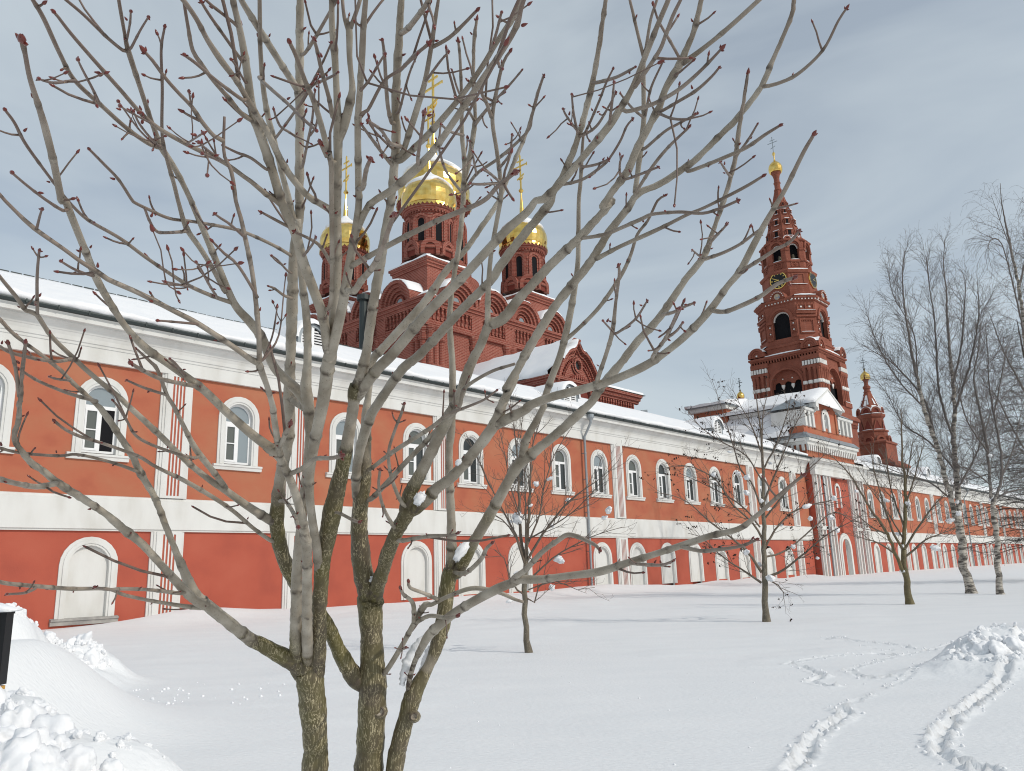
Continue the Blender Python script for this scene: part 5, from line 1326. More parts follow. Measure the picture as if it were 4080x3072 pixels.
# ------------------------------------------------------------------ right-hand chapel tower and the little cupola
def chapel_tower(name, label, cx, cy, s=1.0):
    r = building(name, label, 'tower', cx, cy)
    mb = MB()
    mb.loft([[(cx - h, cy - h, z), (cx + h, cy - h, z), (cx + h, cy + h, z), (cx - h, cy + h, z)] for h, z in ((4.2, 0), (4.2, 17.5), (4.5, 17.7), (4.5, 18.2), (3.4, 19.0), (2.95, 19.2), (2.95, 22.0), (3.15, 22.1), (3.15, 22.4), (2.4, 22.9))], 'brick_dark' if False else TB)
    b = bput(mb, 'base', r)
    mb = MB(); oct_loft(mb, [(2.1, 22.8), (2.35, 23.0), (2.35, 24.4), (2.55, 24.5), (2.55, 24.8), (1.95, 24.9), (1.95, 27.0), (2.3, 27.4), (2.4, 27.8), (2.1, 28.0)], 2.1 * 0.586, TB, cx=cx, cy=cy)
    o = bput(mb, 'octagon', r)
    k_ = MB()
    for k in range(8):
        fr = face_fr(cx, cy, k * math.pi / 4, 2.0)
        k_.add([fr.p(-0.75, 0.1, 25.0), fr.p(0.75, 0.1, 25.0), fr.p(0, 0.1, 26.8)], [(0, 1, 2)], 'brick_dark')
        for s_ in (-1, 1): k_.add([fr.p(s_ * 0.85, 0.16, 25.0), fr.p(s_ * 0.65, 0.16, 25.0), fr.p(-s_ * 0.05, 0.16, 26.9), fr.p(s_ * 0.1, 0.16, 27.0)], [(0, 1, 2, 3)], TB)
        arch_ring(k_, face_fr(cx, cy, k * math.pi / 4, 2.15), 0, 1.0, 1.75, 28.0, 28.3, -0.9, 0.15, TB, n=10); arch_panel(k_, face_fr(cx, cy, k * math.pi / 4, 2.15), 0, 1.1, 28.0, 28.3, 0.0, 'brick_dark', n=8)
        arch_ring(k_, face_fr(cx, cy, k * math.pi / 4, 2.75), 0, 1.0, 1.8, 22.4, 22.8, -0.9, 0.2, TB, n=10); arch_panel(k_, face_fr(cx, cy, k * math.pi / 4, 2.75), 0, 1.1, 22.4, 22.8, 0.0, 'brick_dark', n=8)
    bput(k_, 'kokoshniks', r, o)['kind'] = 'stuff'
    for k in (4, 5, 6, 7):
        fr = face_fr(cx, cy, k * math.pi / 4, 2.0)
        snow_strip(r, o, fr, -0.95, 0.95, 0.0, 0.45, 27.85, 0.16); snow_strip(r, o, fr, -0.95, 0.95, -0.1, 0.5, 24.82, 0.14)
    mb = MB(); mb.loft([oct_ring(h, h * 0.586, z, cx, cy) for h, z in ((2.0, 28.6), (0.55, 32.3))], TB); t = bput(mb, 'tent_roof', r)
    sn = MB()
    for k in (3, 4, 5, 6, 7):
        fr = face_fr(cx, cy, k * math.pi / 4, 0)
        def pt(s0, z, d=0.05):
            h = 2.0 + (0.55 - 2.0) * (z - 28.6) / 3.7; return fr.p(s0 * h * 0.414, h + d, z)
        for (a, b_, z0, z1) in ((-0.75, 0.75, 28.7, 29.5), (-0.7, 0.1, 29.5, 30.6), (0.25, 0.75, 29.7, 30.9), (-0.6, 0.6, 30.7, 31.6)):
            if (k * 7 + int(z0 * 10)) % 3: sn.add([pt(a, z0, 0.10), pt(b_, z0, 0.10), pt(b_ * 0.8, z1), pt(a * 0.8, z1)], [(0, 1, 2, 3)], 'snow')
        rg = face_fr(cx, cy, k * math.pi / 4, 2.2); arch_ring(sn, rg, 0, 1.75, 2.0, 28.6, 28.3, -0.8, 0.05, 'snow', n=8)
    bput(sn, 'snow_patches', r, t)
    mb = MB(); mb.lathe(cx, cy, [(0.6, 32.2), (0.72, 32.4), (0.55, 32.55), (0.52, 32.9), (0.7, 33.05), (0.7, 33.45), (0.45, 33.6), (0.36, 34.0), (0.42, 34.4), (0.62, 34.75), (0.3, 34.85)], 12, TB); bput(mb, 'neck', r)
    mb = MB(); mb.lathe(cx, cy, [(max(0.05, p[0]), p[2] + 34.8) for p in catmull([(q, 0, z) for q, z in onion(0.9, 1.8, 0.08)], 0.16)], 20, 'gold', jit=0.006); d = bput(mb, 'dome', r)
    mb = MB(); cross_mesh(mb, cx, cy, 36.5, 2.5, 'grey_metal', w=0.27, th=0.12); mb.lathe(cx, cy, [(0.08, 36.4), (0.2, 36.75), (0.2, 36.95), (0.05, 37.1)], 8, 'bronze'); bput(mb, 'cross', r, d)
    return r
chapel_tower('chapel_tower', 'small brick tower with snowy tent roof and tiny gold dome right of the bell tower', 143.8, 16.3)
cu = building('corner_turret', 'tiny brick turret with gold cupola and thin cross behind the gate roof', 'turret', 86.9, 14.3)
cx, cy = 86.9, 14.3
mb = MB(); mb.lathe(cx, cy, [(0.9, 0), (0.9, 19.5), (0.55, 20.4), (0.40, 21.4), (0.36, 21.7), (0.44, 21.8), (0.36, 21.9), (0.36, 22.6), (0.46, 22.85), (0.46, 23.0)], 14, TB); bput(mb, 'shaft', cu)
mb = MB(); mb.lathe(cx, cy, [(max(0.04, p[0]), p[2] + 22.95) for p in catmull([(q, 0, z) for q, z in onion(0.5, 1.1, 0.06)], 0.1)], 16, 'gold', jit=0.004); d = bput(mb, 'dome', cu)
mb = MB(); mb.lathe(cx, cy, [(0.04, 23.95), (0.13, 24.05), (0.13, 24.15), (0.03, 24.2)], 8, 'bronze'); cross_mesh(mb, cx, cy, 24.1, 1.5, 'dark_metal', w=0.27, th=0.07); bput(mb, 'cross', cu, d)

# ------------------------------------------------------------------ trees
def rot_about(v, k, a):
    return v * math.cos(a) + np.cross(k, v) * math.sin(a) + k * np.dot(k, v) * (1 - math.cos(a))
def sprouts(P, R, spec, rg, depth=0, out=None):
    """grow side shoots from a limb: spec is a list of levels (per metre, min len, max len, angle, lift, curve, radius, points)"""
    if out is None: out = []
    if depth >= len(spec): return out
    den, l0, l1, ang, lift, radius, t0 = spec[depth]
    P = np.asarray(P, float); seg = np.linalg.norm(np.diff(P, axis=0), axis=1); L = seg.sum(); cum = np.r_[0, np.cumsum(seg)]
    n = max(1, int(L * den * rg.uniform(0.8, 1.2)))
    for q in range(n):
        t = t0 + (1 - t0) * (q + rg.uniform(0, 1)) / n
        s = t * L; i = min(len(seg) - 1, np.searchsorted(cum, s) - 1); i = max(i, 0)
        f = (s - cum[i]) / max(seg[i], 1e-6)
        p = P[i] * (1 - f) + P[i + 1] * f; d = (P[i + 1] - P[i]) / max(seg[i], 1e-6); r = R[i] * (1 - f) + R[i + 1] * f
        side = np.cross(d, [rg.normal(), rg.normal(), rg.normal()]); side /= max(np.linalg.norm(side), 1e-6)
        a = ang * rg.uniform(0.7, 1.3)
        v = d * math.cos(a) + side * math.sin(a)
        ln = rg.uniform(l0, l1) * (1.0 - 0.55 * t * (1 if depth == 0 else 0.6))
        pts = [p]; k = 4 if depth < 2 else 3
        for j in range(k):
            v = v + np.array([rg.normal() * 0.10, rg.normal() * 0.10, lift * (1 + j * 0.3) + rg.normal() * 0.08]); v /= np.linalg.norm(v)
            pts.append(pts[-1] + v * ln / k)
        r0 = min(radius * rg.uniform(0.8, 1.25), r * 0.7)
        rr = np.linspace(r0, max(r0 * 0.35, spec[-1][5] * 0.6), k + 1)
        out.append((np.array(pts), rr, depth))
        sprouts(pts, rr, spec, rg, depth + 1, out)
    return out
def field_tree(name, label, cat, rows, bark, spec, seed, old=0.035, young=0.01, group=None, trunk_n=3, twig_sides=3, age_trunk=1.0):
    rg = np.random.default_rng(seed)
    bx, by, bz = rows[0][1][0], rows[0][1][1], rows[0][1][2]
    gz = float(ground_z(bx, by))
    off = np.array([bx, by, gz])
    t = thing(name, label, cat, (bx, by, gz), 0, group)
    tk = MB(); tk.attr = {'age': [], 'scar': []}
    cr = MB(); cr.attr = {'age': [], 'scar': []}
    tips = []
    for i, row in enumerate(rows):
        a = np.array(row, float)
        if i == 0: a[0, 2] = gz - 0.35
        c = catmull(a, 0.18); P = c[:, :3] - off; R = np.maximum(c[:, 3], 0.003)
        P[1:-1] += rg.normal(0, 1, P[1:-1].shape) * R[1:-1, None] * 0.22
        if i == 0: R = R * (1 + 0.35 * np.exp(-np.maximum(P[:, 2], 0) / 0.12))
        age = np.clip((R - young) / (old - young), 0, 1) * age_trunk
        big = R.max() > old * 0.9 or i < 2
        tube(tk if big else cr, P, R, 9 if big else 6, bark, age, np.clip(rg.normal(0.1, 0.25, len(P)), 0, 1))
        if i > 0 or len(rows) < 3:
            for q, rr, dep in sprouts(P, R, spec, rg):
                tube(cr, q, rr, 4 if dep == 0 else twig_sides, bark, np.clip((rr - young) / (old - young), 0, 1) * 0.6, 0.0, tip=False)
                tips.append((q[-1], dep))
            tips.append((P[-1], 0))
    tk.build('trunk', t, smooth=True); cr.build('crown', t, smooth=True)
    return t, tips, off
def tree_snow(t, off, lst):
    for i, (x, y, z, s) in enumerate(lst):
        o = link('snow_clump', CLUMPS[i % 4], t); o.location = (x - off[0], y - off[1], z - off[2])
        o.scale = (s * (0.6 if i % 2 else 0.42), s * 0.36, s * (0.28 if i % 3 else 0.42)); o.rotation_euler = (rnd.uniform(-0.3, 0.3), rnd.uniform(-0.3, 0.3), rnd.uniform(0, 6))
T1 = [[(0.147,16.428,-0.388,0.071),(0.147,16.428,0.012,0.064),(0.128,16.428,0.476,0.057),(0.12,16.428,0.958,0.055),(0.142,16.428,1.446,0.053),(0.166,16.428,1.717,0.048)],
 [(0.161,16.428,1.717,0.038),(0.079,16.578,2.301,0.034),(0.075,16.796,3.197,0.026),(0.062,16.989,4.025,0.019),(0.012,17.124,4.628,0.011),(-0.041,17.247,5.19,0.006)],
 [(0.171,16.428,1.717,0.038),(0.224,16.436,2.29,0.033),(0.29,16.443,2.899,0.028),(0.321,16.45,3.468,0.021),(0.41,16.459,4.177,0.013),(0.647,16.467,4.842,0.008),(0.713,16.471,5.168,0.005)],
 [(0.153,16.428,1.693,0.028),(-0.019,16.316,2.293,0.023),(-0.162,16.26,2.57,0.018),(-0.474,16.134,3.202,0.013),(-0.712,16.027,3.758,0.01),(-0.975,15.913,4.342,0.005)],
 [(0.18,16.428,1.741,0.028),(0.537,16.18,2.295,0.023),(0.924,15.948,2.766,0.018),(1.226,15.797,3.016,0.012),(1.718,15.57,3.324,0.007),(2.035,15.399,3.613,0.005)],
 [(0.152,16.428,1.323,0.023),(0.335,16.404,1.49,0.02),(0.7,16.358,1.799,0.015),(1.114,16.312,2.033,0.013),(1.627,16.259,2.24,0.008),(2.135,16.208,2.371,0.005)],
 [(0.138,16.428,1.055,0.02),(0.315,16.413,0.953,0.018),(0.401,16.389,1.243,0.013),(0.735,16.36,1.429,0.01)],
 [(0.12,16.428,1.104,0.02),(-0.028,16.36,1.208,0.018),(-0.17,16.249,1.457,0.015),(-0.257,16.102,1.825,0.01),(-0.45,16.002,2.0,0.007)],
 [(0.159,16.428,1.817,0.02),(0.196,16.099,2.674,0.018),(0.193,15.817,3.4,0.013),(0.141,15.534,4.116,0.01),(0.208,15.307,4.677,0.005)],
 [(0.204,16.428,2.065,0.02),(0.491,16.708,2.706,0.016),(0.598,16.918,3.246,0.013),(0.886,17.224,4.033,0.011),(1.32,17.495,4.681,0.006)],
 [(0.076,16.428,2.069,0.018),(-0.143,16.484,2.456,0.013),(-0.446,16.533,2.724,0.01),(-0.81,16.578,2.789,0.005)],
 [(0.221,16.428,2.19,0.018),(0.777,16.292,2.468,0.013),(1.293,16.154,2.82,0.01),(1.917,15.954,3.462,0.005)],
 [(0.199,16.428,1.199,0.015),(0.734,16.398,1.355,0.013),(1.177,16.372,1.171,0.007),(1.529,16.353,1.209,0.005)],
 [(0.071,16.428,2.7,0.018),(-0.117,16.697,3.404,0.013),(-0.207,16.937,4.081,0.008),(-0.331,17.141,4.67,0.005)]]
T2 = [[(6.77,22.7,-0.401,0.102),(6.77,22.7,-0.001,0.093),(6.789,22.7,0.51,0.083),(6.822,22.7,0.993,0.08),(6.923,22.7,2.139,0.067),(7.026,22.7,3.186,0.053),(7.123,22.7,4.255,0.04),(7.16,22.7,5.128,0.029),(7.149,22.7,5.794,0.022),(7.125,22.7,6.425,0.011),(7.059,22.7,6.653,0.007)],
 [(6.751,22.7,1.036,0.035),(6.403,22.845,1.331,0.028),(6.041,22.984,1.591,0.021),(5.718,23.12,1.895,0.018),(5.287,23.313,2.381,0.011),(4.967,23.411,2.481,0.007)],
 [(6.78,22.7,1.32,0.042),(6.4,22.636,1.905,0.035),(6.002,22.586,2.288,0.028),(5.394,22.517,2.761,0.021),(4.913,22.456,3.232,0.014),(4.415,22.407,3.496,0.011),(3.906,22.361,3.592,0.007)],
 [(6.898,22.7,2.223,0.035),(6.664,22.697,2.69,0.028),(6.159,22.693,3.212,0.025),(5.788,22.688,3.864,0.021),(5.302,22.685,4.224,0.014),(4.794,22.682,4.369,0.011),(4.269,22.679,4.299,0.007)],
 [(6.984,22.7,3.06,0.032),(6.771,22.819,3.847,0.025),(6.526,22.889,4.254,0.022),(6.377,23.011,5.115,0.015),(6.25,23.113,5.858,0.011),(6.147,23.196,6.474,0.007),(6.03,23.267,7.005,0.006)],
 [(6.868,22.7,1.154,0.042),(7.348,22.49,1.384,0.031),(7.884,22.22,1.81,0.024),(8.373,21.961,2.231,0.017),(8.885,21.716,2.525,0.01),(9.28,21.526,2.741,0.007)],
 [(6.94,22.7,1.973,0.035),(7.288,22.727,2.463,0.028),(7.772,22.755,2.912,0.025),(8.273,22.778,3.11,0.018),(8.854,22.804,3.222,0.014),(9.574,22.836,3.373,0.007)],
 [(7.056,22.7,3.27,0.032),(7.395,22.547,4.012,0.025),(7.677,22.419,4.631,0.018),(8.006,22.274,5.334,0.014),(8.324,22.165,5.827,0.007)],
 [(7.123,22.7,4.168,0.029),(7.673,22.963,4.977,0.022),(8.092,23.187,5.722,0.015),(8.396,23.389,6.444,0.008)],
 [(7.141,22.7,4.602,0.025),(6.802,22.378,5.435,0.018),(6.535,22.189,5.89,0.011),(6.269,21.987,6.381,0.007)],
 [(7.079,22.7,3.824,0.025),(6.679,22.834,4.636,0.018),(5.968,22.962,5.12,0.015),(5.497,23.054,5.554,0.011),(5.201,23.139,6.079,0.006)],
 [(6.898,22.7,1.727,0.032),(7.627,22.905,1.915,0.025),(8.575,23.204,2.531,0.018),(9.321,23.424,2.953,0.015),(10.069,23.666,2.509,0.007)],
 [(6.992,22.7,2.764,0.028),(7.659,22.469,3.527,0.021),(8.251,22.283,4.081,0.014),(8.795,22.116,4.552,0.007)],
 [(7.16,22.7,4.908,0.022),(7.368,22.974,5.841,0.015),(7.622,23.156,6.464,0.007)],
 [(6.864,22.7,2.558,0.025),(6.48,22.937,3.179,0.022),(5.737,23.237,3.749,0.015),(4.87,23.548,4.253,0.007)],
 [(6.872,22.7,1.195,0.028),(7.147,22.527,0.946,0.017),(7.256,22.421,0.745,0.01)]]
T3 = [[(13.64,28.793,-0.383,0.14),(13.64,28.793,0.017,0.127),(13.668,28.793,0.577,0.11),(13.677,28.793,1.351,0.098),(13.72,28.793,1.872,0.089)],
 [(13.642,28.793,0.921,0.071),(13.241,28.436,1.706,0.057),(12.931,28.125,2.394,0.052),(12.387,27.771,3.079,0.043),(11.945,27.468,3.67,0.035),(11.504,27.134,4.336,0.026),(11.024,26.863,4.789,0.017),(10.644,26.669,5.074,0.009)],
 [(13.72,28.793,1.872,0.071),(13.929,28.796,3.1,0.063),(14.09,28.799,4.218,0.05),(14.141,28.802,5.268,0.037),(14.264,28.805,6.287,0.023),(14.335,28.807,6.944,0.014)],
 [(13.698,28.793,1.872,0.049),(13.446,28.761,2.405,0.045),(13.223,28.716,3.205,0.036),(13.088,28.673,4.011,0.027),(12.953,28.63,4.824,0.018),(12.958,28.586,5.688,0.009)],
 [(13.742,28.793,1.871,0.044),(14.055,28.642,2.381,0.04),(14.452,28.471,2.93,0.031),(14.802,28.324,3.392,0.022),(15.186,28.186,3.765,0.013)],
 [(13.714,28.793,1.61,0.04),(14.067,28.73,1.859,0.036),(14.478,28.653,2.193,0.027),(15.04,28.564,2.391,0.018),(15.6,28.475,2.588,0.009)],
 [(13.846,28.793,2.658,0.036),(13.737,29.079,3.757,0.027),(13.788,29.307,4.698,0.023),(13.907,29.509,5.566,0.014)],
 [(13.959,28.793,3.321,0.036),(14.327,28.645,4.239,0.027),(14.611,28.513,5.075,0.018),(14.828,28.429,5.604,0.009)],
 [(13.446,28.793,1.662,0.036),(12.786,28.572,2.112,0.027),(12.304,28.439,2.253,0.018),(11.78,28.289,2.436,0.009)],
 [(13.77,28.793,2.22,0.036),(13.508,28.928,2.943,0.027),(13.27,29.032,3.496,0.023),(12.859,29.193,4.344,0.014),(12.652,29.294,4.918,0.009)],
 [(14.055,28.793,3.992,0.032),(14.349,28.751,4.979,0.023),(14.588,28.717,5.795,0.014)],
 [(13.238,28.793,2.413,0.036),(12.763,28.949,2.7,0.022),(12.353,29.12,3.17,0.014)]]
B1 = [[(19.556,35.661,-0.4,0.228),(19.556,35.661,0.0,0.207),(19.512,35.661,0.679,0.181),(19.552,35.661,1.75,0.171),(19.552,35.661,2.727,0.166),(19.502,35.661,3.112,0.167)],
 [(19.502,35.661,3.112,0.122),(19.327,35.518,4.044,0.111),(19.122,35.365,5.036,0.106),(18.876,35.18,6.255,0.095),(18.613,35.025,7.258,0.09),(18.397,34.888,8.153,0.079),(18.206,34.705,9.388,0.068),(18.055,34.554,10.403,0.057),(17.93,34.356,11.763,0.045),(17.861,34.159,13.13,0.034),(17.89,33.996,14.274,0.023),(18.072,33.864,15.189,0.011)],
 [(19.527,35.661,3.056,0.133),(19.852,35.905,4.061,0.124),(20.146,36.204,5.329,0.114),(20.442,36.558,6.881,0.105),(20.885,36.883,8.361,0.095),(21.182,37.182,9.765,0.085),(21.458,37.509,11.35,0.068),(21.774,37.835,12.987,0.056),(22.181,38.188,14.82,0.038),(22.385,38.434,16.131,0.026),(22.796,38.705,17.62,0.013)],
 [(19.134,35.661,6.318,0.051),(19.003,35.67,8.06,0.046),(18.687,35.676,9.013,0.04),(17.724,35.686,10.359,0.029),(16.88,35.692,10.993,0.018),(16.346,35.695,11.376,0.012)],
 [(19.94,35.661,6.752,0.063),(19.646,35.67,8.508,0.058),(19.657,35.676,9.695,0.052),(19.822,35.683,11.137,0.047),(19.95,35.69,12.732,0.035),(19.962,35.698,14.362,0.024),(20.035,35.703,15.637,0.012)],
 [(20.186,35.661,8.02,0.057),(20.768,35.309,9.569,0.052),(21.164,35.014,10.903,0.04),(21.455,34.7,12.355,0.029),(21.457,34.414,13.708,0.017)],
 [(18.804,35.661,8.299,0.046),(17.772,35.164,9.161,0.034),(16.877,34.628,10.227,0.028),(16.235,34.098,11.385,0.017),(15.843,33.681,12.321,0.011)],
 [(19.844,35.661,5.273,0.051),(19.129,36.304,6.765,0.041),(18.331,36.782,7.7,0.029),(18.047,37.273,9.145,0.018),(17.643,37.664,10.247,0.012)],
 [(20.297,35.661,9.313,0.046),(20.635,35.085,10.94,0.035),(20.706,34.596,12.345,0.029),(20.768,34.033,13.951,0.011)],
 [(19.753,35.661,4.489,0.051),(20.945,36.086,5.863,0.04),(22.027,36.521,7.416,0.029),(22.856,36.907,8.91,0.018)],
 [(18.708,35.661,9.602,0.041),(18.736,35.445,11.711,0.029),(17.96,35.242,13.511,0.018),(17.836,35.12,14.715,0.012)],
 [(19.405,35.661,4.054,0.045),(18.761,36.126,4.907,0.034),(17.883,36.551,5.326,0.023),(16.997,36.991,5.875,0.012)]]
B2 = [[(19.858,33.912,-0.4,0.148),(19.858,33.912,0.0,0.135),(19.956,33.912,1.189,0.115),(20.143,33.912,2.728,0.111),(20.168,33.912,3.249,0.106),(20.165,33.912,3.669,0.101)],
 [(20.165,33.912,3.669,0.074),(20.381,34.215,4.542,0.065),(20.801,34.704,6.012,0.061),(21.035,35.123,7.313,0.051),(21.187,35.469,8.417,0.046),(21.434,35.849,9.68,0.035),(22.182,36.306,11.238,0.03),(22.677,36.681,12.588,0.018),(22.939,37.061,13.992,0.012)],
 [(20.186,33.912,3.669,0.069),(20.767,33.967,4.825,0.059),(20.969,34.025,6.125,0.049),(20.98,34.089,7.572,0.044),(21.022,34.148,8.935,0.033),(21.254,34.211,10.438,0.022),(21.411,34.269,11.858,0.011)],
 [(20.326,33.912,5.911,0.043),(19.542,33.614,7.086,0.032),(19.255,33.402,8.042,0.021),(18.983,33.126,9.315,0.011)],
 [(20.733,33.912,4.82,0.043),(21.661,34.182,6.127,0.033),(22.207,34.394,7.255,0.022),(22.946,34.65,8.645,0.011)],
 [(20.2,33.912,4.516,0.037),(19.667,34.035,5.083,0.027),(19.112,34.13,5.328,0.016),(18.685,34.197,5.133,0.011)],
 [(20.232,33.912,3.878,0.037),(21.01,34.021,4.182,0.027),(21.611,34.102,4.278,0.016)],
 [(20.87,33.912,7.54,0.038),(21.451,33.864,9.193,0.028),(21.881,33.827,10.54,0.017)]]
B3 = [[(30.385,47.644,-0.587,0.241),(30.385,47.644,-0.187,0.219),(30.837,47.644,3.106,0.2),(31.208,47.644,6.813,0.181),(31.669,47.644,10.653,0.154),(32.069,47.644,14.639,0.125),(32.259,47.644,17.941,0.095),(32.224,47.644,20.49,0.072),(32.18,47.644,22.573,0.049),(32.178,47.644,23.982,0.025),(32.308,47.644,25.225,0.016)],
 [(31.669,47.644,10.653,0.077),(31.157,47.877,12.629,0.062),(30.779,48.067,14.314,0.039),(30.581,48.266,16.201,0.024)],
 [(32.069,47.644,14.639,0.07),(31.29,46.671,17.618,0.047),(30.437,45.785,20.267,0.031),(29.629,45.566,20.366,0.023),(29.069,45.23,19.096,0.011)],
 [(32.259,47.644,17.941,0.064),(33.829,48.118,21.506,0.049),(34.384,48.467,24.312,0.025)],
 [(31.208,47.644,6.813,0.068),(30.435,47.931,9.185,0.054),(29.974,48.15,11.132,0.031),(29.138,48.301,12.155,0.016)],
 [(32.224,47.644,20.49,0.04),(31.73,47.453,22.499,0.024),(31.356,47.295,24.19,0.012)],
 [(32.069,47.644,14.639,0.063),(33.882,48.384,18.157,0.04),(35.184,49.106,21.892,0.025)]]
TSNOW = {'t1':[(0.44,16.336,3.309,0.134),(0.731,16.395,3.418,0.125),(1.094,16.518,2.97,0.146),(1.899,16.392,2.738,0.175),(1.811,16.492,2.587,0.155),(0.305,16.462,2.88,0.103),(0.031,16.561,2.646,0.27),(-0.14,16.576,2.576,0.124),(0.863,16.495,1.776,0.281),(0.188,16.521,1.955,0.123),(0.507,16.324,1.941,0.132),(-0.005,16.492,1.537,0.132),(0.676,16.532,1.231,0.152),(-0.186,16.399,0.993,0.12),(0.731,16.444,2.452,0.113)],'t2':[(5.68,22.694,4.083,0.187),(6.413,22.838,4.12,0.159),(6.626,22.645,3.97,0.243),(6.569,22.671,3.538,0.186),(6.936,22.55,3.282,0.17),(8.236,22.676,3.104,0.242),(8.325,22.74,2.759,0.142),(8.938,22.831,2.775,0.243),(7.506,22.827,2.608,0.157),(9.002,22.648,2.414,0.183),(6.752,22.847,1.526,0.226),(6.967,22.606,1.172,0.32),(7.769,22.797,1.992,0.155),(8.996,22.597,3.285,0.17),(8.371,22.672,1.66,0.112),(6.38,22.572,1.884,0.196),(7.385,22.808,4.369,0.145),(6.242,22.799,4.732,0.131),(7.094,22.592,3.048,0.113),(9.707,22.708,3.486,0.143)],'t3':[(14.075,28.72,3.491,0.216),(13.293,28.79,3.633,0.235),(13.702,28.809,2.004,0.196),(14.756,28.675,1.902,0.266),(13.627,28.902,2.427,0.216),(13.518,28.726,1.14,0.194),(11.472,28.777,3.756,0.199)],'b1':[(19.531,35.528,3.432,0.289),(19.144,35.511,3.142,0.31),(19.349,35.569,4.437,0.291),(19.628,35.613,3.932,0.179)],'b2':[(20.213,34.04,3.89,0.235),(20.493,34.029,5.759,0.259)]}
t, tips, off = field_tree('bare_tree', 'bare young tree with scattered snow clumps nearest the wall behind the forked front tree', 'tree', T1, 'bark_grey',
    [(5.2, 0.45, 1.2, 0.62, 0.05, 0.0085, 0.15), (7.0, 0.15, 0.45, 0.65, 0.05, 0.005, 0.2), (5.0, 0.08, 0.2, 0.7, 0.03, 0.0042, 0.3)], 21, old=0.05, young=0.012)
tree_snow(t, off, TSNOW['t1'])
t, tips, off = field_tree('seed_tree', 'bare spreading tree hung with small dark dried seed clusters and snow clumps', 'tree', T2, 'bark_grey',
    [(5.4, 0.5, 1.4, 0.62, 0.05, 0.0085, 0.12), (6.0, 0.18, 0.55, 0.7, 0.02, 0.005, 0.15), (4.5, 0.08, 0.22, 0.8, 0.0, 0.0042, 0.3)], 33, old=0.06, young=0.014)
tree_snow(t, off, TSNOW['t2'])
def cluster_mesh(seed):
    r = random.Random(seed); bm = bmesh.new()
    for _ in range(5):
        c = Vector((r.gauss(0, 0.028), r.gauss(0, 0.028), r.gauss(-0.02, 0.028))); q = bmesh.ops.create_icosphere(bm, subdivisions=1, radius=r.uniform(0.013, 0.024))
        for v in q['verts']: v.co = Vector((v.co.x * r.uniform(0.6, 1.2), v.co.y, v.co.z * 1.2)) + c
    me = bpy.data.meshes.new('seed_cluster'); bm.to_mesh(me); bm.free(); me.materials.append(MATS['seed']); return me
SC = [cluster_mesh(i) for i in range(5)]
rt = random.Random(8); cand = [p for p, d in tips if d >= 1]; rt.shuffle(cand)
for i, p in enumerate(cand[:290]):
    o = link('seed_cluster', SC[i % 5], t); o.location = p; o.rotation_euler = (rt.uniform(-0.5, 0.5), rt.uniform(-0.5, 0.5), rt.uniform(0, 6)); k = rt.uniform(0.55, 0.95); o.scale = (k, k, k)
t, tips, off = field_tree('bare_tree', 'bare olive-trunked tree branching into several stems low down, left of the birches', 'tree', T3, 'bark_olive',
    [(4.2, 0.6, 1.5, 0.5, 0.06, 0.011, 0.15), (4.6, 0.2, 0.7, 0.6, 0.04, 0.0066, 0.2), (3.0, 0.1, 0.3, 0.7, 0.03, 0.0058, 0.3)], 44, old=0.06, young=0.014)
tree_snow(t, off, TSNOW['t3'])
BSPEC = [(4.0, 0.9, 2.6, 0.52, 0.06, 0.013, 0.06), (6.2, 0.4, 1.2, 0.58, 0.0, 0.0078, 0.1), (5.4, 0.2, 0.65, 0.7, -0.08, 0.0062, 0.15)]
t, tips, off = field_tree('birch', 'white-barked birch with two main stems and a broad grey crown of fine twigs', 'tree', B1, 'bark_birch', BSPEC, 55, old=0.11, young=0.035)
tree_snow(t, off, TSNOW['b1'])
t, tips, off = field_tree('birch', 'slimmer birch standing right of the two-stemmed birch with darker stems', 'tree', B2, 'bark_birch', BSPEC, 66, old=0.11, young=0.035)
tree_snow(t, off, TSNOW['b2'])
t, tips, off = field_tree('birch', 'tallest birch with drooping twigs at the far right edge', 'tree', B3, 'bark_birch',
    [(2.8, 1.2, 3.2, 0.6, 0.0, 0.017, 0.1), (4.0, 0.6, 1.7, 0.6, -0.14, 0.010, 0.15), (3.2, 0.4, 1.1, 0.6, -0.3, 0.0085, 0.2)], 77, old=0.12, young=0.04)
# dark larch at the far right, crown reaching in
rg = np.random.default_rng(9)
def larch(label, x, y, H, lean, seed, rmax):
    rg = np.random.default_rng(seed); gz = float(ground_z(x, y))
    rows = [[(x, y, gz - 0.3, 0.30), (x, y, gz, 0.28), (x + lean * 0.3, y, gz + H * 0.4, 0.2), (x + lean, y, gz + H, 0.02)]]
    for k in range(210):
        t_ = 0.10 + 0.88 * k / 210; z = gz + H * t_; a = rg.uniform(0, 2 * math.pi); L = rmax * (1 - t_) ** 0.7 * rg.uniform(0.7, 1.15) + 0.4
        px = x + lean * t_; dx, dy = math.cos(a) * L, math.sin(a) * L
        rows.append([(px, y, z, 0.03 * (1.2 - t_)), (px + dx * 0.4, y + dy * 0.4, z + 0.05 * L, 0.022 * (1.2 - t_)), (px + dx * 0.8, y + dy * 0.8, z - 0.02 * L, 0.013), (px + dx, y + dy, z + 0.06 * L, 0.007)])
    return field_tree('larch', label, 'tree', rows, 'twig_dark', [(4.4, 0.5, 1.3, 0.75, -0.01, 0.010, 0.1), (4.6, 0.25, 0.6, 0.7, -0.06, 0.0085, 0.15)], seed, old=0.2, young=0.05)
larch('dense dark leafless larch at the extreme right edge beside the far wing', 33.2, 49.5, 16.5, -0.2, 5, 7.2)

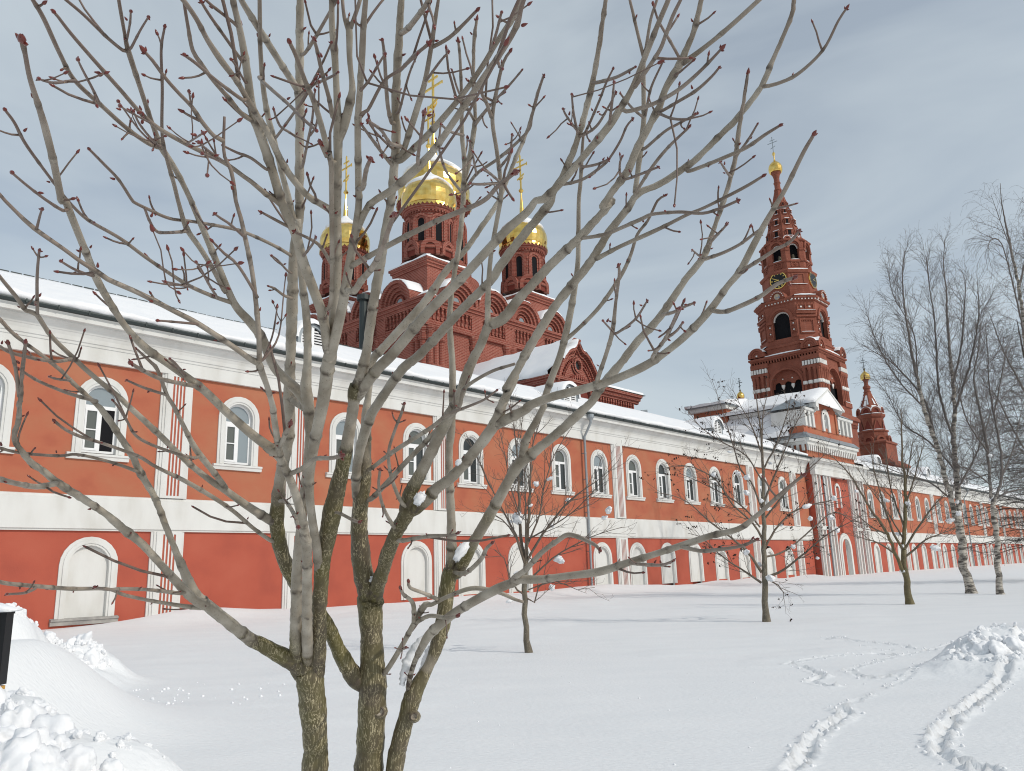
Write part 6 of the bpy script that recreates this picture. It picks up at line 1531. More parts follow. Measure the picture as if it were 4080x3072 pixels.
# ------------------------------------------------------------------ the forked tree in front
NEAR = [
('s1','-',0,[(-628,2716,-120,574),(-641,2714,60,495),(-669,2709,500,415),(-658,2706,1001,396),(-654,2665,1107,384),(-657,2626,1205,401),(-660,2592,1291,438),(-660,2580,1322,388)]),
('s2','-',0,[(-506,2847,-120,698),(-511,2845,60,602),(-519,2840,483,506),(-509,2837,966,482),(-504,2803,1114,446),(-499,2779,1215,477),(-493,2751,1336,378),(-489,2726,1446,394),(-487,2708,1522,426)]),
('s3','-',0,[(-499,2826,-120,424),(-504,2824,60,366),(-471,2819,484,307),(-423,2816,969,293),(-409,2805,1053,279),(-387,2794,1132,290),(-360,2783,1211,274),(-311,2774,1289,192),(-280,2765,1353,217),(-251,2753,1441,256),(-238,2741,1530,269),(-224,2730,1603,257)]),
('s1a','x',0,[(-660,2588,1301,292),(-637,2582,1303,291),(-615,2542,1380,231),(-598,2473,1512,237),(-585,2424,1604,234),(-580,2409,1632,242),(-557,2361,1721,273),(-525,2307,1818,282),(-490,2256,1909,216),(-462,2207,1994,181),(-441,2162,2071,175),(-438,2155,2084,210),(-430,2140,2109,227)]),
('s1b','x',0,[(-658,2582,1318,204),(-631,2461,1441,168),(-606,2346,1552,153),(-586,2251,1639,148),(-572,2185,1697,143)]),
('s1b2','x',2,[(-573,2189,1694,143),(-567,2117,1760,133),(-569,2048,1819,117),(-578,1984,1870,107),(-586,1951,1894,117),(-605,1914,1913,120),(-578,1897,1897,137),(-613,1831,1927,118),(-647,1747,1967,102),(-672,1670,2002,95),(-705,1577,2033,84),(-725,1515,2051,87),(-734,1447,2074,66),(-733,1374,2102,69),(-727,1314,2123,73),(-713,1246,2146,64),(-695,1170,2168,62),(-683,1125,2178,60),(-684,1118,2174,58),(-649,1033,2190,54),(-620,963,2197,53),(-610,938,2199,48),(-594,899,2199,40),(-571,844,2197,32),(-546,794,2193,29),(-532,766,2189,32)]),
('v1','x',0,[(-585,2427,1599,159),(-591,2421,1600,159),(-582,2338,1685,142),(-572,2234,1785,127),(-559,2157,1857,145),(-534,2083,1921,153),(-500,2000,1989,165),(-474,1935,2040,176),(-441,1845,2106,170),(-406,1773,2153,132),(-373,1694,2202,120),(-341,1601,2254,103),(-315,1526,2292,91),(-296,1460,2322,75),(-287,1408,2343,73),(-263,1279,2386,65),(-242,1195,2406,59),(-224,1120,2417,59),(-210,1058,2422,50),(-197,1005,2423,42),(-193,989,2423,40)]),
('s1c','x',0,[(-497,2770,1255,311),(-538,2753,1259,310),(-580,2689,1357,260),(-609,2631,1447,236),(-647,2587,1508,234),(-679,2554,1552,239),(-711,2503,1626,236),(-725,2466,1682,234),(-725,2422,1748,243),(-716,2394,1790,226),(-688,2328,1887,189),(-650,2257,1987,172),(-635,2212,2051,170),(-633,2189,2083,178),(-608,2099,2204,149),(-581,2010,2319,161),(-561,1945,2399,140),(-534,1881,2475,129),(-519,1839,2524,119),(-521,1838,2523,119),(-503,1755,2615,115),(-479,1653,2720,111),(-459,1574,2795,94),(-443,1516,2847,84),(-440,1504,2856,80)]),
('s1d','x',0,[(-660,2587,1304,214),(-686,2576,1305,213),(-682,2532,1375,207),(-658,2431,1533,177),(-647,2377,1616,165),(-618,2295,1738,144),(-581,2202,1870,136),(-556,2134,1964,134),(-545,2079,2040,155),(-545,2041,2090,158),(-530,1990,2155,108),(-519,1925,2236,106),(-515,1861,2314,94),(-510,1809,2375,77),(-500,1757,2434,68)]),
('s1e','x',1,[(-660,2580,1322,311),(-677,2570,1327,309),(-699,2551,1345,288),(-771,2489,1404,222),(-801,2463,1426,206),(-887,2371,1519,172),(-921,2330,1562,152),(-938,2283,1618,141),(-947,2237,1676,90),(-956,2183,1742,96),(-962,2124,1812,84),(-978,2069,1873,99),(-988,2020,1926,89),(-1000,1986,1960,80),(-1016,1939,2007,86),(-1029,1912,2031,65),(-1041,1891,2046,62),(-1064,1849,2078,53),(-1076,1825,2097,48),(-1100,1784,2124,44),(-1130,1731,2155,43),(-1146,1692,2182,39),(-1159,1656,2206,36)]),
('s1f','x',1,[(-788,2474,1417,188),(-791,2468,1410,187),(-865,2321,1519,151),(-898,2266,1549,136),(-934,2160,1625,110),(-961,2063,1692,106),(-981,2005,1725,110),(-1003,1924,1769,91),(-1037,1803,1821,89),(-1048,1743,1849,69),(-1053,1707,1863,71),(-1048,1640,1899,53),(-1013,1590,1929,51),(-984,1541,1957,45),(-982,1539,1957,48),(-933,1458,1999,36),(-902,1410,2022,33),(-888,1388,2032,32)]),
('s1g','x',1,[(-974,1527,1964,42),(-975,1524,1964,42),(-941,1450,2003,36),(-925,1408,2022,33),(-919,1388,2031,32)]),
('s1h','x',0,[(-1039,1793,1826,71),(-1035,1779,1820,71),(-1015,1682,1803,67),(-985,1561,1797,57),(-956,1466,1794,54),(-932,1393,1791,49)]),
('t21','x',0,[(-901,2355,1536,76),(-906,2335,1521,75),(-964,2202,1544,54),(-1003,2083,1568,48),(-1018,2020,1585,47),(-1046,1900,1589,53),(-1061,1787,1597,50),(-1067,1698,1604,47),(-1067,1640,1613,43)]),
('t22','x',1,[(-910,2232,1574,60),(-911,2209,1565,59),(-929,2059,1579,48),(-936,1935,1585,45),(-936,1859,1585,37),(-934,1799,1591,31)]),
('t23','x',1,[(-1061,1788,1597,33),(-1052,1773,1592,33),(-1033,1706,1584,29),(-1000,1595,1584,25)]),
('l2','x',0,[(-721,2411,1765,147),(-737,2395,1765,146),(-780,2327,1802,128),(-826,2243,1850,110),(-843,2212,1865,98),(-882,2127,1911,85),(-916,2025,1967,85),(-952,1902,2026,71),(-956,1883,2035,69),(-980,1788,2072,62),(-991,1717,2099,59),(-997,1645,2125,52),(-992,1576,2153,55),(-998,1551,2153,49),(-994,1508,2168,46),(-988,1443,2186,37),(-981,1401,2197,33)]),
('l2v','x',1,[(-992,1577,2153,37),(-989,1574,2153,37),(-917,1448,2180,32),(-857,1350,2195,25)]),
('l2h','x',0,[(-990,1722,2097,48),(-989,1714,2092,48),(-983,1650,2069,41),(-973,1567,2052,39),(-952,1452,2033,36),(-935,1390,2027,32),(-920,1339,2022,31)]),
('l2u','x',1,[(-824,2246,1849,92),(-822,2243,1850,92),(-825,2195,1875,87),(-835,2074,1930,91),(-833,1999,1964,68),(-824,1885,2012,55),(-822,1836,2030,52),(-804,1738,2066,46),(-803,1703,2074,42),(-804,1665,2081,33),(-804,1632,2087,24)]),
('l3','x',1,[(-725,2447,1711,69),(-740,2424,1707,68),(-769,2346,1741,62),(-796,2249,1786,64),(-822,2163,1818,65),(-853,2058,1849,65),(-884,1940,1874,46),(-896,1871,1890,45),(-917,1751,1902,39),(-927,1669,1906,40),(-929,1613,1912,34),(-926,1568,1921,28)]),
('l4','x',0,[(-979,2063,1879,53),(-980,2059,1877,52),(-998,1994,1888,45),(-1015,1926,1895,40),(-1032,1849,1897,38),(-1042,1800,1887,37),(-1057,1684,1877,35),(-1059,1611,1877,34),(-1058,1578,1878,30)]),
('l5','x',1,[(-835,2085,1925,47),(-837,2057,1910,46),(-851,1942,1911,40),(-854,1782,1919,37),(-834,1677,1940,30),(-815,1598,1953,26),(-807,1559,1958,23)]),
('t1','x',0,[(-581,1974,1878,98),(-582,1965,1874,97),(-556,1846,1908,83),(-519,1688,1946,74),(-509,1648,1954,69),(-488,1536,1971,60),(-470,1430,1982,70),(-463,1399,1985,60)]),
('t1l','x',0,[(-464,1402,1984,60),(-475,1394,1988,57),(-501,1367,2007,54),(-545,1321,2036,53),(-574,1293,2050,49),(-616,1250,2069,47),(-653,1213,2082,46),(-664,1198,2090,40),(-678,1180,2098,38),(-695,1154,2111,35),(-720,1115,2129,40),(-732,1089,2143,30),(-739,1071,2153,28),(-745,1049,2166,26)]),
('t1u','x',0,[(-463,1399,1985,48),(-461,1397,1988,48),(-455,1370,2032,51),(-452,1339,2081,45),(-451,1309,2128,44),(-454,1278,2174,44),(-457,1258,2205,39),(-461,1242,2228,36),(-460,1224,2254,34),(-461,1212,2270,38),(-468,1200,2287,31),(-466,1186,2307,29),(-458,1163,2339,23)]),
('t1w','x',1,[(-463,1399,1985,23),(-456,1402,1988,23),(-444,1413,2035,19),(-441,1420,2071,17),(-440,1424,2097,14)]),
('t1x','x',1,[(-463,1399,1985,25),(-454,1401,1990,25),(-434,1405,2022,21),(-427,1407,2054,16),(-424,1409,2114,14),(-422,1411,2155,12)]),
('t2','x',0,[(-631,2180,2095,159),(-571,2144,2057,156),(-581,2099,2090,162),(-620,2016,2137,132),(-629,1934,2193,128),(-645,1881,2221,122),(-666,1821,2249,100),(-672,1721,2304,81),(-672,1640,2343,78),(-670,1544,2384,61),(-665,1540,2376,60),(-664,1484,2396,59),(-664,1440,2409,63),(-666,1389,2421,68),(-660,1342,2433,50),(-653,1299,2443,46),(-642,1244,2453,45),(-622,1155,2463,48),(-613,1126,2465,31),(-593,1069,2467,31),(-583,1042,2467,29),(-578,1030,2466,27)]),
('t2l','x',1,[(-666,1821,2249,61),(-691,1764,2246,53),(-718,1684,2245,51),(-735,1607,2249,43),(-748,1522,2252,41),(-755,1435,2253,37),(-761,1349,2245,35),(-761,1310,2242,32),(-755,1259,2241,28),(-743,1197,2240,25),(-705,1055,2231,26),(-675,978,2222,23),(-660,935,2214,20)]),
('t2b','x',1,[(-669,1784,2271,60),(-674,1775,2263,60),(-677,1706,2292,58),(-681,1639,2316,64),(-686,1573,2335,62),(-676,1506,2357,47),(-665,1454,2372,45),(-652,1391,2387,44),(-640,1340,2398,35),(-622,1291,2406,32),(-580,1195,2417,28),(-540,1100,2420,24),(-509,1042,2417,19)]),
('t2l2','x',0,[(-666,1389,2421,49),(-666,1386,2418,49),(-674,1360,2410,48),(-682,1295,2401,43),(-683,1203,2391,41),(-676,1106,2375,38),(-655,1028,2366,35),(-620,930,2348,34),(-601,876,2333,29),(-594,858,2327,27)]),
('a7','x',1,[(-688,1143,2174,30),(-682,1121,2159,29),(-661,1047,2138,24),(-627,951,2110,20),(-591,863,2082,17)]),
('t3','x',0,[(-430,1822,2122,117),(-438,1814,2123,117),(-432,1742,2181,125),(-438,1678,2228,121),(-445,1614,2271,120),(-446,1555,2309,113),(-455,1507,2336,104),(-458,1472,2355,102),(-459,1420,2382,96),(-461,1362,2409,98),(-462,1310,2430,93),(-459,1278,2443,86),(-449,1229,2461,77),(-439,1176,2477,66),(-432,1133,2488,58),(-426,1091,2496,50),(-422,1074,2499,48)]),
('al','x',1,[(-455,1505,2337,60),(-468,1474,2343,61),(-479,1451,2345,56),(-495,1408,2351,49),(-502,1391,2352,46),(-523,1335,2354,47),(-556,1252,2344,44),(-579,1164,2334,39),(-583,1056,2331,34),(-575,932,2316,27),(-563,863,2303,21)]),
('t4','x',0,[(-373,1615,2375,91),(-398,1567,2377,78),(-417,1526,2378,74),(-432,1467,2388,76),(-439,1417,2397,74),(-441,1335,2411,66),(-445,1280,2416,59),(-447,1246,2417,55),(-448,1185,2418,51),(-452,1119,2413,57),(-451,1061,2406,44),(-445,1003,2398,39),(-441,946,2386,37)]),
('a9','x',0,[(-462,1316,2428,56),(-465,1312,2424,56),(-476,1283,2421,46),(-483,1240,2424,44),(-491,1189,2425,38),(-494,1142,2426,41),(-494,1110,2426,36),(-479,1054,2428,29),(-467,1013,2428,26),(-459,988,2427,26)]),
('a10','x',1,[(-448,1233,2418,37),(-449,1220,2405,37),(-451,1117,2370,30),(-445,1016,2333,27),(-440,964,2310,24)]),
('bl','x',0,[(-480,1657,2716,89),(-482,1652,2713,89),(-484,1625,2711,87),(-487,1549,2704,81),(-487,1432,2687,78),(-484,1332,2665,68),(-480,1270,2648,58),(-476,1246,2642,55)]),
('t5','x',0,[(-530,1871,2487,90),(-542,1858,2482,89),(-539,1791,2518,85),(-536,1724,2550,69),(-529,1636,2587,72),(-526,1587,2605,70),(-515,1514,2628,61),(-494,1422,2653,51),(-473,1349,2667,47),(-459,1302,2673,43),(-456,1290,2675,40)]),
('t6','x',0,[(-441,1848,2104,159),(-422,1795,2169,122),(-400,1730,2246,131),(-384,1671,2313,122),(-374,1619,2371,105),(-367,1584,2408,103),(-355,1527,2466,101),(-350,1501,2492,108),(-343,1458,2532,84),(-337,1416,2571,71),(-331,1370,2610,77),(-328,1335,2639,67),(-320,1299,2666,55),(-317,1290,2673,52)]),
('t6r','x',0,[(-350,1501,2492,100),(-332,1479,2510,99),(-316,1450,2535,98),(-304,1425,2556,76),(-302,1403,2575,58),(-300,1376,2598,62),(-293,1336,2630,73),(-299,1318,2642,39),(-298,1293,2661,36)]),
('t6s','x',0,[(-293,1334,2631,49),(-291,1333,2631,49),(-284,1324,2638,43),(-270,1303,2654,43),(-264,1293,2662,40)]),
('u0','x',2,[(-363,1666,2218,84),(-331,1600,2190,80),(-295,1495,2172,75),(-250,1361,2144,62),(-211,1218,2113,45),(-170,1041,2069,37),(-135,878,2019,26)]),
('u1','x',2,[(-343,1607,2251,71),(-338,1601,2248,70),(-265,1495,2233,61),(-199,1390,2215,59),(-114,1237,2179,51),(-38,1076,2129,39),(-12,995,2111,34),(12,913,2088,29)]),
('u2','x',1,[(-313,1523,2293,73),(-280,1461,2311,73),(-254,1426,2314,74),(-215,1381,2311,79),(-158,1302,2311,86),(-117,1234,2313,63),(-73,1142,2315,59),(-26,1029,2308,48),(1,958,2297,43),(20,894,2286,41),(26,850,2278,31),(31,819,2271,29)]),
('u2b','x',2,[(-151,1291,2312,38),(-152,1257,2298,37),(-126,1078,2234,28),(-95,850,2137,21)]),
('u3','x',0,[(-255,1653,2526,81),(-237,1639,2517,80),(-185,1578,2525,76),(-138,1517,2533,74),(-78,1427,2544,58),(-36,1351,2552,56),(-10,1295,2557,54),(21,1228,2557,56),(36,1182,2558,50),(42,1163,2558,45)]),
('t7','x',0,[(-432,2144,2103,209),(-429,2142,2102,209),(-409,2100,2145,155),(-384,2044,2199,135),(-355,1962,2277,134),(-329,1894,2337,131),(-298,1802,2415,117),(-277,1742,2461,105),(-269,1711,2484,104),(-247,1622,2547,108),(-238,1560,2587,97),(-226,1499,2623,94),(-210,1427,2661,85),(-198,1368,2688,69),(-191,1335,2702,61)]),
('t7r','x',0,[(-253,1644,2532,72),(-235,1630,2523,71),(-205,1559,2542,75),(-180,1494,2558,73),(-156,1424,2572,59),(-134,1333,2586,48),(-120,1266,2592,42),(-110,1219,2593,31),(-108,1206,2593,29)]),
('t7b','x',0,[(-206,1405,2671,64),(-202,1399,2666,64),(-179,1345,2636,61),(-133,1203,2566,51),(-112,1120,2523,41)]),
('r1','x',0,[(-437,2153,2088,166),(-432,2151,2086,166),(-366,2081,2139,162),(-307,2024,2174,158),(-204,1912,2245,143),(-124,1828,2289,123),(-58,1752,2327,116),(-3,1685,2356,112),(46,1629,2374,98),(65,1601,2387,83),(81,1588,2383,98),(120,1538,2397,82),(140,1508,2407,79),(161,1473,2418,77),(205,1397,2439,86),(225,1351,2453,72),(239,1314,2463,58),(255,1243,2483,56),(267,1178,2497,49),(277,1124,2505,45)]),
('r2','x',0,[(-498,2575,1839,193),(-509,2568,1840,192),(-509,2532,1885,160),(-494,2482,1946,158),(-463,2421,2015,171),(-431,2370,2072,168),(-412,2347,2094,156),(-323,2252,2181,151),(-265,2205,2212,145),(-143,2089,2295,132),(-52,2001,2351,121),(-16,1955,2385,125),(34,1892,2426,121),(79,1837,2458,110),(110,1797,2482,102),(113,1781,2494,95),(139,1737,2520,90),(151,1710,2538,83),(169,1662,2568,73),(191,1582,2617,70),(200,1536,2643,62),(207,1482,2672,53),(211,1433,2695,47),(215,1383,2718,41)]),
('s2t','x',0,[(-487,2709,1518,343),(-495,2707,1519,342),(-506,2669,1611,330),(-508,2628,1711,318),(-507,2604,1770,290),(-499,2576,1837,264),(-484,2547,1906,226),(-476,2499,2021,196),(-464,2460,2114,149),(-458,2448,2140,115),(-439,2404,2243,138),(-396,2382,2289,137),(-317,2345,2361,136),(-254,2314,2422,135),(-192,2278,2496,115),(-132,2250,2548,88),(-80,2221,2607,87),(-36,2195,2658,75),(-8,2173,2704,66),(24,2143,2769,63),(60,2110,2839,56),(80,2087,2886,46),(104,2054,2958,40),(119,2038,2992,36)]),
('s2r','x',0,[(-487,2708,1522,260),(-474,2694,1534,258),(-430,2614,1614,242),(-412,2572,1655,239),(-363,2481,1739,244),(-323,2420,1791,247)]),
('r3','x',0,[(-329,2428,1784,238),(-335,2423,1788,238),(-315,2386,1837,211),(-285,2353,1878,194),(-241,2299,1943,184),(-190,2232,2023,180),(-154,2191,2068,160),(-158,2189,2060,152),(-112,2108,2155,142),(-82,2069,2197,129),(-59,2031,2238,141),(-21,2008,2247,153),(20,1966,2283,141),(63,1925,2315,129),(111,1879,2350,120),(172,1822,2388,118),(216,1777,2419,100),(252,1736,2447,90),(226,1725,2429,89),(264,1674,2466,87),(279,1653,2480,95),(298,1609,2514,84),(326,1557,2550,91),(337,1536,2564,82),(346,1505,2586,74),(371,1456,2614,86),(385,1417,2638,64),(392,1395,2651,63),(396,1347,2679,52),(397,1339,2684,49)]),
('r3r','x',0,[(373,1452,2617,65),(377,1449,2612,65),(417,1407,2621,51),(455,1361,2631,52),(494,1307,2643,48),(501,1297,2645,45)]),
('r4','x',0,[(-325,2423,1789,209),(-316,2420,1784,209),(-275,2399,1807,189),(-234,2371,1844,180),(-187,2344,1873,171),(-128,2303,1926,165),(-58,2246,2003,173),(-26,2203,2066,136),(-26,2203,2066,136),(8,2160,2128,134),(-18,2152,2091,133),(15,2119,2136,118),(44,2086,2180,129),(120,2009,2277,127),(153,1980,2311,126),(218,1923,2375,117),(258,1877,2429,105),(303,1835,2473,98),(318,1818,2492,88),(332,1806,2502,86),(376,1783,2510,85),(429,1749,2530,85),(461,1726,2546,75),(503,1689,2576,74),(541,1655,2603,73),(588,1601,2650,66),(603,1565,2686,56),(615,1541,2710,50),(632,1496,2753,46),(632,1471,2778,40)]),
('r4b','x',0,[(327,1810,2499,72),(321,1805,2502,72),(324,1776,2531,71),(328,1725,2579,75),(331,1676,2623,66),(326,1632,2661,58),(320,1579,2706,57),(323,1553,2726,42),(328,1504,2762,36),(338,1470,2784,32)]),
('r4c','x',1,[(588,1599,2652,48),(592,1597,2648,48),(615,1583,2644,45),(653,1553,2647,42),(693,1504,2670,35),(711,1456,2704,29),(721,1434,2717,26)]),
('r5','x',1,[(-58,2244,2006,166),(-32,2222,2012,161),(12,2184,2025,148),(44,2154,2036,136),(40,2150,2039,132),(107,2090,2052,129),(184,2025,2056,125),(261,1952,2063,111),(324,1883,2076,117),(368,1826,2094,93),(410,1759,2119,96),(447,1683,2150,92),(471,1614,2180,74),(487,1569,2196,79),(499,1501,2226,76),(507,1445,2247,62),(515,1393,2264,50),(520,1354,2275,47),(524,1267,2298,40),(527,1222,2306,32)]),
('r5b','x',1,[(448,1680,2151,59),(451,1667,2142,58),(463,1626,2126,54),(478,1563,2117,55),(492,1476,2107,49),(499,1391,2102,40),(505,1324,2088,33)]),
('r5c','x',1,[(487,1568,2197,47),(488,1564,2194,47),(498,1469,2181,42),(502,1391,2169,35),(504,1324,2155,31),(498,1259,2148,24)]),
('r6','x',1,[(-225,2731,1597,228),(-207,2724,1594,227),(-149,2654,1681,206),(-77,2569,1783,185),(-9,2478,1891,181),(20,2446,1925,191),(51,2422,1944,174),(124,2364,1991,144),(190,2306,2039,149),(233,2266,2072,128),(254,2237,2102,142),(291,2195,2139,134),(314,2167,2164,124),(356,2114,2210,115),(408,2053,2258,112),(461,1971,2326,93),(501,1914,2368,90),(518,1862,2414,63),(530,1816,2453,62),(540,1772,2488,55),(548,1715,2534,54),(546,1663,2575,52),(545,1615,2610,40),(543,1552,2653,33)]),
('r6u','x',0,[(26,2442,1928,140),(37,2397,1980,134),(72,2344,2035,113),(95,2306,2073,104),(91,2302,2076,112),(118,2238,2144,109),(143,2179,2202,107),(166,2094,2286,104),(184,1998,2377,77),(186,1930,2438,66),(185,1851,2506,57),(188,1811,2537,56),(189,1747,2587,43),(190,1716,2609,36)]),
('r8','x',1,[(-357,2783,1216,116),(-374,2763,1229,116),(-347,2690,1307,113),(-310,2627,1370,131),(-274,2573,1419,164),(-205,2498,1473,152),(-139,2433,1510,149),(-62,2359,1546,154),(0,2299,1569,127),(-10,2289,1573,144),(59,2230,1571,120),(131,2163,1580,103),(210,2082,1590,116),(280,1999,1612,96),(339,1924,1630,83),(393,1849,1647,86),(434,1787,1660,78),(474,1724,1669,67),(497,1668,1691,55),(522,1589,1725,45),(537,1536,1746,36),(546,1504,1757,31)]),
('r8b','x',1,[(381,1867,1643,58),(381,1861,1639,58),(406,1798,1628,47),(426,1743,1628,46),(455,1648,1633,36),(469,1581,1643,29)]),
('r8c','x',1,[(-7,2286,1573,91),(-6,2272,1580,91),(22,2204,1599,85),(64,2073,1642,72),(98,1973,1666,69),(125,1899,1677,62),(166,1783,1651,47),(177,1737,1636,35)]),
('r8d','x',1,[(278,2001,1612,43),(277,1978,1606,43),(291,1789,1602,41),(296,1662,1601,33),(296,1538,1608,24)]),
('r9','x',1,[(-226,2731,1598,194),(-213,2642,1743,161),(-209,2569,1859,142),(-206,2497,1971,132),(-198,2461,2026,146),(-192,2438,2061,118),(-188,2402,2114,117),(-181,2333,2216,107),(-180,2264,2314,94),(-169,2207,2393,85),(-158,2173,2438,77),(-135,2106,2526,79),(-121,2041,2610,70),(-118,2015,2642,77),(-97,1965,2702,72),(-79,1912,2764,67),(-76,1891,2789,50),(-76,1838,2848,46),(-69,1775,2917,45),(-60,1738,2954,35)]),
('r11','x',1,[(-121,2045,2604,63),(-109,1948,2674,68),(-110,1881,2718,66),(-105,1799,2768,48),(-102,1706,2818,40),(-103,1663,2838,33)]),
('r13','x',1,[(-59,2031,2238,84),(-60,2027,2240,84),(-54,1946,2296,75),(-41,1838,2362,62),(-23,1745,2412,60),(-12,1683,2442,58),(-13,1631,2466,54),(-18,1567,2492,49),(-24,1488,2520,47),(-11,1411,2541,43),(3,1348,2554,34),(16,1318,2556,29)]),
('r13b','x',0,[(-23,1482,2522,45),(-25,1479,2520,44),(-33,1424,2517,40),(-41,1378,2512,34),(-32,1329,2507,24)]),
('f1','x',1,[(179,1815,2393,49),(183,1808,2385,49),(229,1735,2361,50),(262,1673,2350,48),(296,1601,2337,49),(311,1566,2330,40),(349,1484,2295,38),(377,1412,2257,34),(395,1354,2239,30),(409,1292,2223,27)]),
('f2','x',1,[(222,1918,2380,71),(228,1912,2373,71),(277,1852,2377,56),(337,1775,2376,60),(371,1728,2375,50),(411,1667,2374,43),(440,1622,2369,39),(495,1522,2362,39),(520,1466,2359,30)]),
('f3','x',1,[(151,2149,2232,64),(158,2144,2229,64),(199,2093,2252,59),(246,2024,2285,61),(289,1939,2330,59),(309,1882,2362,48),(321,1822,2396,43),(341,1780,2413,36),(357,1725,2438,33),(371,1704,2440,26)]),
('f4','x',1,[(223,1988,2059,65),(218,1970,2065,64),(230,1847,2101,55),(235,1742,2126,58),(228,1610,2152,38),(222,1501,2168,35),(216,1458,2173,29)]),
('f5','x',2,[(347,1854,2085,52),(335,1815,2082,51),(321,1570,2057,44),(287,1301,2020,30),(279,1240,2009,27)]),
('f6','x',1,[(411,2050,2260,58),(411,1908,2220,48),(405,1768,2186,38),(396,1618,2146,30)]),
('x1','x',1,[(-323,2420,1791,67),(-341,2369,1807,65),(-348,2233,1866,57),(-335,2105,1918,47),(-301,1989,1958,42),(-275,1910,1981,40),(-260,1859,1995,33)]),
('x2','x',1,[(-366,2486,1735,70),(-374,2452,1738,69),(-378,2289,1783,54),(-364,2122,1827,44),(-340,1994,1856,38)]),
('x3','x',1,[(-482,2538,1929,73),(-459,2507,1925,72),(-352,2325,1955,74),(-222,2087,1976,64),(-168,1970,1986,51),(-116,1865,1982,39),(-66,1753,1976,31),(-33,1658,1976,24)]),
('x4','x',0,[(-498,2575,1840,93),(-466,2553,1834,93),(-402,2480,1876,90),(-327,2388,1929,87),(-234,2270,1990,84),(-188,2207,2022,71),(-148,2153,2046,59),(-130,2095,2082,58),(-58,2009,2104,49),(8,1936,2106,41)]),
('x5','x',1,[(-537,2328,1781,51),(-504,2276,1772,50),(-449,2181,1748,51),(-417,2124,1736,43)]),
('j1','x',0,[(-496,2764,1281,95),(-452,2744,1281,95),(-386,2674,1364,93),(-333,2607,1444,91),(-291,2557,1503,113),(-271,2546,1503,74),(-221,2513,1525,69),(-140,2463,1549,76),(-64,2423,1537,71),(-12,2396,1515,55),(13,2383,1508,44)]),
('j2','x',1,[(-331,2605,1447,83),(-333,2600,1449,83),(-321,2486,1510,76),(-338,2414,1539,56),(-342,2371,1558,44)]),
('j3','x',1,[(-331,2607,1444,71),(-274,2504,1471,69),(-211,2400,1471,66),(-177,2339,1477,57)]),
('j4','x',1,[(-250,2533,1511,70),(-252,2522,1518,70),(-284,2460,1539,60),(-317,2395,1558,55),(-318,2367,1575,44)]),
('j5','x',1,[(-387,2676,1360,53),(-332,2410,1390,40)]),
('h1','x',2,[(-574,2006,1853,64),(-525,1942,1857,71),(-471,1859,1869,59),(-415,1785,1860,54),(-382,1737,1857,50)]),
('h2','x',2,[(-594,1936,1902,68),(-594,1920,1893,68),(-553,1852,1903,65),(-516,1773,1919,57),(-493,1720,1928,47)]),
('h3','x',1,[(-381,2516,1707,78),(-352,2463,1697,77),(-240,2242,1699,59),(-168,2083,1692,45),(-148,2031,1695,38)]),
('h4','x',1,[(-224,2731,1602,84),(-174,2642,1593,82),(-113,2489,1633,77),(-90,2394,1664,60),(-73,2344,1677,47)]),
('h5','x',1,[(-707,2373,1821,64),(-655,2273,1808,61),(-577,2084,1758,59),(-524,1924,1716,51)]),
('c1','x',2,[(223,1354,2452,43),(232,1345,2438,43),(264,1311,2426,44),(287,1284,2421,39),(313,1246,2418,40),(335,1205,2419,34),(352,1167,2421,27),(361,1143,2422,23)]),
('c2','x',1,[(334,1541,2561,38),(338,1532,2552,38),(361,1465,2532,36),(382,1391,2509,37),(394,1322,2492,28),(397,1283,2483,23)]),
('c3','x',1,[(333,1544,2559,35),(336,1525,2542,35),(347,1464,2493,31),(360,1392,2447,29),(363,1347,2430,21)]),
('c4','x',1,[(198,1545,2638,44),(203,1529,2625,44),(230,1436,2573,38),(245,1368,2540,32),(252,1326,2520,21)]),
('c5','x',1,[(242,1304,2466,42),(244,1300,2461,42),(268,1199,2456,39),(272,1150,2453,37),(274,1095,2449,34),(277,1053,2443,29),(277,1037,2440,27)]),
('c6','x',1,[(434,1746,2532,51),(437,1736,2517,51),(462,1691,2505,50),(492,1630,2491,48),(524,1557,2475,46),(544,1490,2466,39),(557,1443,2457,30)]),
('c7','x',1,[(499,1918,2366,58),(500,1910,2360,58),(518,1800,2331,46),(528,1690,2306,40),(530,1594,2288,35),(527,1488,2266,28)]),
('c8','x',1,[(129,1754,2510,46),(138,1737,2494,45),(176,1664,2467,40),(207,1583,2451,36),(221,1534,2444,29),(234,1451,2437,28),(238,1386,2431,24),(244,1348,2424,21)]),
('c9','x',1,[(152,1488,2413,31),(159,1466,2392,31),(181,1413,2368,29),(196,1365,2351,24)]),
('b1','x',1,[(-19,1313,2555,36),(-20,1307,2552,35),(-7,1193,2506,28),(2,1084,2457,22)]),
('b2','x',1,[(-248,1626,2544,48),(-229,1578,2515,47),(-235,1476,2465,39),(-228,1328,2405,33),(-223,1166,2325,27)]),
('b3','x',1,[(-510,1489,2636,40),(-512,1471,2624,40),(-474,1421,2567,41),(-400,1318,2459,35),(-348,1235,2375,31),(-308,1169,2312,27)]),
('b4','x',1,[(-357,1536,2457,70),(-367,1520,2448,69),(-359,1400,2463,62),(-354,1320,2467,56),(-353,1263,2465,47),(-348,1177,2460,40),(-347,1136,2454,35)]),
('b5','x',1,[(-344,1467,2524,60),(-349,1448,2512,59),(-336,1361,2498,46),(-320,1245,2472,40),(-303,1143,2443,33),(-295,1091,2425,28)]),
('b6','x',1,[(-432,1729,2191,43),(-398,1679,2209,56),(-320,1328,2333,51),(-322,1296,2338,48),(-324,1265,2343,38)]),
('b7','x',1,[(-466,1600,2772,43),(-450,1582,2758,43),(-408,1507,2737,46),(-376,1443,2718,39),(-334,1355,2689,35),(-305,1292,2665,31)]),
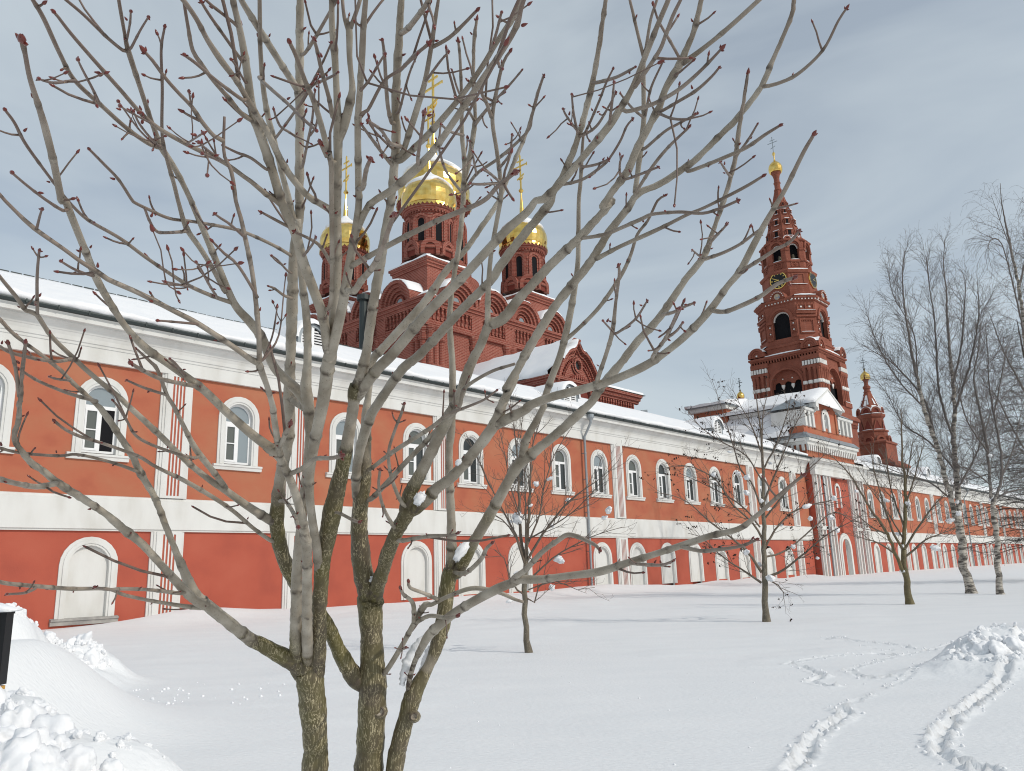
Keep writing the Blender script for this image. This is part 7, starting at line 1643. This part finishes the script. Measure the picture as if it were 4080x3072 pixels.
('b8','x',1,[(-134,1335,2586,41),(-131,1333,2583,41),(-97,1295,2573,40),(-66,1252,2569,34),(-41,1213,2565,29)]),
('b9','x',2,[(-290,1422,2337,54),(-272,1379,2315,52),(-229,1193,2252,41),(-204,1090,2212,32)]),
('b10','x',1,[(-221,1477,2635,42),(-212,1460,2623,42),(-169,1342,2570,39),(-127,1226,2510,31)]),
('bt1','x',1,[(-509,1782,2586,43),(-498,1767,2578,43),(-484,1730,2571,39),(-434,1582,2539,33),(-392,1452,2505,28),(-363,1351,2474,22),(-332,1243,2436,16)]),
('bt2','x',1,[(-423,1546,2530,27),(-419,1541,2527,27),(-387,1467,2505,26),(-352,1349,2472,19),(-313,1195,2420,15)]),
('bt3','x',1,[(-497,1732,2639,34),(-494,1696,2618,33),(-480,1588,2566,31),(-464,1480,2513,29),(-432,1345,2451,24),(-406,1250,2406,20)]),
('bt4','x',1,[(-529,1642,2585,35),(-522,1633,2580,34),(-449,1508,2556,32),(-399,1413,2534,28),(-323,1246,2488,22),(-279,1137,2452,19)]),
('bt5','x',1,[(-482,1663,2710,39),(-464,1632,2689,38),(-420,1531,2639,36),(-321,1313,2511,28),(-290,1236,2466,18)]),
('bt6','x',1,[(-256,1253,2393,33),(-253,1252,2391,33),(-238,1243,2393,33),(-203,1202,2421,30),(-167,1177,2429,30),(-120,1138,2445,27)]),
('bt7','x',1,[(-241,1580,2575,50),(-246,1562,2564,50),(-240,1476,2549,47),(-222,1340,2518,41),(-205,1219,2482,33),(-195,1136,2453,25)]),
('bt8','x',1,[(-243,1200,2405,28),(-240,1193,2400,28),(-214,1127,2373,26),(-181,1027,2331,20),(-162,966,2303,16)]),
('bt9','x',1,[(-259,1665,2518,52),(-261,1637,2509,49),(-260,1453,2449,38),(-256,1327,2403,30),(-252,1257,2375,24)]),
('bt10','x',1,[(-249,1630,2542,34),(-251,1610,2530,34),(-252,1583,2518,31),(-249,1394,2439,25),(-240,1256,2379,18)]),
('bt12','x',1,[(-238,1560,2587,36),(-230,1545,2577,36),(-219,1508,2566,32),(-172,1290,2493,23),(-138,1142,2430,16)]),
('bt13','x',1,[(-156,1424,2572,31),(-153,1414,2565,30),(-112,1248,2487,25),(-87,1141,2431,16)]),
('bt14','x',1,[(-108,1881,2718,43),(-128,1701,2622,36),(-136,1528,2536,27)]),
('bt15','x',1,[(-79,1909,2767,44),(-35,1806,2752,38),(13,1685,2727,33),(45,1591,2705,23)]),
('bt16','x',1,[(-77,1912,2764,40),(-45,1791,2728,35),(-14,1669,2687,30),(5,1602,2657,23)]),
('bt17','x',1,[(-78,1903,2774,44),(-91,1829,2761,39),(-108,1708,2736,30),(-114,1590,2710,23)]),
('bt18','x',1,[(-119,2029,2625,52),(-77,1942,2637,47),(-11,1840,2629,45),(55,1713,2622,39),(66,1652,2627,35),(81,1550,2631,30),(89,1506,2630,24)]),
('bt19','x',1,[(-77,1942,2637,37),(-76,1727,2568,30),(-75,1536,2499,19)]),
('bt20','x',1,[(-119,2022,2621,45),(-150,1847,2596,39),(-155,1703,2574,30),(-155,1625,2559,20)]),
('bt21','x',1,[(-13,1647,2459,34),(-32,1469,2386,31),(-43,1368,2340,21)]),
('bt22','x',1,[(-13,1650,2457,37),(-51,1473,2364,31),(-68,1374,2315,21)]),
('bt23','x',1,[(-14,1615,2473,36),(10,1489,2438,29),(15,1353,2402,19)]),
('at1','x',1,[(-667,1389,2421,27),(-649,1328,2393,26),(-573,1121,2301,20),(-514,981,2236,14)]),
('at2','x',1,[(-665,1384,2422,22),(-663,1373,2414,22),(-654,1330,2394,21),(-613,1191,2340,17),(-534,978,2250,12)]),
('at3','x',1,[(-580,1163,2334,21),(-576,1152,2326,20),(-505,950,2217,15),(-474,873,2174,11)]),
('at4','x',1,[(-682,1190,2389,28),(-629,1073,2340,23),(-564,935,2274,17),(-535,877,2244,13)]),
('at5','x',1,[(-676,1106,2375,26),(-637,1002,2299,22),(-611,940,2258,19),(-585,882,2222,14)]),
('at6','x',1,[(-487,1137,2319,24),(-488,1136,2316,24),(-500,1123,2318,22),(-506,1116,2320,18)]),
('at7','x',2,[(-466,1185,2308,37),(-476,1171,2308,37),(-486,1139,2318,38),(-491,1114,2327,34),(-499,1090,2332,31),(-508,1059,2339,30),(-514,1024,2347,28),(-518,1006,2349,24)]),
('at8','x',1,[(-491,1111,2328,20),(-475,1064,2320,15)]),
('at9','x',1,[(-459,1416,2384,32),(-464,1403,2373,32),(-476,1347,2367,31),(-487,1305,2355,27),(-496,1264,2345,20)]),
('at10','x',1,[(-525,1330,2354,30),(-520,1317,2348,30),(-448,1082,2231,23),(-386,902,2138,14)]),
('at11','x',1,[(-527,1327,2353,28),(-438,1056,2208,20),(-401,950,2150,15)]),
('at12','x',1,[(-452,1243,2456,24),(-452,1233,2449,24),(-433,1134,2413,20),(-427,1098,2398,16)]),
('at13','x',1,[(-557,1251,2343,20),(-380,899,2149,13)]),
('at15','x',1,[(-622,1153,2463,25),(-610,1140,2455,25),(-552,1055,2423,19),(-511,995,2397,15)]),
('at16','x',1,[(-614,1129,2465,23),(-609,1124,2461,22),(-563,1044,2428,19),(-536,993,2406,15)]),
('at17','x',0,[(-622,1155,2463,33),(-623,1154,2461,33),(-625,1144,2455,31),(-625,1097,2443,30),(-619,1018,2423,26),(-613,963,2404,25),(-610,944,2397,23)]),
('at18','x',0,[(-433,1137,2487,31),(-436,1122,2484,29),(-448,1067,2471,25),(-451,1047,2466,23),(-453,1031,2462,21)]),
('at19','x',1,[(-444,1202,2469,33),(-446,1198,2466,32),(-451,1131,2463,29),(-453,1072,2457,27),(-452,1034,2452,23)]),
('ct2','x',1,[(173,1650,2576,38),(169,1640,2571,37),(144,1455,2508,28),(126,1292,2444,18)]),
('ct3','x',1,[(173,1647,2578,32),(169,1632,2570,32),(128,1434,2487,25),(113,1343,2447,19)]),
('ct4','x',1,[(172,1655,2572,38),(184,1626,2563,34),(200,1483,2547,29),(205,1392,2532,25),(210,1327,2518,19)]),
('ct5','x',1,[(173,1655,2572,38),(185,1616,2554,34),(202,1540,2529,33),(211,1422,2498,25),(214,1337,2474,19)]),
('ct6','x',1,[(206,1394,2440,32),(190,1228,2388,26),(176,1110,2344,16)]),
('ct7','x',1,[(330,1674,2625,35),(288,1583,2595,31),(245,1471,2559,21)]),
('ct8','x',1,[(332,1672,2627,35),(332,1648,2628,35),(329,1562,2630,31),(336,1456,2622,21)]),
('ct9','x',1,[(269,1666,2471,35),(271,1639,2451,34),(282,1521,2400,32),(288,1416,2355,27),(290,1369,2334,21)]),
('ct10','x',1,[(329,1728,2576,42),(336,1709,2567,42),(359,1596,2542,36),(373,1532,2521,32),(391,1437,2486,23)]),
('ct11','x',1,[(271,1664,2472,35),(258,1627,2457,31),(242,1519,2426,26),(237,1455,2406,20)]),
('ct12','x',1,[(373,1452,2617,34),(336,1381,2614,32),(301,1312,2607,26),(280,1256,2601,18)]),
('ct13','x',1,[(329,1809,2500,47),(323,1798,2499,46),(337,1655,2488,43),(349,1540,2470,38),(363,1397,2434,25)]),
('ct14','x',0,[(322,1568,2714,42),(319,1567,2714,42),(301,1525,2747,39),(287,1490,2773,35),(278,1469,2788,32)]),
('ct16','x',1,[(548,1711,2537,39),(549,1618,2526,31),(544,1532,2515,22)]),
('ct17','x',1,[(543,1748,2508,36),(536,1734,2501,36),(462,1550,2438,22)]),
('ft4','x',1,[(324,1599,2060,37),(317,1451,2034,29),(305,1340,2016,20)]),
('ft5','x',1,[(236,1745,2125,29),(176,1434,2054,17)]),
('ft6','x',1,[(236,1750,2123,35),(242,1723,2115,34),(260,1577,2099,29),(261,1427,2088,19)]),
('ft7','x',1,[(499,1917,2366,29),(476,1845,2343,28),(396,1593,2257,19)]),
('ft8','x',1,[(510,1890,2389,45),(479,1682,2329,34),(445,1488,2267,23)]),
('et0','x',1,[(-580,2006,2324,47),(-575,2002,2322,47),(-588,1965,2317,43),(-599,1913,2319,35),(-606,1887,2316,25)]),
('et2','x',1,[(-448,1548,2313,40),(-457,1536,2313,37),(-477,1505,2316,34),(-495,1476,2319,25)]),
('et3','x',1,[(-391,1695,2287,52),(-396,1682,2282,51),(-398,1670,2283,48),(-403,1598,2292,41),(-413,1552,2290,37),(-430,1485,2279,28)]),
('et4','x',1,[(-445,1607,2276,35),(-441,1598,2273,35),(-388,1468,2242,27),(-363,1395,2225,19)]),
('et6','x',1,[(-567,1963,2378,36),(-568,1956,2376,36),(-570,1920,2369,32),(-567,1832,2361,28),(-566,1776,2352,21)]),
('et1','x',1,[(-558,1936,2411,49),(-585,1865,2413,48),(-619,1775,2407,45),(-642,1713,2396,44),(-682,1592,2359,38),(-701,1519,2333,37),(-712,1438,2317,35),(-715,1394,2309,34),(-713,1379,2309,33),(-700,1305,2309,29),(-692,1240,2303,28),(-681,1173,2293,23)]),
('et5','x',1,[(-454,1278,2174,28),(-448,1190,2159,24),(-445,1139,2147,22),(-442,1107,2139,17)]),
('dt1','x',0,[(-686,1581,2333,41),(-683,1566,2324,40),(-643,1373,2234,33),(-626,1306,2209,29),(-589,1204,2180,25),(-548,1104,2150,21)]),
('dt3','x',1,[(-690,1766,2246,35),(-684,1752,2243,35),(-567,1395,2149,26),(-490,1178,2083,20),(-453,1076,2049,15)]),
('dt4','x',1,[(-716,1689,2245,34),(-578,1295,2101,24),(-477,1035,2004,16)]),
('dt5','x',1,[(-545,1322,2035,26),(-552,1256,2018,23),(-555,1190,2000,18)]),
('dt6','x',1,[(-452,1336,2086,31),(-448,1333,2086,31),(-461,1269,2120,28),(-474,1237,2130,25),(-484,1209,2140,19)]),
('dt8','x',1,[(-719,1118,2127,23),(-716,1115,2127,23),(-688,1076,2130,19),(-674,1057,2130,15)]),
('dt9','x',1,[(-726,1305,2127,29),(-722,1291,2119,28),(-701,1202,2095,24),(-677,1121,2076,19)]),
('dt10','x',2,[(-678,1655,2008,51),(-677,1647,2003,51),(-673,1476,1978,43),(-657,1351,1967,38),(-648,1302,1963,30)]),
('dt11','x',1,[(-689,1622,2019,35),(-660,1503,2015,30),(-646,1445,2009,21)]),
('dt12','x',1,[(-821,1832,2031,39),(-821,1827,2029,39),(-813,1702,2017,33),(-801,1599,2009,24)]),
('dt14','x',1,[(-1065,1850,2077,36),(-1023,1728,2050,31),(-992,1644,2034,24)]),
('dt15','x',1,[(-1031,1909,2033,53),(-1024,1901,2035,53),(-1033,1822,2033,47),(-1036,1754,2033,40),(-1036,1675,2035,36),(-1027,1592,2040,26)])]
ft = thing('chestnut_tree', 'large bare multi-stemmed tree with sticky red buds filling the foreground', 'tree', (-0.45, 2.83, 0.0))
FO = np.array([-0.45, 2.83, 0.0])
def bud_mesh(name, n=8):
    prof = [(0.30, -0.02), (0.42, 0.06), (0.50, 0.20), (0.49, 0.36), (0.40, 0.55), (0.26, 0.74), (0.11, 0.91), (0.02, 1.0)]
    mb = MB(); mb.smooth = True
    mb.lathe(0, 0, prof, n, 'bud')
    for k in range(4):     # overlapping scales stand a little proud
        a = k * 2.3; z = 0.1 + 0.12 * k
        r_ = 0.47 - 0.05 * k; ca, sa = math.cos(a), math.sin(a)
        mb.add([(r_ * math.cos(a - 0.7), r_ * math.sin(a - 0.7), z), (r_ * math.cos(a + 0.7), r_ * math.sin(a + 0.7), z), (r_ * 1.12 * ca, r_ * 1.12 * sa, z + 0.22), (r_ * 0.7 * ca, r_ * 0.7 * sa, z + 0.5)], [(0, 1, 2), (1, 3, 2), (0, 2, 3)], 'bud')
    me = bpy.data.meshes.new(name); me.from_pydata(mb.v, [], mb.f); me.materials.append(MATS['bud']); me.polygons.foreach_set('use_smooth', [True] * len(mb.f))
    return me
BUD = bud_mesh('bud')
BUDS = []
def put_bud(parent, p, d, size, w=0.5):
    BUDS.append((parent, tuple(float(q) for q in p), tuple(float(q) for q in d), size, w))
rg = np.random.default_rng(17)
def clampage(r):
    r = np.asarray(r); return np.where(r < 0.0024, 0.04 + r * 20, np.where(r < 0.016, 0.09 + 0.41 * np.clip((r - 0.0024) / 0.0040, 0, 1) ** 0.8, np.clip(0.5 + (r - 0.0165) / 0.0045 * 0.5, 0.5, 1.0)))
for name_, par, bud, row in NEAR:
    a = np.array(row, float); a[:, :3] /= 1000.0; a[:, 3] /= 10000.0
    step = 0.011
    c = catmull(a, step); P = c[:, :3] - FO; R = np.maximum(c[:, 3], 0.0012) * (1.0 if par == '-' else 0.92)
    n = len(P); s = np.r_[0, np.cumsum(np.linalg.norm(np.diff(P, axis=0), axis=1))]
    # gentle natural wander
    P[1:-1] += (np.stack([np.sin(s * 9 + len(name_)), np.cos(s * 7.3 + bud), np.sin(s * 8.1 + 2)], 1) * R[:, None] * 0.16)[1:-1]
    # leaf-scar nodes
    scar = np.zeros(n); nodes = []; pos = 0.05 + rg.uniform(0, 0.05)
    while pos < s[-1] - 0.02:
        i = int(np.searchsorted(s, pos)); nodes.append(i)
        amp = 0.17 if R[i] < 0.018 else 0.05
        bump = np.exp(-((s - s[i]) / 0.0065) ** 2)
        R = R * (1 + amp * bump); scar = np.maximum(scar, bump * (0.95 if R[i] < 0.02 else 0.4))
        pos += rg.uniform(0.07, 0.19) if R[i] < 0.012 else rg.uniform(0.14, 0.34)
    if R.max() > 0.02:
        ph = rg.uniform(0, 6, 3); R = R * (1 + 0.035 * np.sin(s * 31 + ph[0]) + 0.025 * np.sin(s * 67 + ph[1]))
    if par != '-':
        R = R * (1 + 0.22 * np.exp(-s / (R[0] * 2.2))); scar = np.maximum(scar, 0.9 * np.exp(-((s - R[0] * 1.4) / (R[0] * 1.1)) ** 2))
    thick = R.max() > 0.02
    if name_ == 'r8': scar = np.maximum(scar, 2.0 * np.clip(1 - s / 0.30, 0, 1)); R[s < 0.2] *= 0.8
    mb = MB(); mb.attr = {'age': [], 'scar': []}
    age = clampage(R); 
    tube(mb, P, R, 16 if thick else 9, 'bark_near', age, scar)
    # knots and pruning stubs
    if thick:
        V_ = np.array(mb.v); V_ += nrg.normal(0, 0.0007, V_.shape); mb.v = [tuple(q) for q in V_.tolist()]
    # short spurs with buds in opposite pairs at the nodes
    base = nodes[:]; spur = []
    side0 = rg.uniform(0, math.pi)
    for q, i in enumerate(base):
        if R[i] > 0.019 or i >= n - 2: continue
        d = P[min(i + 1, n - 1)] - P[max(i - 1, 0)]; d = d / max(np.linalg.norm(d), 1e-9)
        ref = np.cross(d, [0, 0, 1.0]); ref = ref / max(np.linalg.norm(ref), 1e-6)
        side = rot_about(ref, d, side0 + (q % 2) * math.pi / 2 + rg.normal(0, 0.2))
        for sg in (-1, 1):
            if rg.uniform() > (0.50 if R[i] < 0.012 else 0.28): continue
            L = rg.choice([0.004, 0.012, 0.03, 0.06, 0.11, 0.18, 0.28], p=[0.36, 0.22, 0.20, 0.14, 0.06, 0.015, 0.005]) * rg.uniform(0.8, 1.2)
            kx = 0.62 if L < 0.08 else 0.84; v = d * kx + side * sg * math.sqrt(1 - kx * kx); p0 = P[i] + side * sg * R[i] * 0.7
            pts = [p0]
            for j in range(3):
                v = v + np.array([rg.normal() * 0.12, rg.normal() * 0.12, 0.12]); v = v / np.linalg.norm(v); pts.append(pts[-1] + v * L / 3)
            r0 = min(R[i] * 0.55, 0.0018 + 0.008 * L)
            rr = np.array([r0 * 1.15, r0, r0 * 0.92, r0 * 0.85])
            if L > 0.008: tube(mb, pts, rr, 6, 'bark_near', 0.08, np.array([0.6, 0, 0.3, 0.6]))
            spur.append((pts[-1], v, 0.0065 + 0.035 * min(L, 0.12) + rg.uniform(0, 0.003)))
    role = 'trunk' if par == '-' else ('limb' if R.max() > 0.017 else 'branch')
    ob = mb.build(role, ft, smooth=True)
    if bud:
        d = P[-1] - P[-3]; d = d / np.linalg.norm(d); sz = max(0.010, min(0.022, R[-1] * 4.4 + (0.004 if bud == 2 else 0.001)))
        put_bud(ob, P[-1] - d * 0.001, d, sz, 0.55)
        ref = np.cross(d, [rg.normal(), rg.normal(), rg.normal()]); ref /= np.linalg.norm(ref)
        for sg in (-1, 1):
            if bud == 2 or rg.uniform() < 0.55: put_bud(ob, P[-1] - d * 0.002 + ref * sg * R[-1], d * 0.75 + ref * sg * 0.66, sz * 0.5, 0.55)
    for p, v, sz in spur:
        put_bud(ob, p, v, sz)
cam_l = np.array([0, 0, 1.6]) - FO
BUDS.sort(key=lambda b_: -b_[3] / np.linalg.norm(np.array(b_[1]) - cam_l))
for parent, p, d, size, w in BUDS[:298]:
    o = link('bud', BUD, parent); o.location = p; o.rotation_euler = Vector(d).to_track_quat('Z', 'Y').to_euler(); o.scale = (size * w, size * w, size)
extra = [(b_[1], b_[2], b_[3]) for b_ in BUDS[298:]]
if extra:
    mb = MB()
    bv = [tuple(v.co) for v in BUD.vertices]; bf = [tuple(p.vertices) for p in BUD.polygons]
    for p, v, sz in extra:
        m_ = Vector(v).to_track_quat('Z', 'Y').to_matrix()
        vs_ = [tuple(Vector(p) + m_ @ Vector((x * sz * 0.5, y * sz * 0.5, z * sz))) for x, y, z in bv]
        mb.add(vs_, bf, 'bud')
    tag(mb.build('small_buds', ft, smooth=True), kind='stuff')
# pruned knots on the three trunks
def knot(x, y, z, r, nrm):
    n_ = Vector(nrm).normalized(); q = n_.to_track_quat('Z', 'Y').to_matrix(); o_ = Vector((x, y, z)) - Vector(FO)
    mb = MB(); mb.attr = {}
    rings = []
    for rr, h in ((r * 1.9, -0.012), (r * 1.5, 0.000), (r * 1.15, 0.007), (r * 0.9, 0.009), (r * 0.72, 0.004), (r * 0.35, 0.002), (0.0005, 0.003)):
        rings.append([tuple(o_ + q @ Vector((rr * math.cos(a) * 1.1, rr * math.sin(a) * 0.95, h + 0.0012 * math.sin(a * 3)))) for a in [2 * math.pi * j / 14 for j in range(14)]])
    mb.loft(rings, 'bark_near'); na = len(mb.v)
    mb.attr['age'] = ([0.9] * 42 + [0.9] * 14 + [0.45] * (na - 56)); mb.attr['scar'] = ([0.2] * 28 + [1.0] * 28 + [0.1] * (na - 56))
    return mb.build('knot', ft, smooth=True)
knot(-0.662, 2.623, 1.225, 0.015, (0.15, -1.0, 0.1))
knot(-0.467, 2.751, 1.163, 0.014, (0.15, -1.0, 0.1))
knot(-0.352, 2.745, 1.145, 0.011, (0.15, -1.0, 0.1))
for (x, y, z, sx, sy, sz, ry) in [(-0.48,2.673,1.584,0.016,0.014400000000000001,0.012,0),(-0.281,2.333,1.813,0.016,0.014400000000000001,0.022,0.3),(-0.169,2.45,1.661,0.016,0.014400000000000001,0.035,0.5),(-0.152,2.14,1.889,0.008,0.007200000000000001,0.01,0.4)]:
    o = link('snow_clump', CLUMPS[int(abs(z) * 1000) % 4], ft); o.location = (x - FO[0], y - FO[1], z - FO[2]); o.scale = (sx, sy, sz); o.rotation_euler = (0.1, ry, 0.4)

rs = np.random.default_rng(3)
for path in [[(-0.392,2.752,1.245,0.0082),(-0.382,2.743,1.283,0.0155),(-0.365,2.735,1.319,0.019),(-0.349,2.728,1.35,0.0175),(-0.327,2.721,1.378,0.0144),(-0.306,2.716,1.399,0.0074)],[(-0.338,2.8,1.237,0.0054),(-0.33,2.793,1.268,0.0115),(-0.32,2.785,1.3,0.013),(-0.311,2.778,1.332,0.0109),(-0.302,2.771,1.361,0.005)]]:
    q = catmull(np.array(path), 0.008); P = q[:, :3] - FO; R = np.maximum(q[:, 3], 0.002) * (1 + 0.12 * rs.normal(size=len(q)))
    mb = MB(); tube(mb, P, R, 12, 'snow'); V_ = np.array(mb.v); V_ += rs.normal(0, 0.0011, V_.shape); mb.v = [tuple(x) for x in V_.tolist()]
    mb.build('snow_clump', ft, smooth=True)

# ------------------------------------------------------------------ snow heaps
def heap(name, label, pts, seed):
    r = random.Random(seed)
    bx = sum(p[0] for p in pts) / len(pts); by = sum(p[1] for p in pts) / len(pts); bz = float(ground_z(bx, by)) * 0
    t = thing(name, label, 'snow heap', (bx, by, bz))
    for i, (x, y, z, s) in enumerate(pts):
        o = link('snow_lump', LUMPS[i % len(LUMPS)], t); o.location = (x - bx, y - by, z - s * 0.2 - bz)
        k = r.uniform(0.8, 1.05); o.scale = (s * r.uniform(0.6, 0.8) * k, s * r.uniform(0.55, 0.72) * k, s * r.uniform(0.5, 0.68) * k); o.rotation_euler = (r.uniform(-3, 3), r.uniform(-3, 3), r.uniform(0, 6.3))
        for _ in range(3 if s > 0.12 else 1):     # smaller crumbs lodged between the clods
            a = r.uniform(0, 6.3); q = s * r.uniform(0.35, 0.75); w = s * r.uniform(0.12, 0.26); X, Y = x + math.cos(a) * q, y + math.sin(a) * q
            zz = float(ground_z(X, Y, True)) + w * 0.2
            o = link('snow_crumb', LUMPS[(i + 2) % len(LUMPS)], t); o.location = (X - bx, Y - by, zz - bz); o.scale = (w, w * 0.9, w * 0.8); o.rotation_euler = (r.uniform(0, 6), r.uniform(0, 6), 0)
    return t
heap('snow_heap', 'big angular snow clods heaped up in the near left corner', SNOW_NEAR, 3)
heap('snow_heap', 'ridge of chunky shovelled snow below the wall, beyond the smooth bank on the left', SNOW_MID, 4)
heap('snow_heap', 'ploughed heap of snow lumps on the open field at the right edge', SNOW_RIGHT, 5)
mb = MB(); r_ = random.Random(6)
bv = [tuple(v.co) for v in LUMPS[0].vertices]; 
lo = bmesh.new(); bmesh.ops.create_icosphere(lo, subdivisions=1, radius=1.0); lov = [tuple(v.co) for v in lo.verts]; lof = [tuple(v.index for v in f.verts) for f in lo.faces]; lo.free()
def crumb(x, y, s):
    z = float(ground_z(x, y, True)) + s * 0.2
    mb.add([(x + a * s * r_.uniform(0.8, 1.2), y + b * s * r_.uniform(0.8, 1.2), z + c * s * r_.uniform(0.7, 1.1)) for a, b, c in lov], lof, 'snow')
for _ in range(60): crumb(r_.gauss(-5.0, 0.8), r_.gauss(11.8, 0.9), r_.uniform(0.010, 0.032))
for w, a, pl in TRAILS:
    for (x0, y0), (x1, y1) in zip(pl[:-1], pl[1:]):
        L = math.hypot(x1 - x0, y1 - y0)
        for _ in range(int(L * 9)):
            t_ = r_.random(); sd = r_.choice((-1, 1)) * w * r_.uniform(0.6, 1.7); nx_, ny_ = -(y1 - y0) / L, (x1 - x0) / L
            crumb(x0 + (x1 - x0) * t_ + nx_ * sd, y0 + (y1 - y0) * t_ + ny_ * sd, r_.uniform(0.010, 0.026) * (0.6 + a * 4))
for _ in range(30): crumb(r_.uniform(-2, 4), r_.uniform(6, 13), r_.uniform(0.005, 0.014))
tag(mb.build('snow_crumbs', None, smooth=True), kind='stuff')

# ------------------------------------------------------------------ dark panel at the left edge
bd_ = thing('notice_board', 'black panel with a snow cap and yellow wooden foot at the left edge', 'board', (-4.13, 6.26, 0.36))
mb = MB(); mb.box((-0.42, -0.035, 0.52), (0.235, 0.035, 1.03), 'board_black'); mb.box((-0.44, -0.05, 1.03), (0.25, 0.05, 1.05), 'board_black'); mb.box((0.215, -0.045, 0.52), (0.245, 0.045, 1.03), 'board_black'); bd_p = mb.build('panel', bd_)
mb = MB(); mb.box((0.17, -0.09, 0.42), (0.235, 0.05, 0.51), 'yellow_wood'); mb.box((-0.40, -0.03, -0.3), (-0.33, 0.03, 0.55), 'yellow_wood'); mb.box((0.17, -0.03, -0.3), (0.24, 0.03, 0.51), 'yellow_wood'); mb.build('foot', bd_)
mb = MB(); rings = []
for i in range(12):
    x = -0.47 + i * 0.0685; e = min(1.0, 0.25 + 1.6 * min(i, 11 - i) / 5)
    rings.append([(x, -0.075, 1.05 - 0.004), (x, -0.09, 1.05 + 0.04 * e), (x, -0.03, 1.05 + 0.075 * e), (x, 0.04, 1.05 + 0.07 * e), (x, 0.09, 1.05 + 0.035 * e), (x, 0.075, 1.05)])
mb.loft(rings, 'snow', close=True, cap0=True, cap1=True); mb.build('snow_cap', bd_, smooth=True)
